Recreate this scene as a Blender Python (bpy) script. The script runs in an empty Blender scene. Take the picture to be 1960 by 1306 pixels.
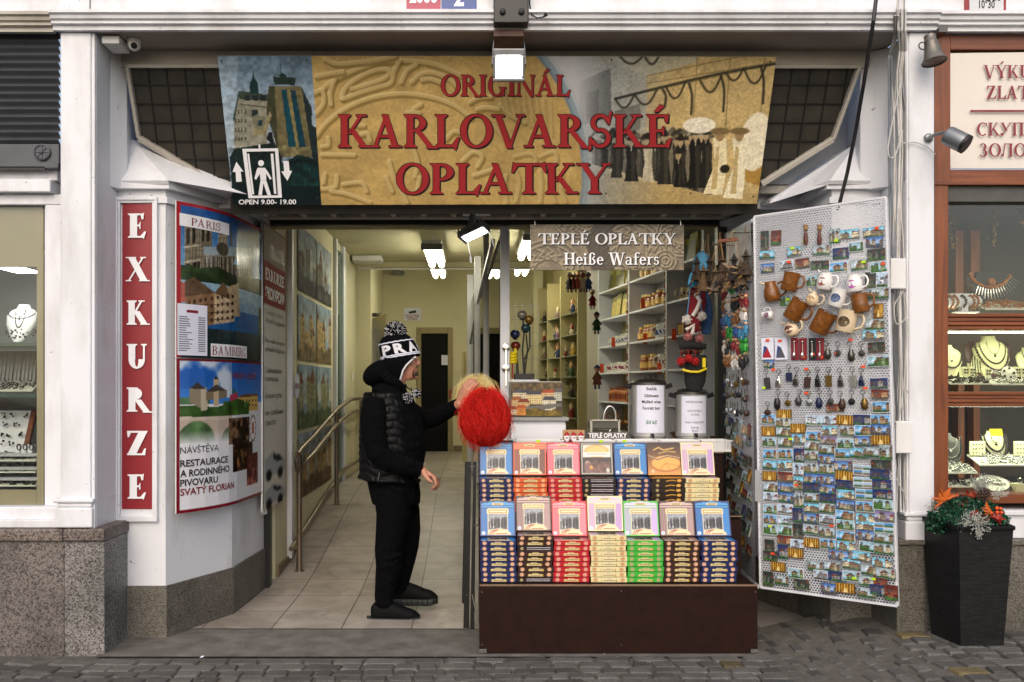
import bpy, math, random
import numpy as np
from mathutils import Vector, Matrix
random.seed(7)
rng = np.random.default_rng(7)
R = math.radians
scene = bpy.context.scene
COL = scene.collection
# ---------------------------------------------------------------- camera, light, exposure
F, VX, VY, EZ, DC = 1740.0, 905.0, 740.0, 1.471, 5.0
cam_d = bpy.data.cameras.new('camera'); cam = bpy.data.objects.new('camera', cam_d); COL.objects.link(cam)
cam.location = (0, -DC, EZ); cam.rotation_euler = (R(90), 0, 0)
cam_d.sensor_width = 36; cam_d.lens = F / 1960 * 36
cam_d.shift_x = (980 - VX) / 1960; cam_d.shift_y = (VY - 653) / 1960
cam_d.clip_end = 500; cam_d.clip_start = 0.05
scene.camera = cam
SUN_EL, SUN_AZ = 38, 188
world = bpy.data.worlds.new('World'); scene.world = world; world.use_nodes = True
wn = world.node_tree.nodes; wl = world.node_tree.links
sky = wn.new('ShaderNodeTexSky'); sky.sky_type = 'NISHITA'; sky.sun_disc = False
sky.sun_elevation = R(SUN_EL); sky.sun_rotation = R(SUN_AZ); sky.air_density = 1.0; sky.dust_density = 4.0; sky.ozone_density = 0.6
bg = wn['Background']; bg.inputs['Strength'].default_value = 0.15
wl.new(sky.outputs['Color'], bg.inputs['Color'])
sun_d = bpy.data.lights.new('sun', 'SUN'); sun = bpy.data.objects.new('sun', sun_d); COL.objects.link(sun)
sun_d.energy = 0.6; sun_d.angle = R(85); sun_d.color = (1, .97, .93)
sun.rotation_euler = (R(90 - SUN_EL), 0, R(-8))
scene.view_settings.view_transform = 'Standard'; scene.view_settings.look = 'None'
scene.view_settings.exposure = 0.32; scene.view_settings.gamma = 1
scene.cycles.use_denoising = True
scene.cycles.max_bounces = 6; scene.cycles.diffuse_bounces = 3; scene.cycles.glossy_bounces = 3
scene.cycles.transparent_max_bounces = 16; scene.cycles.transmission_bounces = 4
scene.cycles.caustics_reflective = False; scene.cycles.caustics_refractive = False
scene.cycles.sample_clamp_indirect = 4

# ---------------------------------------------------------------- helpers
def PX(px, Y): return (px - VX) * (Y + DC) / F
def PZ(py, Y): return EZ + (VY - py) * (Y + DC) / F
def P(px, py, Y): return Vector((PX(px, Y), Y, PZ(py, Y)))
def hit(px, py, p0, n):
    o = Vector((0, -DC, EZ)); d = Vector(((px - VX) / F, 1, (VY - py) / F))
    return o + d * ((Vector(p0) - o).dot(n) / d.dot(n))
def lin(c):
    if isinstance(c, str):
        c = c.lstrip('#'); c = [int(c[i:i+2], 16) / 255 for i in (0, 2, 4)]
    return tuple(x / 12.92 if x <= .04045 else ((x + .055) / 1.055) ** 2.4 for x in c)
def rgb(h):
    h = h.lstrip('#'); return np.array([int(h[i:i+2], 16) / 255 for i in (0, 2, 4)])
def smooth(a, b, x):
    t = min(1, max(0, (x - a) / (b - a))); return t * t * (3 - 2 * t)
ORD = ['first','second','third','fourth','fifth','sixth','seventh','eighth','ninth','tenth','eleventh','twelfth','thirteenth','fourteenth','fifteenth','sixteenth','seventeenth','eighteenth','nineteenth','twentieth']

class Frame:
    def __init__(s, o, ux, uy, n=None):
        s.o = Vector(o); s.ux = Vector(ux); s.uy = Vector(uy)
        s.n = Vector(n) if n is not None else s.ux.cross(s.uy).normalized()
    def __call__(s, u, v, w=0): return s.o + s.ux * u + s.uy * v + s.n * w

class MB:
    def __init__(s): s.v = []; s.f = []; s.m = []; s.c = []; s.hascol = False
    def add(s, vs, fs, m=0):
        b = len(s.v); s.v.extend([tuple(x) for x in vs]); s.f.extend([tuple(b + i for i in f) for f in fs]); s.m.extend([m] * len(fs)); return s
    def box(s, x0, x1, y0, y1, z0, z1, m=0):
        if x0 > x1: x0, x1 = x1, x0
        if y0 > y1: y0, y1 = y1, y0
        if z0 > z1: z0, z1 = z1, z0
        return s.add([(x0,y0,z0),(x1,y0,z0),(x1,y1,z0),(x0,y1,z0),(x0,y0,z1),(x1,y0,z1),(x1,y1,z1),(x0,y1,z1)],
            [(0,3,2,1),(4,5,6,7),(0,1,5,4),(1,2,6,5),(2,3,7,6),(3,0,4,7)], m)
    def fbox(s, fr, u0, u1, v0, v1, w0, w1, m=0):
        return s.add([fr(u,v,w) for w in (w0,w1) for (u,v) in ((u0,v0),(u1,v0),(u1,v1),(u0,v1))],
            [(0,3,2,1),(4,5,6,7),(0,1,5,4),(1,2,6,5),(2,3,7,6),(3,0,4,7)], m)
    def extrude(s, pts, vec, m=0):
        n = len(pts); vec = Vector(vec); a = [Vector(p) for p in pts]; b = [p + vec for p in a]
        return s.add(a + b, [tuple(range(n))[::-1], tuple(range(n, 2*n))] + [(i, (i+1) % n, n + (i+1) % n, n + i) for i in range(n)], m)
    def face(s, pts, m=0): return s.add(pts, [tuple(range(len(pts)))], m)
    def beam(s, a, b, w, h, up=(0,0,1), m=0):
        a = Vector(a); b = Vector(b); d = (b - a).normalized(); up = Vector(up)
        x = d.cross(up)
        if x.length < 1e-5: x = d.cross(Vector((0,1,0)))
        x.normalize(); y = x.cross(d)
        vs = [p + x * (w/2*i) + y * (h/2*j) for p in (a, b) for (i, j) in ((-1,-1),(1,-1),(1,1),(-1,1))]
        return s.add(vs, [(0,1,2,3),(7,6,5,4),(0,4,5,1),(1,5,6,2),(2,6,7,3),(3,7,4,0)], m)
    def tube(s, path, r, n=8, m=0, cap=True, sq=None):
        path = [Vector(p) for p in path]; k = len(path)
        rs = r if isinstance(r, (list, tuple)) else [r] * k
        vs = []; ref = None
        for i, p in enumerate(path):
            d = (path[min(i+1, k-1)] - path[max(i-1, 0)])
            if d.length < 1e-9: d = Vector((0,0,1))
            d.normalize()
            if ref is None:
                ref = Vector((0,0,1)) if abs(d.z) < .9 else Vector((1,0,0))
            x = (ref - d * ref.dot(d))
            if x.length < 1e-6: x = d.orthogonal()
            x.normalize(); ref = x; y = d.cross(x)
            rr = rs[i]; ra, rb = rr if isinstance(rr, (tuple, list)) else (rr, rr)
            for j in range(n):
                a = 2 * math.pi * j / n; vs.append(p + x * (ra * math.cos(a)) + y * (rb * math.sin(a)))
        fs = [(i*n+j, i*n+(j+1)%n, (i+1)*n+(j+1)%n, (i+1)*n+j) for i in range(k-1) for j in range(n)]
        if cap: fs += [tuple(range(n))[::-1], tuple((k-1)*n + j for j in range(n))]
        return s.add(vs, fs, m)
    def loft(s, rings, m=0, cap=True):
        n = len(rings[0]); k = len(rings); vs = [p for r in rings for p in r]
        fs = [(i*n+j, i*n+(j+1)%n, (i+1)*n+(j+1)%n, (i+1)*n+j) for i in range(k-1) for j in range(n)]
        if cap: fs += [tuple(range(n))[::-1], tuple((k-1)*n + j for j in range(n))]
        return s.add(vs, fs, m)
    def lathe(s, prof, c=(0,0,0), n=20, m=0, ax=None, cap=True):
        c = Vector(c); z = Vector(ax).normalized() if ax is not None else Vector((0,0,1))
        x = z.orthogonal().normalized() if ax is not None else Vector((1,0,0)); y = z.cross(x)
        return s.loft([[c + z*h + x*(r*math.cos(2*math.pi*j/n)) + y*(r*math.sin(2*math.pi*j/n)) for j in range(n)] for r, h in prof], m, cap)
    def ball(s, c, r, n=12, k=8, m=0, rot=None):
        rx, ry, rz = r if isinstance(r, (tuple, list)) else (r, r, r); c = Vector(c); rings = []
        for i in range(k + 1):
            a = math.pi * (i + .02) / (k + .04) ; ring = []
            for j in range(n):
                b = 2*math.pi*j/n; p = Vector((rx*math.sin(a)*math.cos(b), ry*math.sin(a)*math.sin(b), -rz*math.cos(a)))
                if rot is not None: p = rot @ p
                ring.append(c + p)
            rings.append(ring)
        return s.loft(rings, m)
    def merge(s, o, m=None):
        b = len(s.v); s.v.extend(o.v); s.f.extend([tuple(b+i for i in f) for f in o.f]); s.m.extend(o.m if m is None else [m]*len(o.f)); return s
    def xf(s, fn): s.v = [tuple(fn(Vector(p))) for p in s.v]; return s
    def mesh(s, name, mats, off=(0,0,0), shade=None):
        me = bpy.data.meshes.new(name)
        v = np.array(s.v, dtype=float).reshape(-1, 3) - np.array(off)
        me.from_pydata(v.tolist(), [], s.f)
        for m in (mats if isinstance(mats, (list, tuple)) else [mats]): me.materials.append(m)
        if len(me.polygons): me.polygons.foreach_set('material_index', s.m)
        if shade:
            me.polygons.foreach_set('use_smooth', [True] * len(me.polygons)); me.set_sharp_from_angle(angle=R(shade))
        me.update(); return me

def wloc(o): return Vector(o['_w']) if '_w' in o else Vector((0,0,0))
WL = {}
def tag(o, label=None, cat=None, group=None, kind=None):
    if label: o['label'] = label
    if cat: o['category'] = cat
    if group: o['group'] = group
    if kind: o['kind'] = kind
    return o
def thing(name, label, cat, loc=(0,0,0), group=None):
    o = bpy.data.objects.new(name, None); COL.objects.link(o); o.location = loc; o.empty_display_size = .1
    WL[o.name] = Vector(loc); return tag(o, label, cat, group)
def link(name, me, parent, loc=(0,0,0)):
    o = bpy.data.objects.new(name, me); COL.objects.link(o)
    if parent is not None: o.parent = parent
    o.location = loc; return o
def part(name, mb, mats, parent, label=None, bevel=0, shade=None, seg=2):
    off = WL.get(parent.name, Vector((0,0,0)))
    me = mb.mesh(name, mats, off, shade); o = link(name, me, parent); WL[o.name] = off
    if label: o['label'] = label
    if bevel: bev(o, bevel, seg)
    return o
def bev(o, w, seg=2):
    b = o.modifiers.new('bevel', 'BEVEL'); b.width = w; b.segments = seg; b.limit_method = 'ANGLE'; b.angle_limit = R(40)
def solo(name, mb, mats, label, cat, group=None, kind=None, bevel=0, shade=None, base=None):
    v = np.array(mb.v); lo, hi = v.min(0), v.max(0)
    off = Vector(((lo[0]+hi[0])/2, (lo[1]+hi[1])/2, lo[2])) if base is None else Vector(base)
    me = mb.mesh(name, mats, off, shade); o = link(name, me, None, off); WL[o.name] = off
    if bevel: bev(o, bevel)
    return tag(o, label, cat, group, kind)
def copy_tree(o, parent=None):
    c = o.copy(); COL.objects.link(c)
    if parent is not None: c.parent = parent
    for ch in [x for x in o.children]: copy_tree(ch, c)
    return c

# ---------------------------------------------------------------- materials
def nt(name):
    m = bpy.data.materials.new(name); m.use_nodes = True; t = m.node_tree
    return m, t.nodes, t.links, t.nodes['Principled BSDF']
def N(ns, ty, **kw):
    n = ns.new(ty)
    for k, v in kw.items():
        if k.startswith('i_'): n.inputs[k[2:].replace('_', ' ')].default_value = v
        else: setattr(n, k, v)
    return n
def noise(ns, ls, scale, detail=5, rough=.6, src=None, dist=0):
    n = N(ns, 'ShaderNodeTexNoise', i_Scale=scale, i_Detail=detail, i_Roughness=rough, i_Distortion=dist)
    if src is None: src = N(ns, 'ShaderNodeTexCoord').outputs['Object']
    ls.new(src, n.inputs['Vector']); return n
def ramp(ns, ls, src, stops):
    r = ns.new('ShaderNodeValToRGB'); e = r.color_ramp.elements
    while len(e) < len(stops): e.new(.5)
    for i, (p, c) in enumerate(stops):
        e[i].position = p; e[i].color = (*c, 1) if len(c) == 3 else c
    ls.new(src, r.inputs['Fac']); return r
def mixc(ns, ls, fac, a, b, mode='MIX'):
    m = ns.new('ShaderNodeMix'); m.data_type = 'RGBA'; m.blend_type = mode
    for i, x in ((0, fac), (6, a), (7, b)):
        if hasattr(x, 'is_output'): ls.new(x, m.inputs[i])
        elif i == 0: m.inputs[0].default_value = x
        else: m.inputs[i].default_value = (*x, 1)
    return m.outputs[2]
def bump(ns, ls, src, st, dist, b, extra=None):
    n = N(ns, 'ShaderNodeBump', i_Strength=st, i_Distance=dist); ls.new(src, n.inputs['Height'])
    if extra: ls.new(extra.outputs[0], n.inputs['Normal'])
    ls.new(n.outputs[0], b.inputs['Normal']); return n
def mat(name, col, rough=.6, metal=0, var=.12, scale=9, bmp=0, bscale=80, bd=.002, emis=0, spec=.5):
    m, ns, ls, b = nt(name); c = lin(col) if isinstance(col, str) else col
    b.inputs['Roughness'].default_value = rough; b.inputs['Metallic'].default_value = metal
    b.inputs['Specular IOR Level'].default_value = spec
    n = noise(ns, ls, scale)
    r = ramp(ns, ls, n.outputs['Fac'], [(.3, tuple(x*(1-var) for x in c)), (.7, tuple(min(1, x*(1+var)) for x in c))])
    ls.new(r.outputs[0], b.inputs['Base Color'])
    if emis:
        b.inputs['Emission Color'].default_value = (*c, 1); b.inputs['Emission Strength'].default_value = emis
    if bmp: bump(ns, ls, noise(ns, ls, bscale).outputs['Fac'], bmp, bd, b)
    return m
def old_paint(name, col, dirt='#8d8577', peel='#4a4038', amt=.5):
    m, ns, ls, b = nt(name); b.inputs['Roughness'].default_value = .5
    tc = N(ns, 'ShaderNodeTexCoord'); mp = N(ns, 'ShaderNodeMapping'); mp.inputs['Scale'].default_value = (1, 1, .35)
    ls.new(tc.outputs['Object'], mp.inputs['Vector'])
    a = noise(ns, ls, 3.2, 8, .62, mp.outputs[0]); ra = ramp(ns, ls, a.outputs['Fac'], [(.48, (0,0,0)), (.74, (amt,)*3)])
    c1 = mixc(ns, ls, ra.outputs[0], lin(col), lin(dirt))
    p = noise(ns, ls, 26, 7, .7); rp = ramp(ns, ls, p.outputs['Fac'], [(.655, (0,0,0)), (.685, (.85,)*3)])
    c2 = mixc(ns, ls, rp.outputs[0], c1, lin(peel)); ls.new(c2, b.inputs['Base Color'])
    w = noise(ns, ls, 18, 6, .6); bump(ns, ls, w.outputs['Fac'], .25, .006, b)
    return m
def granite(name, c0, c1, c2, sc=170, rough=.42):
    m, ns, ls, b = nt(name); b.inputs['Roughness'].default_value = rough
    tc = N(ns, 'ShaderNodeTexCoord')
    v = N(ns, 'ShaderNodeTexVoronoi', i_Scale=sc, i_Randomness=1.0); ls.new(tc.outputs['Object'], v.inputs['Vector'])
    sp = ns.new('ShaderNodeSeparateColor'); ls.new(v.outputs['Color'], sp.inputs[0])
    r = ramp(ns, ls, sp.outputs[0], [(0, lin(c0)), (.38, lin(c0)), (.42, lin(c1)), (.74, lin(c1)), (.78, lin(c2)), (1, lin(c2))])
    d = noise(ns, ls, 2.3, 7, .65); rd = ramp(ns, ls, d.outputs['Fac'], [(.35, (.62,)*3), (.65, (1.08,)*3)])
    ls.new(mixc(ns, ls, 1.0, r.outputs[0], rd.outputs[0], 'MULTIPLY'), b.inputs['Base Color'])
    return m
def wood(name, c0, c1, axis=2, rough=.4, sc=9):
    m, ns, ls, b = nt(name); b.inputs['Roughness'].default_value = rough
    tc = N(ns, 'ShaderNodeTexCoord'); mp = N(ns, 'ShaderNodeMapping')
    s = [sc*4]*3; s[axis] = sc*.22; mp.inputs['Scale'].default_value = s; ls.new(tc.outputs['Object'], mp.inputs['Vector'])
    n = noise(ns, ls, 1.0, 6, .65, mp.outputs[0], .6)
    r = ramp(ns, ls, n.outputs['Fac'], [(.3, lin(c0)), (.7, lin(c1))]); ls.new(r.outputs[0], b.inputs['Base Color'])
    bump(ns, ls, n.outputs['Fac'], .2, .002, b); return m
def glass(name, tint=(1,1,1), rough=.0, refl=1.0):
    m, ns, ls, b = nt(name); ns.remove(b)
    tr = N(ns, 'ShaderNodeBsdfTransparent'); tr.inputs[0].default_value = (*tint, 1)
    gl = N(ns, 'ShaderNodeBsdfGlossy', i_Roughness=rough); fr = N(ns, 'ShaderNodeFresnel', i_IOR=1.5)
    mu = N(ns, 'ShaderNodeMath', operation='MULTIPLY'); mu.inputs[1].default_value = refl; ls.new(fr.outputs[0], mu.inputs[0])
    mx = ns.new('ShaderNodeMixShader'); ls.new(mu.outputs[0], mx.inputs[0]); ls.new(tr.outputs[0], mx.inputs[1]); ls.new(gl.outputs[0], mx.inputs[2])
    ls.new(mx.outputs[0], ns['Material Output'].inputs[0]); return m
def printed(name, rough=.35, gain=1.0, spec=.4, coat=0):
    m, ns, ls, b = nt(name); b.inputs['Roughness'].default_value = rough; b.inputs['Specular IOR Level'].default_value = spec
    a = N(ns, 'ShaderNodeAttribute', attribute_name='Col')
    n = noise(ns, ls, 300, 2); r = ramp(ns, ls, n.outputs['Fac'], [(.3, (.9*gain,)*3), (.7, (1.0*gain,)*3)])
    ls.new(mixc(ns, ls, 1.0, a.outputs['Color'], r.outputs[0], 'MULTIPLY'), b.inputs['Base Color'])
    if coat: b.inputs['Coat Weight'].default_value = coat; b.inputs['Coat Roughness'].default_value = .05
    return m
M = {}
M['white_paint'] = old_paint('white_paint', '#dcdee4', '#8f897f', '#453b32', .5)
M['white_clean'] = mat('white_clean', '#d6d8de', .45, var=.05, scale=3)
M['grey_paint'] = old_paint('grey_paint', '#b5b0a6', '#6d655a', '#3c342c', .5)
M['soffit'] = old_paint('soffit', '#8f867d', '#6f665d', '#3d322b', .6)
M['granite_pink'] = granite('granite_pink', '#7d7570', '#645f5c', '#3d3a38', 140)
M['granite_grey'] = granite('granite_grey', '#8e8c8a', '#6f6a66', '#3a3634', 150, .5)
M['granite_dark'] = granite('granite_dark', '#77736c', '#625d55', '#454139', 190, .55)
M['granite_cap'] = granite('granite_cap', '#7d7069', '#5f5651', '#332e2b', 130, .5)
M['black_metal'] = mat('black_metal', '#131314', .4, var=.2)
M['grey_metal'] = mat('grey_metal', '#85888b', .38, .7, .12)
M['steel'] = mat('steel', '#c4c4c0', .22, 1.0, .08)
M['dark_steel'] = mat('dark_steel', '#5c5a56', .35, .9, .15)
M['bronze'] = mat('bronze', '#86786a', .32, .85, .1)
M['alu'] = mat('alu', '#b9babd', .4, .35, .06)
M['brass'] = mat('brass', '#b08a3c', .3, .9, .2)
M['shutter'] = mat('shutter', '#4b4e54', .5, .1, .12)
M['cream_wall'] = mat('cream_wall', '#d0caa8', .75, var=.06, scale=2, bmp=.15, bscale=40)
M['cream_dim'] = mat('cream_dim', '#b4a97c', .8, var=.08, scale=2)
M['ceil'] = mat('ceil', '#c2bc98', .85, var=.05)
M['beige'] = mat('beige', '#a99c7e', .5, var=.05)
M['plastic_white'] = mat('plastic_white', '#dedede', .4, var=.04)
M['plastic_black'] = mat('plastic_black', '#0b0b0c', .45, var=.1, spec=.25)
M['paper'] = mat('paper', '#dcdff0', .7, var=.03)
M['red'] = mat('red', '#a31525', .45, var=.06)
M['crimson'] = mat('crimson', '#8a1624', .4, var=.05, scale=2)
M['ink_red'] = mat('ink_red', '#a1262a', .45, var=.04)
M['ink_dred'] = mat('ink_dred', '#7c1524', .45, var=.04)
M['ink_black'] = mat('ink_black', '#120f10', .5, var=.05)
M['ink_white'] = mat('ink_white', '#eeeef2', .45, var=.02)
M['ink_green'] = mat('ink_green', '#1d6b3a', .5, var=.05)
M['ink_grey'] = mat('ink_grey', '#4b4c55', .5, var=.05)
M['ink_blue'] = mat('ink_blue', '#27407e', .5, var=.05)
M['yellow'] = mat('yellow', '#e2c912', .45, var=.08)
M['lime'] = mat('lime', '#b9e010', .5, var=.03)
M['orange'] = mat('orange', '#e2521f', .5, var=.06)
M['laminate'] = mat('laminate', '#24130f', .42, var=.22, scale=14, bmp=.06, bscale=200, spec=.15)
M['ply_edge'] = wood('ply_edge', '#8d745c', '#6a5341', 0)
M['wood'] = wood('wood', '#5a2d16', '#8b4c26', 2)
M['wood_h'] = wood('wood_h', '#5a2d16', '#8b4c26', 0)
M['stick'] = wood('stick', '#a58152', '#7b5a34', 2)
M['print'] = printed('print')
M['print_gloss'] = printed('print_gloss', .14, 1.0, .5)
M['print_dim'] = printed('print_dim', .75, 1, .1)
M['pane'] = glass('pane', (.96,.98,.97))
M['pane_green'] = glass('pane_green', (.55,.72,.66))
M['pane_soft'] = glass('pane_soft', (.93,.95,.94), 0, .6)
M['cloth_black'] = mat('cloth_black', '#08080a', .95, var=.3, scale=30, bmp=.9, bscale=16, bd=.03, spec=.08)
M['skin'] = mat('skin', '#b47f67', .55, var=.12, scale=30, bmp=.1, bscale=300)
M['rubber'] = mat('rubber', '#161a1a', .6, var=.2)
M['hair'] = mat('hair', '#120d0a', .6, var=.3)
M['tube_light'] = mat('tube_light', (1.0, .95, .74), .3, var=0, emis=17)
M['lamp_warm'] = mat('lamp_warm', (1.0, .97, .90), .3, var=0, emis=25)
M['lamp_white'] = mat('lamp_white', (1.0, .98, .95), .3, var=0, emis=24)

# ---------------------------------------------------------------- painted pictures (vertex colours on a fine grid)
class Img:
    def __init__(s, w, h, c='#000000'):
        s.w, s.h = w, h; s.a = np.tile(rgb(c), (h, w, 1)).astype(float)
        s.X, s.Y = np.meshgrid((np.arange(w) + .5) / w, (np.arange(h) + .5) / h); s.as_ = w / h
    def _put(s, k, c, a):
        c = rgb(c) if isinstance(c, str) else np.asarray(c); k = (np.clip(k, 0, 1) * a)[..., None]; s.a = s.a * (1 - k) + c * k; return s
    def rect(s, x0, y0, x1, y1, c, a=1): return s._put(((s.X >= x0) & (s.X < x1) & (s.Y >= y0) & (s.Y < y1)).astype(float), c, a)
    def ell(s, cx, cy, rx, ry, c, a=1):
        d = np.sqrt(((s.X-cx)/rx)**2 + ((s.Y-cy)/ry)**2); e = 1.2 / (s.h * min(ry, rx * s.as_) + 1e-6)
        return s._put((1 - d) / e + .5, c, a)
    def poly(s, pts, c, a=1):
        k = np.zeros(s.X.shape, bool); n = len(pts)
        for i in range(n):
            (x0, y0), (x1, y1) = pts[i], pts[(i+1) % n]
            if y0 == y1: continue
            k ^= ((s.Y >= min(y0, y1)) & (s.Y < max(y0, y1))) & (s.X < x0 + (s.Y - y0) * (x1 - x0) / (y1 - y0))
        return s._put(k.astype(float), c, a)
    def dist(s, pts):
        d = np.full(s.X.shape, 9.0); A = s.as_
        for (x0, y0), (x1, y1) in zip(pts[:-1], pts[1:]):
            dx, dy = (x1-x0)*A, y1-y0; L = dx*dx + dy*dy + 1e-12
            t = np.clip(((s.X-x0)*A*dx + (s.Y-y0)*dy) / L, 0, 1)
            d = np.minimum(d, np.hypot((s.X-x0)*A - t*dx, s.Y - y0 - t*dy))
        return d
    def line(s, pts, w, c, a=1): return s._put((w/2 - s.dist(pts)) * s.h + .5, c, a)
    def grad(s, x0, y0, x1, y1, c0, c1, a=1, horiz=False):
        t = np.clip((s.X - x0)/(x1-x0), 0, 1) if horiz else np.clip((s.Y - y0)/(y1-y0), 0, 1)
        c = rgb(c0) * (1 - t[..., None]) + rgb(c1) * t[..., None]; k = ((s.X >= x0) & (s.X < x1) & (s.Y >= y0) & (s.Y < y1)).astype(float) * a
        s.a = s.a * (1 - k[..., None]) + c * k[..., None]; return s
    def field(s, sc, seed=0, oct=3):
        r = np.random.default_rng(seed); out = np.zeros(s.X.shape); amp = 1; tot = 0
        for o in range(oct):
            gx, gy = int(sc * s.as_ * 2**o) + 2, int(sc * 2**o) + 2; g = r.random((gy + 1, gx + 1))
            x = s.X * (gx - .01); y = s.Y * (gy - .01); i = x.astype(int); j = y.astype(int); u = x - i; v = y - j; u = u*u*(3-2*u); v = v*v*(3-2*v)
            out += amp * ((g[j,i]*(1-u) + g[j,i+1]*u)*(1-v) + (g[j+1,i]*(1-u) + g[j+1,i+1]*u)*v); tot += amp; amp *= .55
        return out / tot
    def noise(s, amt, sc=20, seed=0, x0=0, y0=0, x1=1, y1=1):
        k = ((s.X >= x0) & (s.X < x1) & (s.Y >= y0) & (s.Y < y1)).astype(float)
        s.a = s.a * (1 + (s.field(sc, seed) - .5)[..., None] * 2 * amt * k[..., None]); return s
    def blob(s, cond, c, a=1): return s._put(cond.astype(float), c, a)
    def trees(s, x0, y0, x1, y1, c, seed=0, sc=8, thr=.45, a=1):
        f = s.field(sc, seed, 4); top = y0 + (y1 - y0) * .5 * s.field(sc * .6, seed + 9, 2)
        k = ((s.X >= x0) & (s.X < x1) & (s.Y >= top) & (s.Y < y1)); c = rgb(c)
        s.a = np.where(k[..., None], s.a*(1-a) + a * c * (.35 + 1.3 * f[..., None]), s.a); return s
def picture(name, im, fn, mat_, parent, extra=None, label=None):
    h, w = im.h, im.w; off = WL.get(parent.name, Vector((0,0,0))) if parent is not None else Vector((0,0,0))
    vs = np.array([tuple(fn(i/(w-1), j/(h-1)) - off) for j in range(h) for i in range(w)])
    me = bpy.data.meshes.new(name)
    idx = np.arange(w*h).reshape(h, w); q = np.stack([idx[1:, :-1], idx[1:, 1:], idx[:-1, 1:], idx[:-1, :-1]], -1).reshape(-1, 4)
    me.vertices.add(len(vs)); me.vertices.foreach_set('co', vs.ravel()); me.loops.add(q.size); me.loops.foreach_set('vertex_index', q.ravel().astype(np.int32))
    me.polygons.add(len(q)); me.polygons.foreach_set('loop_start', np.arange(0, q.size, 4, dtype=np.int32)); me.update(calc_edges=True)
    setcol(me, im.a.reshape(-1, 3)); me.materials.append(mat_); me.polygons.foreach_set('use_smooth', [True]*len(q))
    o = link(name, me, parent); WL[o.name] = off
    if label: o['label'] = label
    return o
def setcol(me, srgb):
    c = np.clip(np.asarray(srgb, float), 0, 1); c = np.where(c <= .04045, c/12.92, ((c+.055)/1.055)**2.4)
    at = me.color_attributes.new('Col', 'FLOAT_COLOR', 'POINT')
    at.data.foreach_set('color', np.concatenate([c, np.ones((len(c), 1))], 1).astype(np.float32).ravel())
def grid_mb(mb, cols, im, fn, m):
    """append a picture as coloured grid to a builder; cols = list of per-vertex sRGB kept beside it"""
    h, w = im.h, im.w
    while len(cols) < len(mb.v): cols.append((.5,.5,.5))
    mb.add([fn(i/(w-1), j/(h-1)) for j in range(h) for i in range(w)], [((j+1)*w+i, (j+1)*w+i+1, j*w+i+1, j*w+i) for j in range(h-1) for i in range(w-1)], m)
    cols.extend([tuple(x) for x in im.a.reshape(-1, 3)])

# ---------------------------------------------------------------- lettering
_tc = {}
def text_geo(s, bold=0.0, cond=1.0):
    k = (s, bold)
    if k not in _tc:
        cu = bpy.data.curves.new('t', 'FONT'); cu.body = s; cu.size = 1; cu.offset = bold; cu.resolution_u = 3
        ob = bpy.data.objects.new('t', cu); me = bpy.data.meshes.new_from_object(ob)
        v = [(x.co.x, x.co.y) for x in me.vertices]; f = [tuple(p.vertices) for p in me.polygons]
        bpy.data.objects.remove(ob); bpy.data.curves.remove(cu); bpy.data.meshes.remove(me); _tc[k] = (v, f)
    return _tc[k]
def put_text(mb, s, fn, x0, y0, size, width=None, align='l', bold=0.012, w=.001, m=0, shear=0):
    """fn(u,v,w) maps the plane; the baseline starts at (x0,y0); size = cap height / .72"""
    v, f = text_geo(s, bold)
    if not v: return
    a = np.array(v); lo, hi = a[:,0].min(), a[:,0].max(); kx = size
    if width: kx = width / (hi - lo)
    W = (hi - lo) * kx; ox = x0 - {'l': 0, 'c': W/2, 'r': W}[align]
    mb.add([fn(ox + (x - lo) * kx + shear * y * size, y0 + y * size, w) for x, y in v], f, m)
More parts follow.
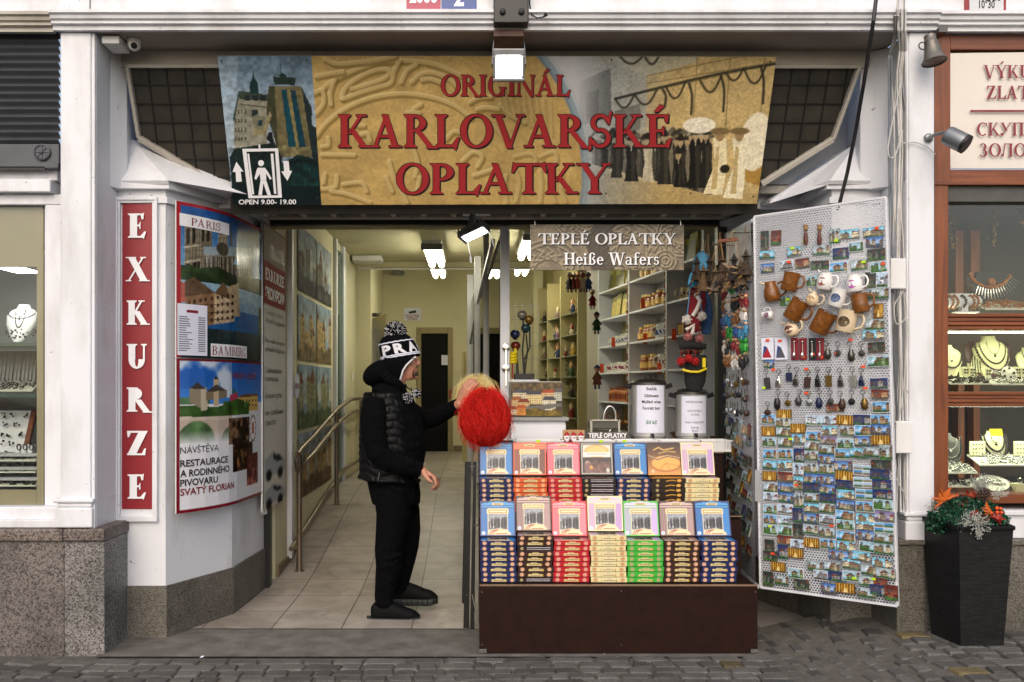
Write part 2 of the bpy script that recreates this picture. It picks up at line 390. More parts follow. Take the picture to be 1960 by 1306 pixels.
def serif_set(T=.2, t=.085, s=.085, h=.06):
    g = {}
    def stem(x, w=T, y0=0, y1=1, b=1, u=1):
        o = [[(x,y0),(x+w,y0),(x+w,y1),(x,y1)]]
        if b: o.append([(x-s,y0),(x+w+s,y0),(x+w+s,y0+h*.7),(x+w,y0+h*1.9),(x,y0+h*1.9),(x-s,y0+h*.7)])
        if u: o.append([(x-s,y1-h*.7),(x,y1-h*1.9),(x+w,y1-h*1.9),(x+w+s,y1-h*.7),(x+w+s,y1),(x-s,y1)])
        return o
    def dg(x0, y0, x1, y1, w): return [[(x0,y0),(x0+w,y0),(x1+w,y1),(x1,y1)]]
    def rc(x0, y0, x1, y1): return [[(x0,y0),(x1,y0),(x1,y1),(x0,y1)]]
    def sf(x0, x1, y, up=0): return rc(x0-s, y-(h if up else 0), x1+s, y+(0 if up else h))
    def ring(cx, cy, rx, ry, a, b, a0=0, a1=360, n=28):
        o = []
        for i in range(n):
            p, q = R(a0 + (a1-a0)*i/n), R(a0 + (a1-a0)*(i+1)/n)
            o.append([(cx+rx*math.cos(p), cy+ry*math.sin(p)), (cx+rx*math.cos(q), cy+ry*math.sin(q)), (cx+(rx-a)*math.cos(q), cy+(ry-b)*math.sin(q)), (cx+(rx-a)*math.cos(p), cy+(ry-b)*math.sin(p))])
        return o
    vt = lambda x, y, d, l=.2: [[(x,y),(x+.02*abs(d),y),(x+.05,y+d*l),(x-.01,y+d*l)]] if d < 0 else [[(x-.01,y),(x+.05,y),(x+.03,y+d*l),(x,y+d*l)]]
    bar = lambda x0, x1, y: rc(x0, y, x1, y + t)
    acc = lambda x: [[(x,1.08),(x+.12,1.08),(x+.3,1.26),(x+.14,1.30)]]
    g['A'] = (dg(.06,0,.38,1,t*1.25)+dg(.58,0,.30,1,T)+bar(.2,.62,.3)+sf(.06,.06+t,0)+sf(.58,.58+T,0), .9)
    g['B'] = (stem(.1)+ring(.3,.745,.3,.255,T,t,-90,90)+ring(.3,.265,.36,.265,T,t,-90,90)+bar(.1,.31,1-t)+bar(.1,.31,.49)+bar(.1,.31,0), .76)
    g['C'] = (ring(.46,.5,.42,.52,T,t,48,312)+[[(.70,.78),(.78,.70),(.78,1.0),(.73,1.0)]], .86)
    g['E'] = (stem(.1)+bar(.1,.6,1-t)+bar(.1,.5,.47)+bar(.1,.64,0)+[[(.54,.76),(.6,.76),(.63,1.04),(.5,1-t)],[(.45,.37),(.5,.37),(.5,.66),(.45,.6)],[(.5,t),(.62,-.05),(.71,.26),(.64,.26)]], .74)
    g['G'] = (ring(.46,.5,.42,.52,T,t,52,318)+[[(.70,.78),(.78,.70),(.78,1.0),(.73,1.0)]]+stem(.64,T*.9,.02,.42,0,1), .95)
    g['H'] = (stem(.1)+stem(.62)+bar(.1,.7,.47), .92)
    g['I'] = (stem(.1), .3+T*.5)
    g['K'] = (stem(.1)+dg(.28,.42,.62,1,t*1.2)+dg(.66,0,.30,.56,T)+sf(.6,.64+t,1,1)+sf(.68,.66+T,0), .93)
    g['L'] = (stem(.1)+bar(.1,.62,0)+[[(.48,t),(.6,-.10),(.70,.3),(.63,.3)]], .7)
    g['M'] = (stem(.1,t)+stem(.86,T)+dg(.46,0,.14,1,T)+dg(.5,0,.86,1,t), 1.2)
    g['N'] = (stem(.1,t)+stem(.74,t,0,1,0)+dg(.72-T*.35,-.03,.08,1,T), .95)
    g['O'] = (ring(.47,.5,.45,.52,T,t,0,360,40), .94)
    g['P'] = (stem(.1)+ring(.3,.72,.36,.28,T,t,-90,90)+bar(.1,.31,1-t)+bar(.14,.31,.44), .72)
    g['R'] = (stem(.1)+ring(.3,.74,.33,.26,T,t,-90,90)+bar(.1,.31,1-t)+bar(.14,.31,.48)+dg(.70,-.04,.32,.5,T)+sf(.74,.70+T,-.04), .86)
    w = (T + t) * .5
    g['S'] = (ring(.34,.745,.27,.275,w,w*.8,15,268)+ring(.33,.285,.29,.305,w,w*.8,88,-165)+[[(.52,.72),(.59,.70),(.66,1.1),(.6,1.1)],[(.0,-.1),(.06,-.1),(.11,.3),(.03,.3)]], .68)
    g['T'] = (stem(.34,T,0,1,1,0)+bar(.0,.86,1-t)+[[(.0,1.06),(-.05,.70),(.01,.70),(.12,1-t)],[(.86,1.06),(.91,.70),(.85,.70),(.74,1-t)]], .86)
    g['U'] = (stem(.1,T,.36,1,0,1)+stem(.68,t,.36,1,0,1)+ring(.1+(.58+t)/2,.37,(.58+t)/2,.39,T*.95,t*1.1,180,360), .88)
    g['V'] = (dg(.36,-.03,.04,1,T)+dg(.42,-.03,.72,1,t)+sf(.04,.04+T,1,1)+sf(.72,.72+t,1,1), .88)
    g['W'] = (dg(.30,-.03,.04,1,T)+dg(.36,-.03,.56,1,t)+dg(.76,-.03,.50,1,T)+dg(.82,-.03,1.06,1,t)+sf(.04,.5+T,1,1)+sf(1.06,1.06+t,1,1), 1.22)
    g['X'] = (dg(.60,0,.06,1,T*1.1)+dg(.06,0,.66,1,t)+sf(.06,.06+T,1,1)+sf(.66,.66+t,1,1)+sf(.06,.06+t,0)+sf(.62,.62+T,0), .9)
    g['Y'] = (stem(.36,T,0,.48,1,0)+dg(.36,.42,.04,1,T)+dg(.42,.42,.74,1,t)+sf(.04,.04+T,1,1)+sf(.74,.74+t,1,1), .88)
    g['Z'] = (dg(.04,0,.48,1,T*1.15)+bar(.06,.66,1-t)+bar(.04,.7,0)+[[(.06,.74),(.11,.74),(.18,1-t),(.04,1)],[(.58,t),(.7,0),(.73,.28),(.67,.28)]], .8)
    g['É'] = (g['E'][0]+acc(.22), g['E'][1]); g['Á'] = (g['A'][0]+acc(.34), g['A'][1]); g['Ý'] = (g['Y'][0]+acc(.34), g['Y'][1])
    g['П'] = (stem(.1)+stem(.62)+bar(.05,.9,1-t), .95)
    g['Л'] = (stem(.62)+dg(.1,0,.24,1,t)+bar(.22,.8,1-t)+ring(.08,.1,.1,.1,.09,.09,0,360,12), .95)
    g['З'] = (ring(.28,.745,.28,.275,T,t,-90,150)+ring(.28,.265,.33,.285,T,t,-150,90), .72)
    g['У'] = (dg(.12,0,.72,1,t)+dg(.38,.36,.04,1,T)+ring(.12,.1,.12,.12,.1,.1,0,360,12)+sf(.04,.04+T,1,1)+sf(.72,.72+t,1,1), .88)
    for a, b in zip('СКОАТ', 'CKOAT'): g[a] = g[b]
    T2 = T * .8
    g['e'] = (ring(.28,.32,.26,.34,T2,t,0,318)+bar(.06,.5,.32), .58)
    g['i'] = (stem(.08,T2,0,.64,1,0)+rc(.08-s,.58,.1,.64)+ring(.08+T2/2,.86,.1,.1,.099,.099,0,360,12), .36)
    g['ß'] = (stem(.1,T2,0,.8,1,0)+ring(.33,.76,.24,.25,T2,t,10,180)+ring(.3,.24,.28,.26,T2,t,-120,80)+dg(.28,.46,.46,.72,t*1.3), .66)
    g['a'] = (stem(.36,T2,.0,.46,0,0)+ring(.28,.42,.24,.24,T2*.8,t,0,160)+ring(.24,.18,.2,.2,T2*.8,t,60,330)+rc(.36,0,.36+T2+s,t), .62)
    g['f'] = (stem(.14,T2,0,.78,1,0)+ring(.36,.78,.22,.24,T2*.8,t,30,180)+bar(.04,.44,.58), .48)
    g['r'] = (stem(.1,T2,0,.64,1,0)+rc(.1-s,.58,.12,.64)+ring(.4,.42,.2,.24,T2*.8,t,50,150), .52)
    g['s'] = (ring(.22,.48,.18,.18,w*.8,w*.6,15,268)+ring(.21,.18,.2,.2,w*.8,w*.6,88,-165), .46)
    g[' '] = ([], .38)
    return g
SER = serif_set(.175, .075, .085, .055); SER_BOLD = serif_set(.27, .075, .08, .05); SER_LIGHT = serif_set(.13, .05, .06, .04); SER_SLAB = serif_set(.16, .07, .09, .07)
def put_serif(mb, s, fn, x0, y0, cap, width=None, set_=None, w=.001, m=0, align='l', track=0, grow=0):
    set_ = set_ or SER; tot = sum(set_[c][1] + track for c in s) - track
    kx = (width / tot) if width else cap; W = tot * kx; x = x0 - {'l': 0, 'c': W/2, 'r': W}[align]; i = 0
    for c in s:
        ps, adv = set_[c]
        for p in ps:
            ar = sum(p[k][0]*p[(k+1) % len(p)][1] - p[(k+1) % len(p)][0]*p[k][1] for k in range(len(p)))
            q = p if ar > 0 else p[::-1]
            if grow:
                cx = sum(a for a, b in q)/len(q); cy = sum(b for a, b in q)/len(q)
                q = [(a + math.copysign(grow, a-cx), b + math.copysign(grow, b-cy)) for a, b in q]
            i += 1; mb.face([fn(x + a*kx, y0 + b*cap, w + i*.000004) for a, b in q], m)
        x += (adv + track) * kx
# ================================================================ GROUND
def gz(x, y=0): return .14 * smooth(1.5, 2.4, x)
M['mortar'] = mat('mortar', '#5a5650', .9, var=.3, scale=20, bmp=.6, bscale=120)
M['apron'] = mat('apron', '#67635e', .85, var=.42, scale=6, bmp=.5, bscale=260, bd=.003)
def cobble_mat():
    m, ns, ls, b = nt('cobble'); b.inputs['Roughness'].default_value = .72
    a = N(ns, 'ShaderNodeAttribute', attribute_name='Col'); n = noise(ns, ls, 150, 5, .7); n2 = noise(ns, ls, 9, 5, .65)
    r = ramp(ns, ls, n.outputs['Fac'], [(.32, (.45,)*3), (.5, (.95,)*3), (.68, (1.5,)*3)])
    r2 = ramp(ns, ls, n2.outputs['Fac'], [(.3, (.7,)*3), (.7, (1.15,)*3)])
    c = mixc(ns, ls, 1.0, a.outputs['Color'], r.outputs[0], 'MULTIPLY'); ls.new(mixc(ns, ls, 1.0, c, r2.outputs[0], 'MULTIPLY'), b.inputs['Base Color'])
    bump(ns, ls, noise(ns, ls, 110, 6, .7).outputs['Fac'], .7, .006, b); return m
M['cobble'] = cobble_mat()
g = MB()
xs = [-60, -20, -6] + [x * .25 for x in range(-16, 21)] + [8, 20, 60]; ys = [-60, -20, -6, -3, -1, 0, .505]
g.add([(x, y, gz(x) - .013) for y in ys for x in xs], [(j*len(xs)+i, j*len(xs)+i+1, (j+1)*len(xs)+i+1, (j+1)*len(xs)+i) for j in range(len(ys)-1) for i in range(len(xs)-1)])
solo('street', g, M['mortar'], None, None, kind='structure', base=(0,0,0))
cb, cc = MB(), []
def stone(x, y, w, d, z, ang, tint):
    h = .05; k = .008; c, s = math.cos(ang), math.sin(ang); j = lambda: random.uniform(-.009, .009)
    base = [(-w/2+j(),-d/2+j()),(w/2+j(),-d/2+j()),(w/2+j(),d/2+j()),(-w/2+j(),d/2+j())]; tz = [random.uniform(-.001,.001) for _ in range(4)]
    vs = []
    for ins, zz in ((0,-h),(.0,-.014),(.35,-.004),(1,0)):
        for i,(a,b) in enumerate(base):
            f = 1 - ins*k*2/min(w,d); X, Y = a*f, b*f; vs.append((x+X*c-Y*s, y+X*s+Y*c, z+zz+tz[i]))
    fs = [(q*4+i, q*4+(i+1)%4, q*4+4+(i+1)%4, q*4+4+i) for q in range(3) for i in range(4)] + [(12,13,14,15)]
    cb.add(vs, fs); cc.extend([tint]*16)
y = -.055; row = 0
while y > -2.6:
    d = random.uniform(.088, .108); x = -4.2 + random.uniform(0, .1); top = y
    while x < 4.6:
        w = random.choice([.10,.115,.13,.16,.19]) if row else random.choice([.16,.2,.24])
        t = random.choice([.37,.33,.40,.30,.35]) ; tint = (t*1.02, t, t*.96)
        if random.random() < .006: tint = (t*1.15, t*1.02, t*.7)
        yy = top - d/2 + .03*math.sin(x*1.3+row*.1) - .05*smooth(-1.4,-2.6,x)
        stone(x+w/2, yy, w-.009, d-.008, gz(x)+random.uniform(-.0015,.001), random.uniform(-.05,.05) - .22*smooth(-1.2,-2.6,x), tint); x += w
    y -= d; row += 1
# right-hand strip of cobbles running up to the plinth beside the display
y = -.06
while y < .42:
    d = .135; x = 1.62 + random.uniform(0,.05)
    while x < 4.4:
        w = random.choice([.13,.16,.19,.22]); t = random.choice([.31,.28,.34,.26]); 
        if not (x + w/2 > 2.30 and y > -.12): stone(x+w/2, y+d/2+.02, w-.008, d-.008, gz(x)+random.uniform(-.002,.002), random.uniform(-.03,.02)-.03, (t*1.02,t,t*.97))
        x += w
    y += d
o = solo('cobblestone_pavement', cb, M['cobble'], None, None, kind='structure', base=(0,0,0)); setcol(o.data, cc)
ap = MB(); ap.face([(-2.06,-.05,0),(1.62,-.05,0),(1.62,.55,0),(-2.06,.55,0)])
solo('pavement', ap, M['apron'], None, None, kind='structure', base=(0,0,0))
def fz(y):  # floor rises into the corridor
    d = y + DC; return .004 + .40 * (smooth(6.2, 10.2, d) if d < 10.2 else 1)
def tile_mat():
    m, ns, ls, b = nt('floor_tile'); b.inputs['Roughness'].default_value = .38
    tc = N(ns, 'ShaderNodeTexCoord'); mp = N(ns, 'ShaderNodeMapping'); mp.inputs['Location'].default_value = (.376 + 10*.424 - .003, -.505 + .43*4 - .003, 0)
    ls.new(tc.outputs['Object'], mp.inputs['Vector'])
    sx = ns.new('ShaderNodeSeparateXYZ'); ls.new(mp.outputs[0], sx.inputs[0])
    cx = N(ns, 'ShaderNodeCombineXYZ'); ls.new(sx.outputs[0], cx.inputs[0]); ls.new(sx.outputs[1], cx.inputs[1])
    br = N(ns, 'ShaderNodeTexBrick', offset=0.0, squash=1.0); ls.new(cx.outputs[0], br.inputs['Vector'])
    br.inputs['Scale'].default_value = 1; br.inputs['Brick Width'].default_value = .424; br.inputs['Row Height'].default_value = .43
    br.inputs['Mortar Size'].default_value = .0035; br.inputs['Mortar Smooth'].default_value = .2; br.inputs['Bias'].default_value = 0
    br.inputs['Color1'].default_value = (*lin('#b0a8a0'), 1); br.inputs['Color2'].default_value = (*lin('#9f978f'), 1); br.inputs['Mortar'].default_value = (*lin('#2d2824'), 1)
    n = noise(ns, ls, 3.5, 8, .68, None, .8); r = ramp(ns, ls, n.outputs['Fac'], [(.32, (.62,.6,.58)), (.62, (1.05,)*3)])
    ls.new(mixc(ns, ls, 1.0, br.outputs['Color'], r.outputs[0], 'MULTIPLY'), b.inputs['Base Color'])
    bump(ns, ls, br.outputs['Fac'], -.4, .003, b); return m
M['tile'] = tile_mat()
fl = MB(); ys = [.505 + i*.2 for i in range(48)]
fl.add([(x, yy, fz(yy)) for yy in ys for x in (-2.0, 2.7)], [(2*i, 2*i+1, 2*i+3, 2*i+2) for i in range(len(ys)-1)])
solo('tiled_floor', fl, M['tile'], None, None, kind='structure', base=(0,0,0))

# ================================================================ BUILDING
B = thing('shop_building', 'white painted old shopfront with granite plinth, cornice and two angled bays', 'building', (0,0,0))
FXL, FXR = PX(180,0), PX(1737,0)          # edges of the recess
# frieze and cornices
fr = MB(); fr.box(-4.6, PX(171,0), .0, .34, 3.512, 4.7); fr.box(PX(173.5,0), 5.0, 0, .34, 3.512, 4.7); fr.box(PX(171,0), PX(173.5,0), .02, .3, 3.512, 4.7)
part('frieze', fr, M['white_paint'], B, bevel=.004)
def cornice(x0, x1, dz, dy=0):
    prof = [(.0,3.512),(-.085,3.512),(-.085,3.495),(-.07,3.488),(-.066,3.47),(-.052,3.462),(-.052,3.448),(-.03,3.442),(-.03,3.42),(.0,3.42)]
    c = MB(); c.extrude([(x0, yy+dy, z+dz) for yy, z in prof], (x1-x0, 0, 0)); return c
part('cornice', cornice(PX(106,0), PX(1788,0), 0), M['white_paint'], B)
part('cornice', cornice(-4.6, PX(106,0)-.002, -.005, .012), M['grey_paint'], B)
part('cornice', cornice(PX(1788,0)+.002, 5.0, -.002, .012), M['white_paint'], B)
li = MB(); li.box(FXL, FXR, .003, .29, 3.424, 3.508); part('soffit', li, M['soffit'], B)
bw = MB(); bw.box(FXL, FXR, .292, .36, 3.33, 3.60); part('lintel', bw, M['grey_paint'], B)
# bracket of black iron on the cornice
# pilasters
def pilaster(x0, x1, z0, sides=1):
    p = MB(); p.box(x0, x1, 0, .33, z0, 3.42)
    p.box(x0-.024, x1+.012, -.013, .30, z0, z0+.11); p.box(x0-.016, x1+.008, -.008, .30, z0+.112, z0+.135); p.box(x0-.034, x1+.02, -.02, .3, z0+.137, z0+.16)
    o = part('pilaster', p, M['white_paint'], B, bevel=.008); 
pilaster(PX(115,0), PX(174,0), .695); pilaster(PX(1740,0), PX(1789,0), .62)
tr = MB(); tr.box(PX(174.6,0), PX(181,0), .02, .2, .69, 3.415); part('edge_moulding', tr, M['white_paint'], B, bevel=.008)
# recess side walls
def side(x0, mir):
    xs = -1 if not mir else 1; w = MB(); X1 = PX(245,.292) - .02 if not mir else PX(1645,.292) + .02
    zb = .66 if not mir else .62; w.box(x0, x0 + xs*.03, .01, .335, zb, 2.62); w.box(x0, x0 + xs*.03, .01, .225, 2.62, 3.42); zb = 2.62
    w.extrude([(x0,.226,zb),(x0+xs*.05,.226,zb),(X1+xs*.09,.75,zb),(X1,.33,zb)], (0,0,3.42-zb)); return w
part('recess_wall', side(FXL, 0), M['white_paint'], B, bevel=.004); part('recess_wall', side(FXR, 1), M['white_paint'], B, bevel=.004)
# moulded triangular panels on the splayed recess walls
for a in (0, 1):
    q = MB()
    pts = [P(222,165,.30),P(240,240,.36),P(223,285,.30)] if not a else [P(1672,165,.30),P(1652,245,.36),P(1676,272,.30)]
    for i in range(3): q.beam(pts[i], pts[(i+1)%3], .014, .05, (0,1,0))
    part('wall_moulding', q, M['white_paint'], B)
# granite plinths
pl = MB(); xj = PX(123,0); pl.box(-4.6, xj-.002, .004, .36, -.04, .62); a = part('plinth', pl, M['granite_pink'], B, bevel=.004)
pl = MB(); pl.box(xj, PX(200,0), 0, .345, -.04, .62); part('plinth', pl, M['granite_grey'], B, bevel=.005)
pl = MB(); pl.box(-4.6, xj-.001, -.022, .36, .622, .688); pl.box(xj+.001, PX(203,0), -.022, .352, .622, .69); part('plinth_cap', pl, M['granite_cap'], B, bevel=.008)
pl = MB(); pl.box(PX(1717,0), 5.0, .0, .36, .0, .60); pl.box(PX(1715,0), 5, -.022, .35, .602, .63); part('plinth', pl, M['granite_dark'], B, bevel=.005)
# bays
def arc_pts(a, b, c, n=8):
    a, b, c = Vector(a), Vector(b), Vector(c); return [a*(1-t)**2 + b*2*t*(1-t) + c*t*t for t in [i/n for i in range(n+1)]]
BAYZ = 2.655
x1, x2 = PX(216,.335), PX(317,.335); JL = PX(507,1.6)
BL = [Vector((x1,.335,0)), Vector((x2,.335,0))] + arc_pts((x2,.335,0), (-1.56,.62,0), (-1.555,.93,0), 6)[1:] + arc_pts((-1.555,.93,0), (-1.53,1.2,0), (JL,1.60,0), 5)[1:]
xr1, xr2 = PX(1706,.335), PX(1592,.335); JR = PX(1386,1.6)
BC = BL; BL = [BL[0], BL[1], Vector((-1.555,.87,0)), Vector((JL,1.6,0))]
BR = [Vector((xr1,.335,0)), Vector((xr2,.335,0))] + arc_pts((xr2,.335,0), (2.14,.62,0), (2.11,.93,0), 6)[1:] + arc_pts((2.11,.93,0), (2.08,1.2,0), (JR,1.60,0), 5)[1:]
BR = [BR[0], BR[1], Vector((2.11,.87,0)), Vector((JR,1.6,0))]
def offs(pts, d):
    out = []
    for i, p in enumerate(pts):
        t = (pts[min(i+1, len(pts)-1)] - pts[max(i-1, 0)]).normalized(); out.append(p + Vector((t.y, -t.x, 0)) * d)
    return out
def wallstrip(pts, d0, d1, z0, z1, m=0):
    a, b = offs(pts, d0), offs(pts, d1); mb = MB(); n = len(pts)
    vs = [Vector((p.x,p.y,z)) for z in (z0, z1) for q in (a, b) for p in q]
    ia = lambda k, s, i: k*2*n + s*n + i
    fs = []
    for i in range(n-1):
        for s in (0, 1): fs.append((ia(0,s,i), ia(0,s,i+1), ia(1,s,i+1), ia(1,s,i)))
        for k in (0, 1): fs.append((ia(k,0,i), ia(k,0,i+1), ia(k,1,i+1), ia(k,1,i)))
    for i in (0, n-1): fs.append((ia(0,0,i), ia(0,1,i), ia(1,1,i), ia(1,0,i)))
    return mb.add(vs, fs, m)
for nm, pts, s in (('l', BL, 1), ('r', BR, -1)):
    part('bay_wall', wallstrip(pts, 0, -.05*s, .30, BAYZ), M['white_paint'], B)
    part('bay_plinth', wallstrip(pts, .012*s, -.04*s, -.02, .302), M['granite_dark'], B)
    e = wallstrip(pts, .02*s, -.04*s, BAYZ-.11, BAYZ-.075); e.merge(wallstrip(pts, .045*s, -.04*s, BAYZ-.03, BAYZ+.012)); part('eaves_moulding', e, M['white_paint'], B, shade=35)
# bay roofs
A = P(251,266,.50); E1 = Vector((x1-.06,.29,BAYZ+.014)); E2 = Vector((x2+.03,.285,BAYZ+.014)); E3 = Vector((-1.20,.62,BAYZ-.03)); E4 = Vector((JL+.08,1.3,BAYZ+.012))
rf = MB(); z = Vector((0,.012,-.02)); rf.extrude([E1,E2,A], z); rf.extrude([E2,E4,E3,A], z); part('bay_roof', rf, M['white_paint'], B)
A2 = P(1638,276,.50); F1 = Vector((xr1+.05,.29,BAYZ+.014)); F2 = Vector((xr2-.03,.285,BAYZ+.014)); F3 = Vector((1.84,.62,BAYZ-.03)); F4 = Vector((JR-.08,1.3,BAYZ+.012))
rf = MB(); rf.extrude([F2,F1,A2], z); rf.extrude([F4,F2,A2,F3], z); part('bay_roof', rf, M['white_paint'], B)
# sloping leaded transom behind the sign
WT = P(245,125,.292); slope = Vector((0,.30,-.70)).normalized(); FT = Frame((WT.x,.294,WT.z), (1,0,0), slope, (0,-.92,-.394))
def toF(px, py):
    p = hit(px, py, FT.o, FT.n); d = p - FT.o; return (d.x, d.dot(FT.uy))
poly = [toF(*q) for q in ((246,126),(1642,127),(1592,266),(1455,352),(1448,410),(440,410),(443,368),(268,264))]
def clipseg(p, q, poly):
    t0, t1 = 0.0, 1.0; n = len(poly); ar = sum(poly[i][0]*poly[(i+1)%n][1]-poly[(i+1)%n][0]*poly[i][1] for i in range(n)); sg_ = 1 if ar > 0 else -1
    for i in range(n):
        a, b = poly[i], poly[(i+1)%n]; nx, ny = -(b[1]-a[1])*sg_, (b[0]-a[0])*sg_
        f = lambda r: (r[0]-a[0])*nx + (r[1]-a[1])*ny
        fp, fq = f(p), f(q)
        if fp < 0 and fq < 0: return None
        if fp < 0: t0 = max(t0, fp/(fp-fq))
        elif fq < 0: t1 = min(t1, fp/(fp-fq))
    if t1 - t0 < 1e-4: return None
    L = lambda t: (p[0]+(q[0]-p[0])*t, p[1]+(q[1]-p[1])*t); return L(t0), L(t1)
M['lead_glass'] = mat('lead_glass', '#37342d', .3, var=.3, scale=7, bmp=.25, bscale=14, bd=.01)
gm = MB(); gm.extrude([FT(u,v,0) for u, v in poly], FT.n * -.01); tw = part('transom_window', gm, M['lead_glass'], B)
cpoly = poly[:4] + poly[6:]; mu = MB(); U0 = poly[0][0]; U1 = poly[1][0]; k = .1075
for i in range(1, 46):
    u = U0 + i*k; r = clipseg((u, -.05), (u + (.0 if u < 1 else -.02), 1.2), cpoly)
    if r: mu.beam(FT(*r[0],.0), FT(*r[1],.0), .007, .016, FT.n)
for j in range(1, 9):
    r = clipseg((-9, j*k), (9, j*k), cpoly)
    if r: mu.beam(FT(*r[0],.001), FT(*r[1],.001), .007, .016, FT.n)
part('muntins', mu, M['ink_black'], tw)
fm = MB()
for i in (0, 1, 2, 6, 7):
    a, b = poly[i], poly[(i+1) % 8]; fm.beam(FT(*a,.012), FT(*b,.012), .034 if i in (2,6) else .022, .05, FT.n)
part('window_frame', fm, M['grey_paint'], tw, bevel=.006)
q = MB(); q.box(-2.3, 2.75, .76, .80, 2.60, 3.6); part('bulkhead', q, M['white_clean'], B)
# coffered soffit over the doorway
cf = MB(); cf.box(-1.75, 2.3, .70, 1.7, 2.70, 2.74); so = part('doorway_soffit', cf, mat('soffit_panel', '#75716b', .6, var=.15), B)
cf = MB()
for i in range(20):
    x = -1.62 + i*.212; cf.box(x-.02, x+.02, .70, 1.48, 2.676, 2.70)
cf.box(-1.75, 2.3, 1.483, 1.56, 2.672, 2.70); cf.box(-1.75, 2.3, .70-.05, .698, 2.672, 2.72)
part('soffit_ribs', cf, M['grey_paint'], so, bevel=.006)
# entrance frame
ef = MB(); ef.box(PX(500,1.6), PX(517,1.6), 1.57, 1.66, 0, 2.692); ef.box(PX(517,1.6)+.001, 2.2, 1.575, 1.66, 2.640, 2.692); ef.box(PX(1372,1.6), PX(1390,1.6), 1.57, 1.66, 0, 2.638)
part('entrance_frame', ef, M['black_metal'], B, bevel=.004)
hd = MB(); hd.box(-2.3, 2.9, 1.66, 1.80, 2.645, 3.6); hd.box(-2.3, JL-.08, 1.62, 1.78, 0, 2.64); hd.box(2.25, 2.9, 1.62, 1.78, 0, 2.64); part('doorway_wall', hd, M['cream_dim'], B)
# interior shell
it = MB(); it.box(-1.62, -1.48, 1.80, 7.2, -.05, 3.05); it.box(-1.62, -1.48, 7.95, 10.0, -.05, 3.5); it.box(-1.62,-1.48,7.2,7.95,2.42,3.5); it.box(-1.62,-1.30,6.55,6.75,.2,3.06); it.box(-2.4,-2.3,6.9,8.2,.2,3)
part('corridor_wall', it, M['cream_wall'], B)
it = MB(); it.box(-1.62, -.93, 9.95, 10.1, .2, 3.6); it.box(-.93, -.33, 9.95, 10.1, 2.44, 3.6); it.box(-.33, .95, 9.95, 10.1, .2, 3.6); it.box(.95, 1.1, 9.2, 10.1, 0, 3.6); it.box(-1,-.3,10.4,10.5,.2,3)
part('back_wall', it, M['cream_wall'], B)
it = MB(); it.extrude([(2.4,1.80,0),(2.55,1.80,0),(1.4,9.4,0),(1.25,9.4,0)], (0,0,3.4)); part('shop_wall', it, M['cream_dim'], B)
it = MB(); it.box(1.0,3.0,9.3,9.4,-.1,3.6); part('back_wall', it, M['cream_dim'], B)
it = MB(); it.box(-1.62, 2.6, 1.66, 6.55, 3.052, 3.1); it.box(-1.62, 2.6, 6.552, 6.66, 2.99, 3.45); it.box(-1.62, 2.6, 6.66, 10.1, 3.40, 3.45); part('interior_ceiling', it, M['ceil'], B)
M['skirt'] = mat('skirting', '#75634c', .5)
for a in ((-.32, .95, 9.93, 9.95, .38, .5),(-1.48,-1.462,1.85,7.2,.0,.12)): part('skirting', MB().box(*a), M['skirt'], B)
# back doorway
bd = MB()
for a, b in ((-.93,-.85),(-.41,-.33)): bd.box(a, b, 9.93, 10.0, .40, 2.44)
bd.box(-.85,-.41,9.93,10,2.34,2.44); o = part('back_door', bd, mat('door_frame_tan', '#8d8057', .45), B, bevel=.006)
q = MB(); q.box(-.849,-.411,10.0,10.02,.40,2.34); part('door_glass', q, mat('dark_door', '#08090c', .6, var=.2, spec=.15), o)
q = MB(); q.box(-.385,-.355,9.90,9.929,1.28,1.42); part('keypad', q, M['red'], o)

# ================================================================ LEFT JEWELLERY SHOPFRONT (window, shutter)
LW = thing('jewellery_window', 'white framed jewellery shop window with cream surround at the left edge, under a grey shutter', 'shop window', (PX(40,.1), .1, .69))
xe = PX(113,.05)
q = MB(); q.box(-4.6, xe, .10, .2, PZ(392,.1), PZ(372,.1)); q.box(PX(86,.1), xe, .10, .2, .80, PZ(392,.1)-.001); q.box(-4.6, xe, .06, .2, .69, .80)
q.box(-4.6, xe, .02, .2, .69, .735); q.box(PX(80,.1),PX(86,.1)-.001,.13,.2,.80,PZ(392,.1)-.001); q.box(-4.6, PX(104,.1), .05, .2, PZ(371,.1), PZ(347,.1)); q.box(-4.6, PX(110,.1), .10, .2, PZ(346,.1), PZ(322,.1))
part('window_frame', q, M['white_paint'], LW, bevel=.006)
q = MB(); xg = PX(72,.16); q.box(-4.6, PX(80,.13), .15, .19, PZ(511,.16), PZ(393,.13)); q.box(xg, PX(80,.13), .15, .19, .80, PZ(511,.16)-.001); q.box(-4.6, xg-.001, .15, .19, .80, PZ(938,.16)); part('inner_surround', q, M['beige'], LW)
q = MB(); q.box(-4.6, PX(80,.13), .135, .141, .80, PZ(393,.13)); part('window_glass', q, M['pane_soft'], LW)
q = MB(); q.box(-4.6, xg+.25, .9, .95, .69, 2.7); q.box(xg+.05, xg+.1, .2, .9, .69, 2.7); q.box(-4.6, xg+.2, .2, .9, 2.5, 2.55); q.box(-4.6, xg+.2,.2,.9,.69,.74); part('display_cabinet', q, mat('cab_grey', '#5f6468', .5), LW)
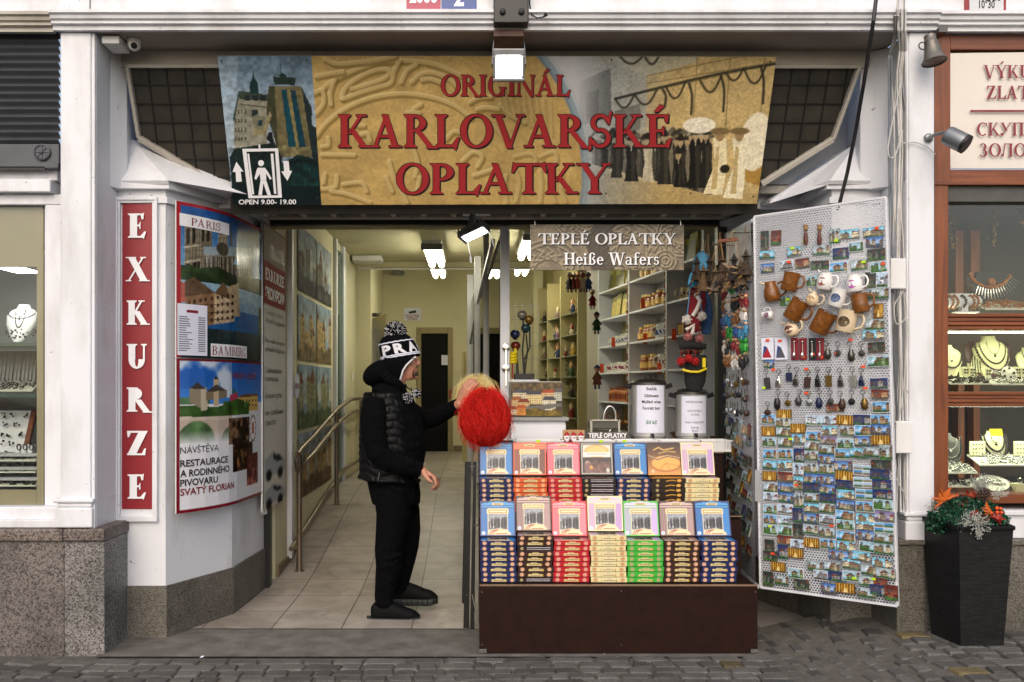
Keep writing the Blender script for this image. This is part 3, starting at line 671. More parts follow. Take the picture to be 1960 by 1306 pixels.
# shelves of glass
for py, c in ((656,'a'),(754,'a')):
    q = MB(); z = PZ(py,.2); q.box(-4.6, xg+.04, .2, .75, z-.02, z); part('glass_shelf', q, mat('shelf_glass','#2f5148',.15), LW)
q = MB()
for py in (868, 894, 914): q.box(-4.6, xg+.04, .2, .5, PZ(py+6,.2), PZ(py,.2))
part('tray_shelf', q, M['alu'], LW)
q = MB(); q.box(PX(18,.5),PX(60,.5),.3,.6,PZ(518,.45)+.002,PZ(518,.45)+.012); part('ceiling_lamp', q, M['lamp_white'], LW)
RS = thing('roller_shutter', 'dark grey corrugated roller shutter housing above the left jewellery window', 'shutter', (PX(40,.1), .1, PZ(322,.1)))
q = MB(); n = 15; z0, z1 = PZ(278,.08), PZ(58,.08)
prof = []
for i in range(n*6+1):
    t = i/(n*6); prof.append((.06 + .016*math.cos(2*math.pi*t*n) + .012*((t*n) % 1), z0 + (z1-z0)*t))
q.add([(x, y, z) for y, z in prof for x in (-4.6, xe-.003)], [(2*i,2*i+1,2*i+3,2*i+2) for i in range(len(prof)-1)])
part('slats', q, M['shutter'], RS, shade=50)
q = MB(); q.box(-4.6, xe-.003, .055, .12, PZ(322,.05), z0); q.box(-4.6, xe-.003, .045, .12, PZ(322,.05)-.002, PZ(312,.05)); part('bottom_rail', q, M['shutter'], RS, bevel=.004)
q = MB(); c = P(81,292,.05); q.lathe([(.046,0),(.046,.008),(.038,.012),(.036,.006),(.0,.006)], c, 24, 0, (0,-1,0))
for i in range(8):
    a = i*math.pi/4; q.beam(c+Vector((0,-.008,0)), c+Vector((math.cos(a)*.036,-.008,math.sin(a)*.036)), .005, .006, (0,1,0))
q.ball(c+Vector((0,-.008,0)), .012, 8, 6); part('rosette', q, M['shutter'], RS, shade=40)
q = MB(); q.box(-4.6, PX(95,.1), .045, .06, PZ(330,.1), PZ(323.5,.1)); part('slot', q, M['ink_black'], RS)

# ================================================================ RIGHT JEWELLERY SHOPFRONT
RW = thing('jewellery_window', 'brown wooden jewellery shop window in three tiers at the right edge, under the cream gold-buying sign', 'shop window', (PX(1880,.05), .05, .63))
q = MB(); xa, xb = PX(1785,.05), PX(1812,.05)
q.box(xa, xb, .03, .16, PZ(960,.05), PZ(352,.05)-.002); q.box(xa, PX(1816,.05), .03, .16, PZ(352,.05)+.001, PZ(70,.05)); part('frame_post', q, M['wood'], RW, bevel=.004)
q = MB(); q.box(PX(1816,.05)+.001, 5, .03, .16, PZ(98,.05), PZ(70,.05)); q.box(PX(1816,.05)+.001, 5, .035, .16, PZ(352,.05)+.001, PZ(326,.05)); q.box(xa-.01,5,.02,.16,PZ(355,.05)-.004,PZ(350,.05)); q.box(xb+.001,5,.03,.5,PZ(963,.05),PZ(946,.05))
for y0, y1 in ((600,632),(750,779)):
    h = (y1-y0)/4
    for k in range(4): q.box(xb+.001, 5, .06 + (.008 if k % 2 else 0), .25, PZ(y0+h*(k+1),.06)+.003, PZ(y0+h*k,.06))
part('frame_rail', q, M['wood_h'], RW, bevel=.003)
q = MB(); q.box(xb+.001, 5, .05, .14, PZ(386,.05), PZ(356,.05)); part('shutter_box', q, mat('shutter_box','#4c4d49',.6,var=.2), RW)
q = MB(); q.box(xb+.001, 5, .10, .105, PZ(600,.1), PZ(386,.1)-.001); q.box(xb+.001,5,.10,.105,PZ(750,.1),PZ(632,.1)); q.box(xb+.001,5,.10,.105,PZ(946,.1),PZ(779,.1)); part('window_glass', q, M['pane'], RW)
q = MB(); q.box(xb-.1, 5, 1.1, 1.15, .63, 2.7); q.box(xb-.08, xb-.02, .16, 1.1, .63, 2.7); q.box(xb-.02,5,.16,1.1,2.55,2.6); part('display_cabinet', q, mat('cab_dark','#241c1a',.5,var=.3), RW)
q = MB()
for i in range(2): q.box(PX(1845+i*30,.9), PX(1860+i*32,.9), 1.0, 1.08, 2.0, 2.5); q.box(PX(1850+i*30,.9), PX(1862+i*30,.9),1.0,1.08,.8,1.5)
part('cabinet_panel', q, M['wood'], RW)
q = MB(); q.box(xb+.001, 5, .26, .30, PZ(632,.1)-.006, PZ(632,.1)+.0); part('lamp_strip', q, mat('lamp_strip',(.92,1,.68),.3,var=0,emis=16), RW)
q = MB(); q.box(xb+.02, 5, .3, .36, PZ(779,.1)-.0, PZ(779,.1)+.006); part('lamp_strip', q, mat('lamp_strip2',(.95,1,.75),.3,var=0,emis=26), RW)
q = MB(); q.box(PX(1885,.5), PX(1958,.5), .4, .6, PZ(390,.5), PZ(390,.5)+.01); part('ceiling_lamp', q, M['lamp_white'], RW)
q = MB(); q.box(xb-.02, 5, .16, 1.1, PZ(946,.1)-.02, PZ(946,.1)); part('display_floor', q, mat('dfloor','#1c1c20',.5), RW)
q = MB(); q.box(PX(1795,.05), 5, .02, .3, .632, PZ(985,.05)); q.box(PX(1795,.05), 5, -.0, .3, PZ(985,.05)+.001, PZ(975,.05)); part('window_sill', q, M['white_paint'], RW, bevel=.005)
# ================================================================ SIGNS
def bil(TL, TR, BL, BR):
    n = (TR - TL).cross(TL - BL).normalized()
    if n.y > 0: n = -n
    def fn(u, v, w=0): return (TL*(1-u) + TR*u)*(1-v) + (BL*(1-u) + BR*u)*v + n*w
    fn.n = n; return fn
def board(fn, th, u0=0, v0=0, u1=1, v1=1):
    q = MB(); k_ = -.009; a = [fn(u0,v0,k_), fn(u1,v0,k_), fn(u1,v1,k_), fn(u0,v1,k_)]; q.extrude(a, fn.n * -th); return q
# ---- main sign
mf = bil(P(416,107,.194), P(1486,109,.194), P(447,393,.548), P(1449,390,.548))
def sg(px, py):
    v = (py-107)/(393-107); l = 416+(447-416)*v; r = 1486+(1449-1486)*v; return ((px-l)/(r-l), v)
def z2(zx, zy): return sg(400+zx/3.5, 80+zy/3.5)
def z3(zx, zy): return sg(940+zx/3.5, 60+zy/3.5)
im = Img(700, 190, '#bfa163'); im.noise(.12, 7, 3); im.noise(.10, 60, 5)
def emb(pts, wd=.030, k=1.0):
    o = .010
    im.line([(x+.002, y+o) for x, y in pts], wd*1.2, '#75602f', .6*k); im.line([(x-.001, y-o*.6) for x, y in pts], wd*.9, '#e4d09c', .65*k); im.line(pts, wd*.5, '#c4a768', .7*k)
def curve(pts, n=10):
    out = []; m = len(pts)
    for i in range(m-1):
        p0, p1, p2, p3 = pts[max(i-1,0)], pts[i], pts[i+1], pts[min(i+2,m-1)]
        for j in range(n):
            t = j/n; out.append(tuple(.5*((2*p1[k]) + (-p0[k]+p2[k])*t + (2*p0[k]-5*p1[k]+4*p2[k]-p3[k])*t*t + (-p0[k]+3*p1[k]-3*p2[k]+p3[k])*t**3) for k in (0,1)))
    return out + [pts[-1]]
for pts in ([(720,620),(800,520),(930,430),(1100,365),(1300,340),(1500,365),(1650,420),(1760,500)],[(740,330),(830,260),(980,190),(1150,140),(1320,130),(1500,150),(1640,200),(1760,260)],
    [(890,370),(920,300),(1000,240),(1120,190),(1210,190),(1180,240),(1050,285),(960,310)],[(900,375),(1010,335),(1130,300),(1220,270),(1240,200),(1280,130)],[(820,410),(815,330),(850,240)],[(1290,265),(1330,190),(1390,155)],
    [(1360,265),(1420,215),(1500,205),(1600,240),(1660,290)],[(1430,250),(1490,245),(1560,270)],[(780,120),(860,150),(1000,140),(1130,125),(1250,100)],[(700,340),(760,320),(770,400),(720,470)],[(720,230),(800,215),(900,200)],
    [(1750,395),(1810,365),(1890,360)],[(1800,440),(1850,430),(1940,440)],[(760,745),(975,748)],[(780,880),(770,940)],[(860,890),(845,970),(740,985)],[(900,950),(1020,940),(1060,1000)],[(1210,790),(1240,900),(1290,1000),(1330,1080)],[(1370,700),(1400,800),(1380,900)],[(1190,900),(1230,1000)],
    [(1000,620),(1060,600),(1080,650)],[(1590,640),(1640,590),(1690,600)],[(1700,790),(1770,730),(1830,760),(1800,830)],[(1780,890),(1930,840)],[(1410,905),(1400,1000)],[(820,1000),(930,1020),(1080,1080)],[(760,690),(800,680),(800,630)],[(1000,550),(1040,550)],[(1370,440),(1420,410)],[(1330,460),(1410,465)]):
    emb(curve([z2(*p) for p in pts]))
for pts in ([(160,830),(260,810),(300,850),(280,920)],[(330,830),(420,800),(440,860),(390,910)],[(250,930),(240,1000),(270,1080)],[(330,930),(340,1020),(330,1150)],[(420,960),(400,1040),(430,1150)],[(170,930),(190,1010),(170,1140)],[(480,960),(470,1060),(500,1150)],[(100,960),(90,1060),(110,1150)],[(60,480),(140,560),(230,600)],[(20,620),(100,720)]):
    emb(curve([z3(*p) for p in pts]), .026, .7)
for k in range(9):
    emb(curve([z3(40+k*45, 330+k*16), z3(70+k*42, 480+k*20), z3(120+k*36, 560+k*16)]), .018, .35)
# wafer rim and pale ground beyond it
cx, cy = z3(-560, 1010)[0], z3(0, 1010)[1]; A = im.as_
rr = np.hypot((im.X - cx) * A, (im.Y - cy) * 1.0); r0 = (z3(605,1010)[0] - cx) * A
out = (rr > r0) & (im.X > z3(100,0)[0])
im.blob(out, '#8ea0a8'); im.blob(out & (rr > r0 + .05), '#b9bfc4'); im.blob(out & (rr > r0 + .075), '#c6c6c8')
im.blob((rr > r0) & (rr < r0 + .02) & (im.X > z3(100,0)[0]), '#6f7f88', .7)
# sepia street scene fading in from the left
se = Img(700, 190, '#c8ae76'); se.noise(.10, 9, 8); se.noise(.08, 70, 9)
def sp(pts, c, a=1): se.poly([z3(*p) for p in pts], c, a)
def sl(pts, w, c, a=1): se.line(curve([z3(*p) for p in pts], 6), w, c, a)
sp([(560,300),(820,190),(1000,260),(1040,300),(1040,640),(560,760)], '#a9a491'); sp([(590,330),(800,240),(805,560),(590,620)], '#6c6f66'); sp([(640,400),(720,380),(720,560),(640,580)], '#4d5049')
sp([(830,520),(1000,470),(1000,640),(830,700)], '#7b776a'); sp([(820,165),(1380,165),(1380,200),(1040,290),(820,210)], '#bdb596')
for a, b in (((1040,290),(1900,120)),((1040,340),(1900,200)),((830,440),(1900,210))): sl([a, b], .007, '#6b5a34', .6)
sl([(830,440),(1200,350),(1560,270),(1900,212)], .018, '#2d2b20', .85)
for x in (1380,1600,1830): sl([(x, 170),(x-30, 640)], .008, '#7d6a40', .7)
for a, b, s in (((830,440),(960,410),80),((960,410),(1110,380),90),((1170,360),(1300,330),100),((1400,320),(1540,290),100),((1570,270),(1690,240),70),((1690,240),(1840,220),120),((860,165),(1010,170),50),((1030,170),(1120,170),50)):
    sl([a, ((a[0]*2+b[0])/3, (a[1]*2+b[1])/3 + s*.8), ((a[0]+2*b[0])/3, (a[1]+2*b[1])/3 + s*.8), b], .015, '#34301f', .85)
for x, y, l in ((1165,380,100),(1340,340,200),(1555,290,230),(1820,230,240)): sl([(x-15,y),(x+5,y+l*.4),(x,y+l)], .017, '#2d2b20', .85)
sp([(560,900),(1000,1000),(1400,1060),(1900,1100),(1900,1160),(560,1160)], '#b79e68'); sp([(1700,820),(1900,820),(1900,1080),(1700,1000)], '#b18a42')
rs = random.Random(5)
def person_(x, yt, yb, c, hat='#2a261e', w=60):
    w*=.62; sp([(x-w*.3,yt+62),(x+w*.3,yt+62),(x+w*.55,yt+110),(x+w*.42,yt+190),(x+w*.7,yb),(x-w*.7,yb),(x-w*.4,yt+190),(x-w*.55,yt+110)], c); sp([(x-w*.05,yt+120),(x+w*.4,yt+110),(x+w*.3,yb),(x,yb)], '#8f8262', .22); sp([(x-w*.12,yt+62),(x+w*.1,yt+62),(x,yt+120)], '#d8ccae', .8); se.ell(*z3(x, yt+44), .0052, .038, '#b09872'); se.ell(*z3(x, yt+26), .0095, .014, hat); se.ell(*z3(x, yt+16), .0055, .022, hat)
for i in range(44):
    x = 690 + i*18 + rs.uniform(-6,6); person_(x, 650 + rs.uniform(-20,30), 880 + i*5, rs.choice(['#4b463b','#35322b','#5a5345','#2b2924','#776f5c']), rs.choice(['#3a352a','#6b6350','#b5ab8e']), 54)
for x, yt, yb, c, w in ((840,660,975,'#33302a',90),(940,680,1000,'#26241f',110),(1050,670,1000,'#cdbf9c',90),(1160,650,1025,'#2c2a24',110),(1270,680,1045,'#211f1b',110),(1255,770,1040,'#1a1916',80),(1370,640,1050,'#1b1a17',130),(1440,640,1050,'#24221d',100)): person_(x, yt, yb, c, '#27241c', w)
se.ell(*z3(1395,615), .030, .055, '#efe6cd'); se.ell(*z3(1770,730), .030, .20, '#efe4c6')
for x, yb, c in ((1530,1100,'#efe0b4'),(1660,1130,'#f3e7c4')):
    sp([(x-45,700),(x+45,700),(x+50,860),(x+20,yb),(x-110,yb-10),(x-30,880)], c); sp([(x-20,760),(x,760),(x-20,yb-40),(x-60,yb-40)], '#c9b27a'); se.ell(*z3(x+5,680), .008, .045, '#9b8058'); se.ell(*z3(x+5,655), .018, .024, '#7f6a45')
se.ell(*z3(1565,915), .009, .03, '#2b261b'); se.noise(.09, 45, 12); se.noise(.16, 110, 13)
al = np.clip((im.X - z3(520,0)[0]) / (z3(860,0)[0] - z3(520,0)[0]), 0, 1); al = al*al*(3-2*al)*out
sat = np.clip((im.X - z3(620,0)[0]) / (z3(1250,0)[0] - z3(620,0)[0]), 0, 1)[..., None]
gre = se.a.mean(2, keepdims=True) * np.array([.93,.97,.98]); sc_ = gre*(1-sat) + se.a*sat
im.a = im.a*(1-al[..., None]) + sc_*al[..., None]
# dark tower photo at the left
uS = lambda v: 0
tl = Img(700, 190, '#7f95a6'); tl.grad(0,0,.2,.6,'#6f8aa0','#aab6c0'); tl.noise(.22, 5, 21)
def tp(pts, c, a=1): tl.poly([z2(*p) for p in pts], c, a)
tp([(60,100),(200,100),(160,760),(130,760)], '#a8bccb', .6)
tp([(200,320),(395,350),(390,700),(170,700),(165,500)], '#8d8c7c'); tp([(200,320),(210,320),(170,520),(160,505)], '#24413f'); tp([(200,318),(395,345),(395,385),(205,372)], '#3c463e')
for x in (235,290,345): tp([(x,345),(x+40,350),(x+40,385),(x,380)], '#1e2a28')
tp([(205,400),(390,420),(390,432),(205,412)], '#5e5d50'); tp([(275,335),(335,335),(330,270),(300,225),(275,270)], '#12302f'); tp([(293,230),(305,230),(300,175)], '#12302f')
for x in (175,195,215,240):
    for y in (440,500,560,620): tp([(x,y),(x+12,y),(x+11,y+28),(x-1,y+28)], '#4c5048')
tp([(290,470),(380,490),(375,610),(300,600)], '#77755f'); tp([(290,440),(330,440),(330,470),(285,490)], '#223331'); tp([(330,510),(360,512),(360,550),(330,548)], '#1f3844')
tp([(400,290),(620,290),(720,760),(470,760),(440,560),(385,470)], '#6d6547'); tp([(400,290),(440,290),(470,760),(430,600),(385,470)], '#3d3e2c'); tp([(430,228),(585,235),(575,282),(440,280)], '#22302a'); tp([(465,228),(485,205),(510,210),(525,232)], '#12302f'); tp([(480,205),(486,205),(480,140)], '#12302f')
tp([(485,310),(520,310),(585,690),(535,690)], '#10424f'); tp([(545,315),(580,315),(650,690),(605,690)], '#0e3a48'); tp([(520,310),(545,310),(605,690),(585,690)], '#82774f')
tp([(385,640),(400,590),(425,590),(440,680)], '#141a18'); tp([(620,290),(690,430),(690,540),(720,560),(735,800),(700,800)], '#1d2b2d'); tp([(300,560),(360,580),(410,450),(420,480),(380,610),(305,610)], '#8a8160')
tp([(140,760),(170,700),(440,660),(490,760),(490,1100),(165,1100)], '#152625'); tp([(490,800),(600,740),(740,780),(760,1100),(480,1100)], '#0f2a2a'); tp([(500,830),(600,760),(730,790),(735,815),(600,790),(510,850)], '#0a1c1c')
for i in range(6): tp([(520+i*38,830),(522+i*38,830),(535+i*38,960),(533+i*38,960)], '#21403d')
tp([(150,960),(770,960),(770,1110),(160,1110)], '#07191b', .85); tl.noise(.25, 40, 22)
f_ = tl.field(26, 44, 3); k = (tl.Y > z2(0,680)[1]) & (tl.Y < z2(0,960)[1]); tl.a = np.where(k[..., None], tl.a*(.45 + 1.1*f_[..., None]), tl.a)
cut = z2(690,100)[0]*(1-im.Y) + z2(758,1095)[0]*im.Y
im.a = np.where((im.X < cut)[..., None], tl.a, im.a)
T_ = thing('shop_sign', 'long gold hoarding reading ORIGINÁL KARLOVARSKÉ OPLATKY tilted above the shop doorway', 'sign', mf(.5,1))
part('backing_board', board(mf, .012), M['alu'], T_)
picture('printed_picture', im, mf, M['print'], T_)
# plane function in metres from px for letters
def mpx(px, py, w=0): u, v = sg(px, py); return mf(u, v, w)
q1, q2, q3 = MB(), MB(), MB()
def slet(txt, xa, xb, ytop, ybot, g):
    q1, q2 = MB(), MB()
    fn = lambda u, v, w=0: mpx(u, -v, w)
    put_serif(q1, txt, fn, xa, -ybot, ybot-ytop, xb-xa, SER, .0024); put_serif(q2, txt, lambda u, v, w=0: mpx(u+g, -v+g*.9, w), xa, -ybot, ybot-ytop, xb-xa, SER, .0013, grow=.014)
    put_serif(q2, txt, lambda u, v, w=0: mpx(u-.4, -v-.3, w), xa, -ybot, ybot-ytop, xb-xa, SER, .0005, grow=.014)
    o = part('lettering', q1, M['ink_red'], T_); part('letter_shadow', q2, M['ink_black'], o)
slet('ORIGINÁL', 843, 1092, 141, 180, 1.3); slet('KARLOVARSKÉ', 646, 1288, 215, 278, 2.1); slet('OPLATKY', 757, 1168, 310, 371, 2.1)
# lift pictogram
q = MB(); zf = lambda pts, w=.003: [mpx(400+x/3.5, 80+y/3.5, w) for x, y in pts]
def quadring(a, b):
    for i in range(4): q.face(zf([a[i], a[(i+1)%4], b[(i+1)%4], b[i]]))
quadring([(222,702),(462,698),(490,1042),(265,1046)], [(250,722),(442,718),(462,1025),(290,1028)])
q.face(zf([(256,735),(268,735),(303,1018),(290,1018)])); q.face(zf([(412,735),(430,735),(452,1015),(436,1015)]))
q.face(zf([(330,672),(342,672),(344,698),(332,698)]))
hd_ = [(348+20*math.cos(a*math.pi/8), 800+21*math.sin(a*math.pi/8)) for a in range(16)]; q.face(zf(hd_))
q.face(zf([(325,832),(375,832),(395,860),(420,908),(408,915),(382,872),(384,920),(345,920),(340,875),(316,915),(304,908),(318,850)],.0031)); q.face(zf([(345,921),(384,921),(417,1025),(392,1025),(364,940),(355,1025),(330,1025)],.0031))
q.face(zf([(183,790),(230,858),(212,858),(220,928),(182,930),(178,862),(157,860)])); q.face(zf([(497,786),(533,785),(540,854),(557,854),(525,924),(484,858),(503,856)]))
put_text(q, 'OPEN 9.00- 19.00', lambda u,v,w=0: mpx(u,-v,w), 457, -391, 13.5, 110, 'l', .02, .003)
part('lift_symbol', q, M['ink_white'], T_)
q = MB()
for px, py in ((424,116),(587,115),(440,378),(607,378),(1475,116),(1442,378),(1322,371),(1160,371),(1000,371),(800,371),(1170,113)): q.lathe([(.006,0),(.004,.003)], mpx(px,py,0), 8, 0, mf.n)
part('screw_heads', q, M['dark_steel'], T_)

# ---- hanging sign TEPLÉ OPLATKY
Y0 = .78; hf = bil(P(1015,430,Y0), P(1309,430,Y0), P(1015,517,Y0), P(1309,517,Y0))
im = Img(200, 62, '#7d705a'); im.noise(.3, 4, 2)
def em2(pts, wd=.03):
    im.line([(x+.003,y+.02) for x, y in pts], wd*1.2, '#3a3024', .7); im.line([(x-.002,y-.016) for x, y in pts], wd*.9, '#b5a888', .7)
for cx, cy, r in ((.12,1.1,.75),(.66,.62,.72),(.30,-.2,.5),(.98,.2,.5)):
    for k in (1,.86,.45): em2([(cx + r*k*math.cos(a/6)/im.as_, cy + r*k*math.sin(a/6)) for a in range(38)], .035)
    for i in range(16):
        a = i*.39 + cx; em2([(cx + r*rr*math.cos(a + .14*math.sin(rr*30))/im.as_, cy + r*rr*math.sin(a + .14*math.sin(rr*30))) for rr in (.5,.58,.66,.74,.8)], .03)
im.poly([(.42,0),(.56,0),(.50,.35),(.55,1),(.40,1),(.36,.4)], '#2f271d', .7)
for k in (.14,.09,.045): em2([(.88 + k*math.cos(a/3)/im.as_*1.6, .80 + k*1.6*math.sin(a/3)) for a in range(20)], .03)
im.noise(.2, 30, 6)
T_ = thing('hanging_sign', 'embossed brown sign reading TEPLÉ OPLATKY Heiße Wafers hung on two wires in the doorway', 'sign', hf(.5,1))
part('backing_board', board(hf, .006), M['alu'], T_); picture('printed_picture', im, hf, M['print'], T_)
hp = lambda u, v, w=0: hf((u-1015)/294, (-v-430)/87, w)
for t, xa, xb, yb, cap in (('TEPLÉ OPLATKY',1031,1293,468,21),('Heiße Wafers',1079,1262,507,23)):
    q1, q2 = MB(), MB()
    put_serif(q1, t, hp, xa, -yb, cap, xb-xa, SER, .004); put_serif(q2, t, lambda u,v,w=0: hp(u+1.8,v-1.8,w), xa, -yb, cap, xb-xa, SER, .002, grow=.03)
    o = part('lettering', q1, M['ink_white'], T_); part('letter_shadow', q2, M['ink_black'], o)
for px in (1024, 1303): 
    q = MB(); q.tube([P(px,431,Y0), P(px-1,395,Y0)], .0022, 5); part('wire', q, M['steel'], T_)

# ---- EXKURZE sign in its moulded frame
ff = bil(P(233,388,.320), P(291,388,.320), P(232,975,.320), P(291,975,.320))
T_ = thing('vertical_sign', 'tall red sign with white letters reading EXKURZE down the left bay', 'sign', ff(.5,1))
part('red_panel', board(ff, .006), M['crimson'], T_)
for i, c in enumerate('EXKURZE'):
    q = MB(); yt = 409 + i*83.2; put_serif(q, c, lambda u,v,w=0: ff((u-233)/58.5,(-v-388)/587,w), 242 if c!='E' else 244, -(yt+46.5), 46.5, 42 if c!='E' else 38, SER_BOLD, .002); part('letter', q, M['ink_white'], T_)
q = MB(); a0, a1, b0, b1 = PX(221,.33), PX(303,.33), PZ(998,.33), PZ(378,.33)
for k, w in ((0,.020),(.020,.012)):
    d = .020 + .008*(k == 0)
    q.box(a0+k,a1-k,.335-d,.338,b0+k,b0+k+w); q.box(a0+k,a1-k,.335-d,.338,b1-k-w,b1-k); q.box(a0+k,a0+k+w,.335-d,.338,b0+k+w+.0005,b1-k-w-.0005); q.box(a1-k-w,a1-k,.335-d,.338,b0+k+w+.0005,b1-k-w-.0005)
part('moulded_frame', q, M['white_paint'], T_, bevel=.003)

# ---- curved posters on the left bay
cv = offs(BC[1:], .055); L = [0]
for a, b in zip(cv[:-1], cv[1:]): L.append(L[-1] + (b-a).length)
def cvp(s, z, w=0):
    for i in range(len(cv)-1):
        if s <= L[i+1] or i == len(cv)-2:
            t = (s - L[i]) / (L[i+1]-L[i]); p = cv[i].lerp(cv[i+1], t); d = (cv[i+1]-cv[i]).normalized(); nrm = Vector((d.y,-d.x,0)); return Vector((p.x,p.y,z)) + nrm*w
S0 = .035; S1 = L[-1] - .07
pz0, pz1, pzm = PZ(985,.31), PZ(383,.31), PZ(686,.31)
def curved(za, zb): return lambda u, v, w=0: cvp(S0 + (S1-S0)*u, za + (zb-za)*v, w)
SW = S1 - S0
_t = [S0+SW*i/60 for i in range(61)]; _p = [VX + F*cvp(s,1.5,.003).x/(cvp(s,1.5,.003).y+DC) for s in _t]
def su(zx): return float(np.interp(200+zx*.49, _p, [i/60 for i in range(61)]))
def curved_board(z0, z1):
    q = MB(); n = 24; rows = [[cvp(S0 + SW*i/n, z, w) for i in range(n+1)] for z, w in ((z0,-.012),(z1,-.012),(z1,-.001),(z0,-.001))]
    vs = [p for r in rows for p in r]; k = n+1
    fs = [(a*k+i, a*k+i+1, ((a+1)%4)*k+i+1, ((a+1)%4)*k+i) for a in range(4) for i in range(n)] + [(0,k,2*k,3*k),(n,k+n,2*k+n,3*k+n)]
    return q.add(vs, fs)
# upper poster
im = Img(190, 170, '#1c5a96'); im.grad(0,0,1,.42,'#1d4f95','#6ea6cf'); im.noise(.08,4,1)
def G(x, y): return (su(x), (y - (62 + (x-270)*.30 - max(0,(x-430))*.05)) / (585))
def gp(pts, c, a=1): im.poly([G(*p) for p in pts], c, a)
for x0, x1_, yt, yb, c in ((315,378,150,345,'#8e8672'),(378,424,192,300,'#7a725f'),(375,580,255,385,'#988f7b'),(446,482,215,385,'#a59b86')):
    gp([(x0,yt),(x1_,yt),(x1_,yb),(x0,yb)], c)
    for k in range(int((x1_-x0)/9)): gp([(x0+3+k*9,yt+12),(x0+7+k*9,yt+12),(x0+7+k*9,yb-8),(x0+3+k*9,yb-8)], '#4d463a', .7)
    for k in range(int((yb-yt)/26)): gp([(x0,yt+8+k*26),(x1_,yt+8+k*26),(x1_,yt+12+k*26),(x0,yt+12+k*26)], '#5d5546', .7)
for x in (322,346,382,402): gp([(x,178),(x+12,178),(x+12,236),(x,236)], '#2e2923'); gp([(x,186),(x+6,172),(x+12,186)], '#2e2923')
for y in (160,244,300): gp([(312,y),(380,y),(380,y+5),(312,y+5)], '#c0b8a4')
for x in (322,350,366): gp([(x,310),(x+11,310),(x+11,342),(x,342)], '#241f1a')
for x in range(392,580,16): gp([(x,300),(x+7,300),(x+7,372),(x,372)], '#3a342c'); gp([(x+9,290),(x+14,262),(x+17,290)], '#b0a894')
for x in (313,340,366,380,398,416,448,478): gp([(x-3,158 if x<380 else 206),(x,128 if x<380 else 176),(x+4,158 if x<380 else 206)], '#8a8270')
gp([(388,255),(575,250),(580,290),(388,285)], '#8fa0a8'); gp([(446,215),(464,185),(482,215)], '#8b826d'); gp([(490,255),(503,255),(497,140)], '#3e4a52'); im.ell(*G(464,270), .05,.045,'#4a4436')
gp([(505,330),(515,300),(530,330)], '#9ac0d8'); im.trees(0,.37,1,.50,'#26351d',3,10); im.trees(.9,.3,1,.55,'#2c3a22',6,9)
im.grad(0,.50,1,.66,'#8fb0c4','#7d9db4'); 
for pts, c in (([(275,360),(320,380),(320,450),(275,450)],'#a75a4c'),([(320,420),(435,440),(435,560),(320,560)],'#8a6a4e'),([(316,372),(352,366),(436,440),(318,430)],'#5e4936'),([(430,440),(505,470),(510,560),(432,560)],'#c4ad8e'),([(430,440),(466,398),(508,480)],'#6b5138'),([(480,420),(526,405),(532,540),(508,540)],'#b09a77')): gp(pts, c)
for x in (330,350,372,394,416,440,458,478,498):
    for y in (450,480,510,535): gp([(x,y),(x+9,y+1),(x+9,y+15),(x,y+14)], '#3c3026'); 
for y in (465,497,525): gp([(320,y),(505,y+20),(505,y+23),(320,y+3)], '#4d2f20')
im.trees(.78,.50,1,.86,'#4d5e25',8,8); im.rect(0,.80,1,1,'#1f2d30'); im.grad(.3,.80,1,1,'#2c4044','#121a1c'); im.trees(.86,.8,1,1,'#3a5a20',11,8); im.noise(.2,40,2)
im.rect(0,0,1,.025,'#a3202c'); im.rect(0,0,.025,1,'#a3202c'); im.rect(.975,0,1,1,'#7c1a24'); im.rect(.03,.03,.965,.055,'#2a5aa0',.7)
T_ = thing('curved_poster', 'upper curved poster with a red edge showing PARIS cathedral and BAMBERG half timbered houses', 'poster', cvp(SW/2, pzm))
part('backing_board', curved_board(pzm+.006, pz1), M['plastic_white'], T_); fu = curved(pz1, pzm+.006); picture('printed_picture', im, fu, M['print_gloss'], T_)
H1 = pz1 - pzm
def plate(u0, v0, u1, v1, w=.003):
    q = MB(); n = 8; q.add([fu(u0+(u1-u0)*i/n, v, w) for v in (v0, v1) for i in range(n+1)], [(n+1+i, n+2+i, i+1, i) for i in range(n)]); return q
o = part('name_plate', plate(su(293),.075,su(487),.155), M['ink_white'], T_)
q = MB(); put_serif(q, 'PARIS', lambda u,v,w=0: fu(u/SW, -v/H1, w), su(337)*SW, -.143*H1, .05*H1, (su(452)-su(337))*SW, SER_LIGHT, .005); part('lettering', q, M['ink_dred'], o)
o = part('name_plate', plate(su(415),.90,su(556),.985), M['ink_white'], T_)
q = MB(); put_serif(q, 'BAMBERG', lambda u,v,w=0: fu(u/SW, -v/H1, w), su(419)*SW, -.975*H1, .06*H1, (su(551)-su(419))*SW, SER_LIGHT, .005); part('lettering', q, M['ink_dred'], o)
# paper price list pinned over it
q = MB(); q.merge(plate(su(280),.655,su(398),.985,.010)); q2 = MB(); rs = random.Random(3)
for i in range(16):
    v = .735 + i*.0145; u1_ = su(300) + rs.uniform(.02,.06); q2.merge(MB().add([fu(a,b,.0115) for a,b in ((su(287),v+.005),(u1_,v+.005),(u1_,v),(su(287),v))],[(0,1,2,3)])); q2.merge(MB().add([fu(a,b,.0115) for a,b in ((su(362),v+.005),(su(390),v+.005),(su(390),v),(su(362),v))],[(0,1,2,3)]))
T2 = thing('price_list', 'white printed price list in a plastic sleeve pinned over the BAMBERG picture', 'notice', fu(.2,.98,.01)); part('paper_sheet', q, M['paper'], T2); part('print_lines', q2, M['ink_grey'], T2)
q = MB(); q.add([fu(a,b,.0116) for a,b in ((su(318),.71),(su(362),.71),(su(362),.692),(su(318),.692))],[(0,1,2,3)]); part('heading', q, M['ink_dred'], T2)
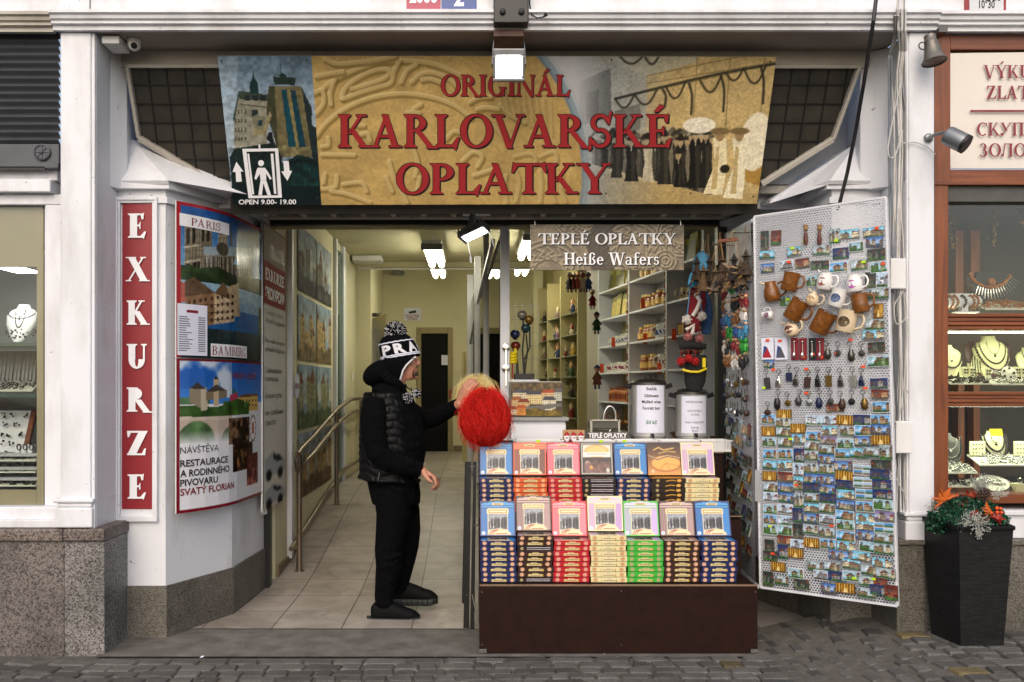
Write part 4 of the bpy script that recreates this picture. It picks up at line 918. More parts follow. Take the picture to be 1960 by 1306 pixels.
# lower poster
im = Img(190, 170, '#e8e8ee'); 
im.grad(0,0,1,.30,'#1d57b4','#3f86d6'); f_ = im.field(4, 5, 4); k = np.clip((f_-.47)*6,0,1)*((im.Y<.26)&(im.X<su(500))); im._put(k, '#dfe6f0', .9); k2 = np.clip((.5-f_)*4,0,1)*((im.Y<.2)); im._put(k2,'#1a4a96',.4)
def Hh(x, y): return (su(x), (y - (672 + (x-270)*.03)) / (585 - (x-270)*.18))
def hp_(pts, c, a=1): im.poly([Hh(*p) for p in pts], c, a)
im.trees(0,.27,.62,.385,'#2f4a22',2,9); im.trees(.0,.24,.2,.30,'#3c5a40',4,5)
for pts, c in (([(335,785),(400,780),(400,870),(335,838)],'#8f8570'),([(378,790),(402,782),(405,865),(380,868)],'#b7ae98'),([(400,800),(480,790),(480,820),(400,830)],'#7b705c'),([(430,750),(448,750),(448,850),(430,850)],'#bba888'),([(430,752),(439,736),(448,752)],'#2b2724'),([(335,786),(366,762),(402,790)],'#3c3836'),([(400,798),(440,770),(482,794)],'#453e3a'),
    ([(492,810),(522,800),(524,868),(490,878)],'#b04058'),([(500,802),(508,778),(516,802)],'#3a6a5a'),([(522,820),(600,805),(600,870),(522,876)],'#d8b25c'),([(522,820),(540,808),(600,806),(600,815)],'#6a4a3c'),([(480,850),(530,850),(530,880),(480,880)],'#e0c070')): hp_(pts, c)
for x in range(530,600,12):
    for y in (828,845): hp_([(x,y),(x+5,y),(x+5,y+9),(x,y+9)], '#5a4630')
im.trees(.30,.26,.62,.385,'#3c5f26',7,11); im.trees(.9,.2,1,.45,'#35402a',9,9)
hp_([(270,893),(500,888),(500,900),(270,905)], '#c9bcae'); hp_([(270,905),(500,900),(500,1000),(270,1000)], '#bfae9f')
im.ell(*Hh(365,1000), su(437)-su(365),.165,'#4d6a45'); im.ell(*Hh(490,985), .07,.10,'#4a5f40'); f_ = im.field(14, 15, 3)
k = (((im.X-Hh(365,1000)[0])/(su(437)-su(365)))**2 + ((im.Y-Hh(365,1000)[1])/.165)**2 < 1); im.a = np.where(k[...,None], im.a*(.5+f_[...,None]), im.a)
im._put(np.clip((im.Y-.47)/.09,0,1)*(im.Y<.60)*(im.X<su(490)), '#e9e9ef', 1); im.rect(0,.555,.72,1,'#e9e9ef')
im.rect(su(487),.40,1,1,'#e9e9ef')
for x0,y0,x1_,y1_,sd in ((su(487),.40,su(568),.58,1),(su(503),.58,su(580),.775,2),(su(558),.67,su(600),.90,3)):
    sub = (im.X>=x0)&(im.X<x1_)&(im.Y>=y0)&(im.Y<y1_); f_ = im.field(18, sd+30, 3)[...,None]; c = (rgb('#20140f'),rgb('#1f130c'),rgb('#5a2420'))[sd-1]; c2 = (rgb('#8a6b50'),rgb('#a07038'),rgb('#b86a58'))[sd-1]
    kk = np.clip((f_-.35)*2.6,0,1)**2; im.a = np.where(sub[...,None], c*(1-kk)+c2*kk, im.a)
im.ell(su(581),.49,.058,.105,'#f2f0f0'); im.ell(su(581),.49,.05,.095,'#5a3034'); im.ell(su(581),.49,.046,.088,'#f2f0f0'); im.rect(su(581)-.017,.46,su(581)+.017,.53,'#b03a2c'); im.rect(su(581)-.01,.44,su(581)+.01,.462,'#b03a2c')
for i in range(14):
    a = i*math.pi/7; im.ell(su(581)+.048*math.cos(a), .49+.091*math.sin(a), .006, .009, '#3a2a2c')
im.rect(0,0,1,.02,'#6a1622'); im.rect(0,0,.022,1,'#7c1828'); im.rect(0,.975,1,1,'#7c1828'); im.rect(.985,0,1,1,'#7c1828')
T_ = thing('curved_poster', 'lower curved poster showing HRAD LOKET castle above the words RESTAURACE A RODINNÉHO PIVOVARU', 'poster', cvp(SW/2, pz0))
part('backing_board', curved_board(pz0, pzm), M['plastic_white'], T_); fu = curved(pzm, pz0); picture('printed_picture', im, fu, M['print_gloss'], T_); H1 = pzm - pz0
tf = lambda u, v, w=0: fu(u/SW, -v/H1, w)
q = MB(); put_text(q, 'HRAD LOKET', tf, su(497)*SW, -.125*H1, .062*H1, (su(594)-su(497))*SW, 'l', .012, .003); put_text(q, 'SVATÝ FLORIAN', tf, su(296)*SW, -.885*H1, .062*H1, (su(506)-su(296))*SW, 'l', .02, .003); part('red_lettering', q, M['ink_dred'], T_)
for t, y, b, w in (('NÁVŠTĚVA',.615,-.004,446),('RESTAURACE',.70,.02,483),('A RODINNÉHO',.765,.02,488),('PIVOVARU',.826,.02,443)): q = MB(); put_text(q, t, tf, su(296)*SW, -y*H1, .062*H1, (su(w)-su(296))*SW, 'l', b, .003); part('black_lettering', q, M['ink_black'], T_)

# ---- number plates, bracket, floodlights
def plate_thing(name, label, px0, py0, px1, py1, mat_, txt, tmat, ysize, Y=-.006, group=None):
    T = thing(name, label, 'sign', P((px0+px1)/2, py1, Y), group); q = MB(); q.box(PX(px0,Y), PX(px1,Y), Y, .0, PZ(py1,Y), PZ(py0,Y)); part('plate', q, mat_, T, bevel=.002)
    q = MB()
    for t, py, w in txt: put_text(q, t, lambda u,v,w_=0: Vector((u, Y-w_, v)), PX((px0+px1)/2,Y), PZ(py,Y), ysize, PX(w,Y)-PX(0,Y) if w else None, 'c', .03, .002)
    part('lettering', q, tmat, T); return T
plate_thing('house_number_plate', 'crimson enamel house number plate reading 2000 beside the blue one', 778, -24, 843, 18, M['ink_red'] if 0 else mat('crimson_enamel','#a5244c',.25), [('2000',5,54)], M['ink_white'], .1)
plate_thing('house_number_plate', 'blue enamel house number plate reading 2 beside the crimson one', 845, -24, 912, 18, mat('blue_enamel','#17418c',.25), [('2',11,19)], M['ink_white'], .14)
T = plate_thing('number_plate', 'small white plate with a red border reading 10°30 above the right shop', 1846, -40, 1926, 28, mat('red_enamel','#8c2a2c',.4), [], M['ink_black'], .1)
q = MB(); q.box(PX(1854,0), PX(1919,0), -.009, -.0065, PZ(21,0), PZ(-34,0)); o = part('white_field', q, mat('aged_white','#c9ccd0',.4,var=.08), T)
q = MB(); fnp = lambda u,v,w=0: Vector((u,-.009-w,v)); put_text(q,'10°30',fnp,PX(1887,0),PZ(17,0),.06,PX(30,0)-PX(0,0),'c',.02,.001); put_text(q,"1'2 30",fnp,PX(1896,0),PZ(3,0),.05,PX(36,0)-PX(0,0),'c',.02,.001); part('lettering',q,M['ink_black'],o)
q = MB(); q.box(PX(945,-.1), PX(1012,-.1), -.10, -.0, PZ(44,-.1), PZ(-60,-.1)); T = thing('iron_bracket','black iron plate with two bolts fixed over the cornice above the floodlight','bracket',P(978,44,-.1)); part('plate', q, M['black_metal'], T, bevel=.006)
for px in (962, 998):
    q = MB(); q.lathe([(.017,0),(.016,.014),(.009,.018)], P(px,23,-.10), 10, 0, (0,-1,0)); part('bolt', q, M['rubber'], T, shade=40)
q = MB(); q.tube([P(1013,-20,-.02),P(1014,10,-.04),P(1018,28,-.08),P(1028,35,-.1),P(1040,33,-.1),P(1046,27,-.1)], [.004]*5+[.012], 6); solo('broken_cable', q, M['rubber'], 'frayed dark cable end curling beside the iron bracket over the cornice', 'cable')
# floodlight over the sign
Yf = -.06; T = thing('floodlight', 'square grey floodlight switched on in front of the word ORIGINÁL', 'lamp', P(972,155,Yf))
q = MB(); tilt = Vector((0,-.97,-.24)).normalized(); up = Vector((0,-.24,.97)); ff2 = Frame(P(974,125,Yf), (1,0,0), up, tilt); hw = .0868; hh = .085
q.fbox(ff2,-hw,hw,-hh,-hh+.018,-.05,.006); q.fbox(ff2,-hw,hw,hh-.035,hh,-.05,.006); q.fbox(ff2,-hw,-hw+.016,-hh+.0185,hh-.0355,-.05,.006); q.fbox(ff2,hw-.016,hw,-hh+.0185,hh-.0355,-.05,.006); q.fbox(ff2,-hw+.01,hw-.01,-hh+.01,hh-.01,-.075,-.051)
part('housing', q, M['grey_metal'], T, bevel=.005)
q = MB(); a = hw-.017; c = .018; b0, b1 = -hh+.019, hh-.036; q.face([ff2(x,y,-.006) for x,y in ((-a+c,b0),(a-c,b0),(a,b0+c),(a,b1-c),(a-c,b1),(-a+c,b1),(-a,b1-c),(-a,b0+c))]); part('lit_glass', q, M['lamp_warm'], T)
q = MB()
for s in (-1, 1): q.beam(ff2(s*(hw+.004),.0,-.03), Vector((P(974,62,.05).x + s*(hw-.004), .05, 3.42)), .006, .03, (0,1,0))
q.box(P(974,62,.05).x-hw, P(974,62,.05).x+hw, .03, .07, 3.412, 3.423); part('bracket', q, M['grey_metal'], T)
q = MB(); q.box(PX(945,-.02),PX(1002,-.02),-.035,.24,3.385,3.4225); solo('mounting_plate', q, mat('rust_plate','#6a5048',.7,var=.3), 'rusty brown steel plate under the lintel holding the floodlight', 'bracket')
# second floodlight under the doorway soffit
Y1 = 1.12; T = thing('floodlight', 'small grey finned floodlight tilted on a stem below the doorway soffit', 'lamp', P(905,465,Y1))
ax = (P(932,440,Y1-.02) - P(884,463,Y1+.05)).normalized(); nn = Vector((.30,-.42,-.80)); nn = (nn - ax*nn.dot(ax)).normalized(); vv = nn.cross(ax)
f3 = Frame(P(907,447,Y1), ax, vv, nn); q = MB(); q.fbox(f3,-.10,.10,-.055,.055,-.03,.012)
for i in range(9): q.fbox(f3,-.09+i*.0225,-.087+i*.0225,-.05,.05,-.056,-.0302)
part('housing', q, M['grey_metal'], T, bevel=.003); q = MB(); q.fbox(f3,-.075,.085,-.038,.038,.0125,.0135); part('lit_glass', q, M['lamp_warm'], T)
q = MB(); q.beam(f3(-.0,-.062,-.01), Vector((f3(0,0,0).x-.01, Y1+.02, 2.66)), .028, .006, (0,1,0)); q.beam(f3(0,.062,-.01), Vector((f3(0,0,0).x-.01, Y1+.03, 2.66)), .028, .006, (0,1,0)); part('stem', q, M['grey_metal'], T)
q = MB(); q.tube([f3(.08,0,-.05), P(940,452,1.1), P(943,462,1.1), P(945,472,1.1)], .003, 5); part('cable', q, M['plastic_white'], T)
q = MB(); q.box(PX(885,1.0),PX(940,1.0),.98,1.3,2.652,2.71); solo('lamp_box', q, M['plastic_white'], 'white mounting box on the soffit from which the small floodlight hangs', 'box', bevel=.004)
q = MB(); q.tube([P(896,465,1.15),P(898,480,1.15),P(901,492,1.15)],.003,5); q.tube([P(901,492,1.15),P(901,503,1.15)],.008,8); solo('pull_cord', q, M['plastic_white'], 'white pull cord switch dangling under the small floodlight', 'switch')
# CCTV and junction box
T = thing('dome_camera', 'white dome security camera under the lintel in the left corner', 'camera', P(257,97,.12))
q = MB(); c = P(257,75,.12); q.lathe([(.036,0),(.04,.014),(.03,.022)], c-Vector((0,0,.02)), 20); q.ball(c-Vector((0,0,.032)), .036, 20, 12); part('housing', q, M['plastic_white'], T, shade=50)
q = MB(); d = Vector((.25,-.8,-.45)).normalized(); q.lathe([(.018,0),(.016,.008),(.0,.010)], c-Vector((0,0,.032))+d*.030, 16, 0, d); part('lens', q, M['ink_black'], T, shade=40)
q = MB(); q.box(PX(203,.1),PX(236,.1),.04,.2,PZ(91,.1),PZ(76,.1)); solo('junction_box', q, M['plastic_white'], 'white junction box beside the dome camera under the lintel', 'box', bevel=.005)
# horn and spotlight on the right pilaster
T = thing('wall_bell', 'weathered grey metal bell shaped horn hanging at the top of the right pilaster', 'horn', P(1786,122,-.12))
q = MB(); ax = Vector((-.10,.15,1)).normalized(); q.lathe([(.060,.0),(.066,.004),(.050,.03),(.042,.07),(.034,.115),(.036,.12),(.031,.125),(.030,.155),(.012,.165)], P(1789,120,-.12), 24, 0, ax, cap=False); q.lathe([(.055,.008),(.0,.02)], P(1789,120,-.12), 20, 0, ax); part('bell', q, mat('aged_zinc','#77736c',.45,.6,var=.35,scale=25), T, shade=50)
q = MB(); q.tube([P(1766,88,-.1)+Vector((.02*math.cos(a/2),0,.02*math.sin(a/2))) for a in range(13)], .004, 6); q.box(PX(1780,0),PX(1796,0),-.1,.02,PZ(75,0),PZ(66,0)); part('hanger', q, M['dark_steel'], T)
T = thing('spotlight', 'grey cylindrical spotlight on a short arm at the right pilaster beside the cream sign', 'lamp', P(1825,290,-.2))
q = MB(); q.lathe([(.025,0),(.025,.012),(.016,.02)], P(1776,265,0), 16, 0, (0,-1,0)); q.tube([P(1776,265,-.02),P(1790,258,-.10),P(1806,254,-.16)], .010, 8); part('arm', q, M['grey_metal'], T, shade=50)
d = Vector((.55,-.45,-.52)).normalized(); q = MB(); c = P(1812,258,-.18); q.lathe([(.046,0),(.050,.012),(.050,.10)], c, 24, 0, d); part('housing', q, M['grey_metal'], T, shade=40); q = MB(); q.lathe([(.050,.1005),(.050,.118),(.044,.119)], c, 24, 0, d); part('lens', q, M['ink_black'], T)

# ---- gold buying sign on the right
gs = bil(P(1816,101,.025), P(2060,98,.025), P(1821,322,.025), P(2060,322,.025))
T = thing('jewellery_sign', 'cream sign with dark red serif letters about buying gold above the right window', 'sign', gs(.5,1)); part('panel', board(gs,.01), mat('cream_panel','#d8d1c8',.35,var=.03), T)
q = MB(); gp_ = lambda u,v,w=0: Vector((PX(u,.02), .022-w, PZ(-v,.02)))
for t, x, yb, cap, kk in (('VÝKUP',1883,150,25,1.0),('ZLATA',1888,189.5,25,1.0),('СКУПКА',1869,260,25,1.0),('ЗОЛОТА',1874,300,25,1.0)): put_serif(q, t, gp_, x, -yb, cap*1.18 if 0 else cap, sum(SER[c][1] for c in t)*cap*1.02, SER, .003)
q.box(PX(1857,.02),PX(2060,.02),.018,.0205,PZ(214.5,.02),PZ(211,.02)); part('lettering', q, M['ink_dred'], T)

# ---- cables on the right edge
M['cable_w'] = mat('cable_w', '#c3c1bc', .5, var=.2, scale=5); M['cable_k'] = mat('cable_k', '#17171a', .35)
rs = random.Random(11)
for i in range(13):
    q = MB(); x = 1699 + i*2.9; path = []; a, b, c = rs.uniform(-4,4), rs.uniform(-3,3), rs.uniform(0,6)
    top = 8 if i > 4 else 60
    for j in range(26):
        py = top - 30 + j*(1010 - top)/25; Yc = -.10 + .12*smooth(40, 90, py) if py < 90 else .02 + .008*(i % 3)
        path.append(P(x + (12 if py < 100 else 0)*(1-i/13) + a*math.sin(py/70 + c) + b*math.sin(py/31 + c*2) + (6 if py > 500 else 0) + (3*math.sin(py/180+i)), py, Yc))
    q.tube(path, rs.choice([.004,.005,.0065]), 6)
    solo('wall_cable', q, rs.choice([M['cable_w'], M['cable_w'], M['plastic_white'], M['grey_metal']]), 'pale cable in the tangled bundle running down the right pilaster edge', 'cable', 'cables bundled on the right pilaster')
q = MB(); q.tube([P(1679,-20,-.14),P(1672,40,-.13),P(1655,150,-.02),P(1638,250,.10),P(1622,330,.18),P(1608,386,.22),P(1604,400,.3)], .011, 8); solo('power_cable', q, M['cable_k'], 'thick black cable slanting down in front of the right bay', 'cable')
for k, (x0,y0,x1_,y1_,lab) in enumerate(((1697,497,1727,555,'upper pale grey junction box among the cables beside the magnet panel'),(1707,806,1738,867,'lower pale grey junction box among the cables beside the magnet panel'))):
    T = thing('junction_box', lab, 'box', P((x0+x1_)/2,y1_,0)); q = MB(); q.box(PX(x0,0),PX(x1_,0),-.05,.05,PZ(y1_,0),PZ(y0,0)); o = part('housing', q, M['plastic_white'], T, bevel=.006)
    q = MB(); q.lathe([(.006,0),(.004,.003)], P(x0+5,y0+6,-.05), 8, 0, (0,-1,0)); part('screw', q, M['dark_steel'], T)
for k, pts in enumerate(([(1728,560),(1712,585),(1716,620),(1735,605),(1733,560)],[(1726,150),(1700,280),(1712,300),(1728,250)],[(1738,610),(1733,700),(1722,800),(1716,830)],[(1715,915),(1722,930),(1732,945)],[(1728,275),(1750,272),(1775,282),(1790,296)])):
    q = MB(); q.tube([P(x,y,-.02) for x,y in curve(pts,6)], .0035, 6); solo('loose_cable', q, M['cable_w'], ['pale cable looped under the upper junction box','pale cable loop hanging beside the right bay roof','thin pale cable sagging to the lower junction box','short frayed white cable end beside the magnet panel','thin grey cable crossing the right pilaster to the spotlight'][k], 'cable')
q = MB(); q.box(PX(492,1.5),PX(506,1.5),1.5,1.58,PZ(985,1.5),PZ(960,1.5)); q.tube([P(503,985,1.49),P(510,983,1.49),P(510,964,1.49),P(505,962,1.49)],.006,6); solo('wall_socket', q, M['plastic_white'], 'white wall switch box with a cable loop at the left door post', 'switch', bevel=.003)
# ================================================================ CORRIDOR: left wall posters, rail, lamps
WX = -1.474
def wall_fn(pxa, pxb, za0, za1, x=WX):
    sa = (VX-pxa)/-x; sb = (VX-pxb)/-x; ya, yb = F/sa - DC, F/sb - DC
    return (ya, yb, lambda u, v, w=0: Vector((x + w, ya + (yb-ya)*u, za1 + (za0-za1)*v)))
# travel poster by the doorway
ya, yb, fn = wall_fn(505, 547, .60, 2.62, -1.455); Wp, Hp = yb-ya, 2.02; fn.n = Vector((1,0,0))
T = thing('wall_poster', 'tall white TRAVEL poster with red bands and vans just inside the doorway', 'poster', fn(.5,1))
part('backing_board', board(fn,.012), M['plastic_white'], T)
im = Img(40, 120, '#d6d2c6'); im.rect(0,0,1,.135,'#b9ab9c'); im.rect(0,.0,1,.008,'#8b2418'); im.rect(0,.135,1,.28,'#8b2a1a'); im.rect(.97,0,1,1,'#7c2a20')
for k, (y0, h) in enumerate(((.80,.085),(.915,.07))):
    im.poly([(.05,y0+h*.9),(.05,y0+h*.25),(.4,y0),(.75,y0+.02),(.95,y0+h*.55),(.95,y0+h)], '#a9adb0'); im.poly([(.4,y0+.008),(.7,y0+.02),(.85,y0+h*.5),(.42,y0+h*.42)], '#2c3238'); im.ell(.22,y0+h*.95,.12,.02,'#1a1a1c'); im.ell(.72,y0+h,.12,.02,'#1a1a1c')
picture('printed_picture', im, fn, M['print_dim'], T)
q = MB(); tf = lambda u,v,w=0: fn(u/Wp,-v/Hp,w); put_serif(q,'TRAVEL',tf,.2*Wp,-.11*Hp,.045*Hp,.72*Wp,SER_LIGHT,.003)
part('red_lettering', q, M['ink_dred'], T); q = MB()
put_serif(q,'EXKURZE',tf,.05*Wp,-.195*Hp,.04*Hp,.85*Wp,SER_LIGHT,.003); put_text(q,'ЭКСКУРСИИ',tf,.05*Wp,-.26*Hp,.055*Hp,.85*Wp,'l',.02,.003); part('white_lettering', q, M['ink_white'], T)
q = MB()
for i,(t,y) in enumerate((('Cestujte s námi',.315),('výhodně a zajímavě.',.345),('•',.375),('Pro velké skupiny',.415),('pohodlná doprava.',.445),('С нами надежно',.52),('и интересно',.55),('•',.58),('Большие группы',.61),('комфортабельный',.67),('транспорт',.705))): put_text(q,t,tf,.05*Wp,-y*Hp,.026*Hp,None if len(t)<3 else min(.88, len(t)*.052)*Wp,'l',.0,.003)
part('black_lettering', q, M['ink_black'], T)
for a, b in ((2.24,2.32),(4.62,4.70),(5.15,5.30)): part('wall_post', MB().box(-1.48,-1.44,a,b,.1,3.04), M['white_clean'], B, bevel=.004)
q = MB(); q.box(-1.478,-1.462,4.71,5.14,.3,2.95); part('green_pane', q, mat('green_pane','#3c5b50',.08), B)
# travel picture panels behind glass
ya, yb, fn0 = wall_fn(557, 635, .45, 2.92, -1.472); PALS = [('#8ea6b8','#c0a46a','#7d6a48'),('#7f96a6','#8a8a66','#4d5a3c'),('#8fa0b0','#a88c5c','#5d4a34'),('#9aa6b2','#7a7466','#3c3a38')]
def travel_pic(seed, w=36, h=30):
    r = random.Random(seed); s, bcol, g = PALS[seed % 4]; im = Img(w, h, s); im.grad(0,0,1,.6,s,'#b9bdb6'); im.noise(.15,4,seed)
    for i in range(7):
        x = r.uniform(-.1,.9); wd = r.uniform(.1,.3); y = r.uniform(.25,.6); im.rect(x,y,x+wd,.85,bcol,.9)
        if r.random()<.6: im.poly([(x-.02,y),(x+wd/2,y-r.uniform(.06,.22)),(x+wd+.02,y)], '#6a4a36')
        for k in range(4):
            for j in range(3): im.rect(x+wd*(.15+.22*k),y+.06+j*.1,x+wd*(.25+.22*k),y+.11+j*.1,'#4a3f2e',.7)
    im.trees(0,.62,1,1,g,seed,6); im.noise(.3,12,seed+5); return im
T = thing('travel_picture_panel', 'glazed panel of eight travel pictures with an EXKURZE sticker on the corridor wall', 'picture panel', fn0(.5,1))
for a in range(2):
    for b in range(4):
        u0, u1 = .14 + a*.43, .14 + a*.43 + .41; v0 = .03 + b*.24; k = lambda u, v, w=0, u0=u0, u1=u1, v0=v0: fn0(u0+(u1-u0)*u, v0+.225*v, .002)
        im = travel_pic(a*4+b+3); im.a = im.a*.9 + .05; picture('picture', im, k, M['print_dim'], T)
c = fn0(.07,.585,.02); q = MB(); q.lathe([(.105,0),(.105,.002)], c, 28, 0, (1,0,0)); o = part('sticker', q, M['paper'], T)
q = MB(); put_text(q,'EXKURZE',lambda u,v,w=0: c+Vector((.003+w,u,v)),0,-.02,.06,.17,'c',.02,.001); part('lettering', q, M['ink_dred'], o)
# handrail on the ramp
def rp(y, h): return Vector((-1.34, y, fz(y) + h))
T = thing('handrail', 'brown metal double handrail along the left corridor wall of the ramp', 'handrail', (-1.34, 3.5, .05))
for h, y0 in ((.93,1.95),(.79,2.1)):
    q = MB(); q.tube([rp(y0, h-.015)] + [rp(y, h) for y in (2.1,2.6,3.2,4,5,6,6.4)], .021, 10); part('rail', q, M['bronze'], T, shade=60)
q = MB(); q.tube([rp(1.95,.915), rp(1.90,.87), rp(1.95,.79), rp(2.1,.775)], .018, 8); part('end_return', q, M['bronze'], T, shade=60)
for y in (2.02, 3.95, 5.9):
    q = MB(); q.tube([rp(y,0), rp(y,.9)], .022, 12); q.lathe([(.04,0),(.04,.006)], rp(y,0), 14); part('post', q, M['bronze'], T, shade=60)
q = MB(); q.tube([Vector((-1.41,y,fz(y)+.16)) for y in (2.05,3,4,5,6.3)], .02, 8); 
for y in (2.1,4,6): q.beam((-1.34,y,fz(y)+.16),(-1.41,y,fz(y)+.16),.015,.015)
part('kick_rail', q, M['bronze'], T, shade=60)
# open panel door in the left wall
T = thing('panel_door', 'cream panelled door standing open at the back of the corridor', 'door', (-1.45, 7.9, .38)); D0, D1 = Vector((-1.46,7.9,0)), Vector((-1.12,6.86,0)); dd = (D1-D0).normalized(); dn = Vector((-dd.y, dd.x, 0)); fd = Frame(D0+Vector((0,0,.40)), dd, (0,0,1), dn); q = MB(); L_ = (D1-D0).length
q.fbox(fd,0,L_,0,2.02,-.02,.02); part('leaf', q, mat('door_cream','#b3a882',.5,var=.06), T, bevel=.004)
for z0, z1 in ((.2,.9),(1.05,1.85)):
    q = MB()
    for w in (-.024,.024):
        for a,b,c2,d2 in ((.18,L_-.18,z0,z0+.03),(.18,L_-.18,z1-.03,z1),(.18,.21,z0+.031,z1-.031),(L_-.21,L_-.18,z0+.031,z1-.031)): q.fbox(fd,a,b,c2,d2,w-.004,w+.004)
    part('panel_moulding', q, bpy.data.materials['door_cream'], T)
q = MB(); q.tube([fd(L_-.07,.98,-.02),fd(L_-.07,.98,-.06),fd(L_-.18,.98,-.06)],.009,6); part('handle', q, M['steel'], T)
q = MB(); q.box(-1.46,-1.30,7.6,7.7,2.44,2.49); q.beam((-1.38,7.6,2.46),(-1.25,7.3,2.46),.02,.02); solo('door_closer', q, M['dark_steel'], 'small dark door closer arm above the open cream door', 'door closer')
# luminaires
def luminaire(label, x, y0, y1, z):
    T = thing('ceiling_light', label, 'lamp', (x, (y0+y1)/2, z)); q = MB(); q.box(x-.10,x+.10,y0,y1,z+.03,z+.075); part('housing', q, M['plastic_white'], T, bevel=.006)
    for s in (-1, 1):
        q = MB(); q.tube([(x+s*.055,y0+.02,z-.005),(x+s*.055,y0+.04,z-.005),(x+s*.055,y1-.04,z-.005),(x+s*.055,y1-.02,z-.005)],[.02,.034,.034,.02],10); part('tube', q, M['tube_light'], T, shade=50)
    q = MB(); q.box(x-.11,x+.11,y0-.02,y0+.02,z-.03,z+.03); part('end_cap', q, M['grey_metal'], T)
    q = MB(); q.tube([(x,y0+.3,z+.07),(x,y0+.3,3.05)],.008,6); part('stem', q, M['plastic_white'], T)
luminaire('twin tube fluorescent lamp glowing on the corridor ceiling, the nearer one', -.42, 4.3, 5.7, 2.90)
luminaire('twin tube fluorescent lamp glowing on the corridor ceiling, the farther one', -.50, 7.2, 8.6, 3.12)
luminaire('twin tube fluorescent lamp glowing beside the hanging wafer sign', .60, 3.9, 5.3, 2.93)
luminaire('twin tube fluorescent lamp over the back of the souvenir room', .70, 7.0, 8.3, 3.12)
# small fittings on the back wall
def wallsign(label, px0,py0,px1,py1,Y,matn,name='wall_notice'):
    q = MB(); q.box(PX(px0,Y),PX(px1,Y),Y-.012,Y,PZ(py1,Y),PZ(py0,Y)); return solo(name, q, M[matn], label, 'notice', bevel=.003)
T = thing('camera_notice', 'small white notice with a camera picture above the back doorway', 'notice', P(789,614,9.93)); q = MB(); q.box(PX(773,9.94),PX(806,9.94),9.925,9.945,PZ(614,9.94),PZ(590,9.94)); part('plate', q, M['paper'], T)
q = MB(); f_ = lambda u,v,w=0: Vector((u,9.924-w,v)); s_ = (9.94+DC)/F
q.face([f_(PX(782,9.94),PZ(597,9.94),.001),f_(PX(796,9.94),PZ(594,9.94),.001),f_(PX(797,9.94),PZ(599,9.94),.001),f_(PX(784,9.94),PZ(601,9.94),.001)]); part('camera_symbol', q, M['ink_black'], T)
for i, w in enumerate((28,24,18)): q = MB(); put_text(q, ['PROSTOR STŘEŽEN','KAMEROVÝM','SYSTÉMEM'][i], f_, PX(789.5,9.94), PZ(605.5+i*3.6,9.94), .035, w*s_, 'c', .02, .001); part('red_lettering', q, M['ink_dred'], T)
wallsign('small sheet of white paper stuck to the back wall', 845,680,857,699,9.945,'paper')
q = MB(); q.box(PX(752,9.8),PX(767,9.8),9.7,9.94,PZ(526,9.8),PZ(519,9.8)); q.ball(P(770,523,9.75),.04,10,6); solo('ceiling_camera', q, M['grey_metal'], 'small grey security camera high on the corridor back wall', 'camera', shade=40)
q = MB(); q.box(-1.45,-1.1,5.9,6.2,2.98,3.045); solo('alarm_box', q, M['plastic_white'], 'white sensor box under the corridor ceiling near the left wall', 'box', bevel=.01)
q = MB(); q.tube([(-1.46,6.5,2.96),(2.0,6.5,2.96)],.012,6); solo('ceiling_pipe', q, M['plastic_white'], 'thin white conduit crossing the corridor ceiling at the beam', 'pipe')
q = MB(); q.box(-1.46,-1.455,6.0,6.1,1.55,1.65); solo('light_switch', q, M['plastic_white'], 'white light switch on the corridor wall past the rail', 'switch')
# glazed partition between corridor and souvenir room
T = thing('glass_partition', 'white framed glass partition dividing the corridor from the souvenir room', 'partition', (.1, 4, 0))
for x, y, w, h0 in ((.125,3.55,.028,3.0),(.05,5.0,.035,2.9),(-.03,6.2,.04,2.85)):
    q = MB(); q.box(x-w,x+w,y-.03,y+.03,fz(y),h0); part('post', q, M['alu'], T, bevel=.004)
q = MB(); q.beam((.16,2.2,2.62),(.05,5.0,2.4),.03,.04); q.beam((.05,5,2.4),(-.03,6.2,2.0),.03,.03); part('brace', q, M['alu'], T)
for a,b in (((.20,1.8),(.125,3.5)),((.125,3.6),(.05,4.95)),((.05,5.05),(-.03,6.15))):
    q = MB(); q.extrude([(a[0],a[1],fz(a[1])),(b[0],b[1],fz(b[1])),(b[0],b[1],2.5),(a[0],a[1],2.6)], (.008,0,0)); part('pane', q, M['pane'], T)
T = thing('sliding_door_post', 'tall white door post with two key locks standing behind the red wig', 'door post', P(966,860,1.62)); q = MB(); q.box(PX(957.5,1.62),PX(974,1.62),1.60,1.66,0,2.638); q.box(PX(971,1.6),PX(975.5,1.6),1.59,1.6,0,2.6); part('post', q, M['white_clean'], T, bevel=.003)
for py in (665, 705):
    q = MB(); c = P(968.5,py,1.595); q.lathe([(.030,0),(.030,.01),(.022,.014)], c, 16, 0, (0,-1,0)); q.beam(c+Vector((0,-.016,-.02)),c+Vector((0,-.02,-.13)),.012,.006,(0,1,0)); q.lathe([(.012,0),(.012,.02)],c+Vector((0,-.01,0)),10,0,(0,-1,0)); part('lock', q, M['steel'], T, shade=40)
T = thing('wire_rack', 'pale wire grid rack against the souvenir room back wall', 'rack', (.55,8.9,.4)); q = MB()
for i in range(9): q.tube([(.05+i*.12,8.9,.45),(.05+i*.12,8.9,2.75)],.006,4)
for j in range(12): q.tube([(.05,8.89,.5+j*.2),(1.01,8.89,.5+j*.2)],.006,4)
part('grid', q, M['alu'], T)
q = MB(); q.box(PX(884,8),PX(925,8),7.9,8.1,fz(8),PZ(672,8))
for i in range(7): q.box(PX(885+i*6,8),PX(888+i*6,8),7.88,7.9,fz(8)+.1,PZ(674,8))
solo('radiator', q, M['cream_dim'], 'cream radiator against the wall behind the glass partition', 'radiator', bevel=.003)

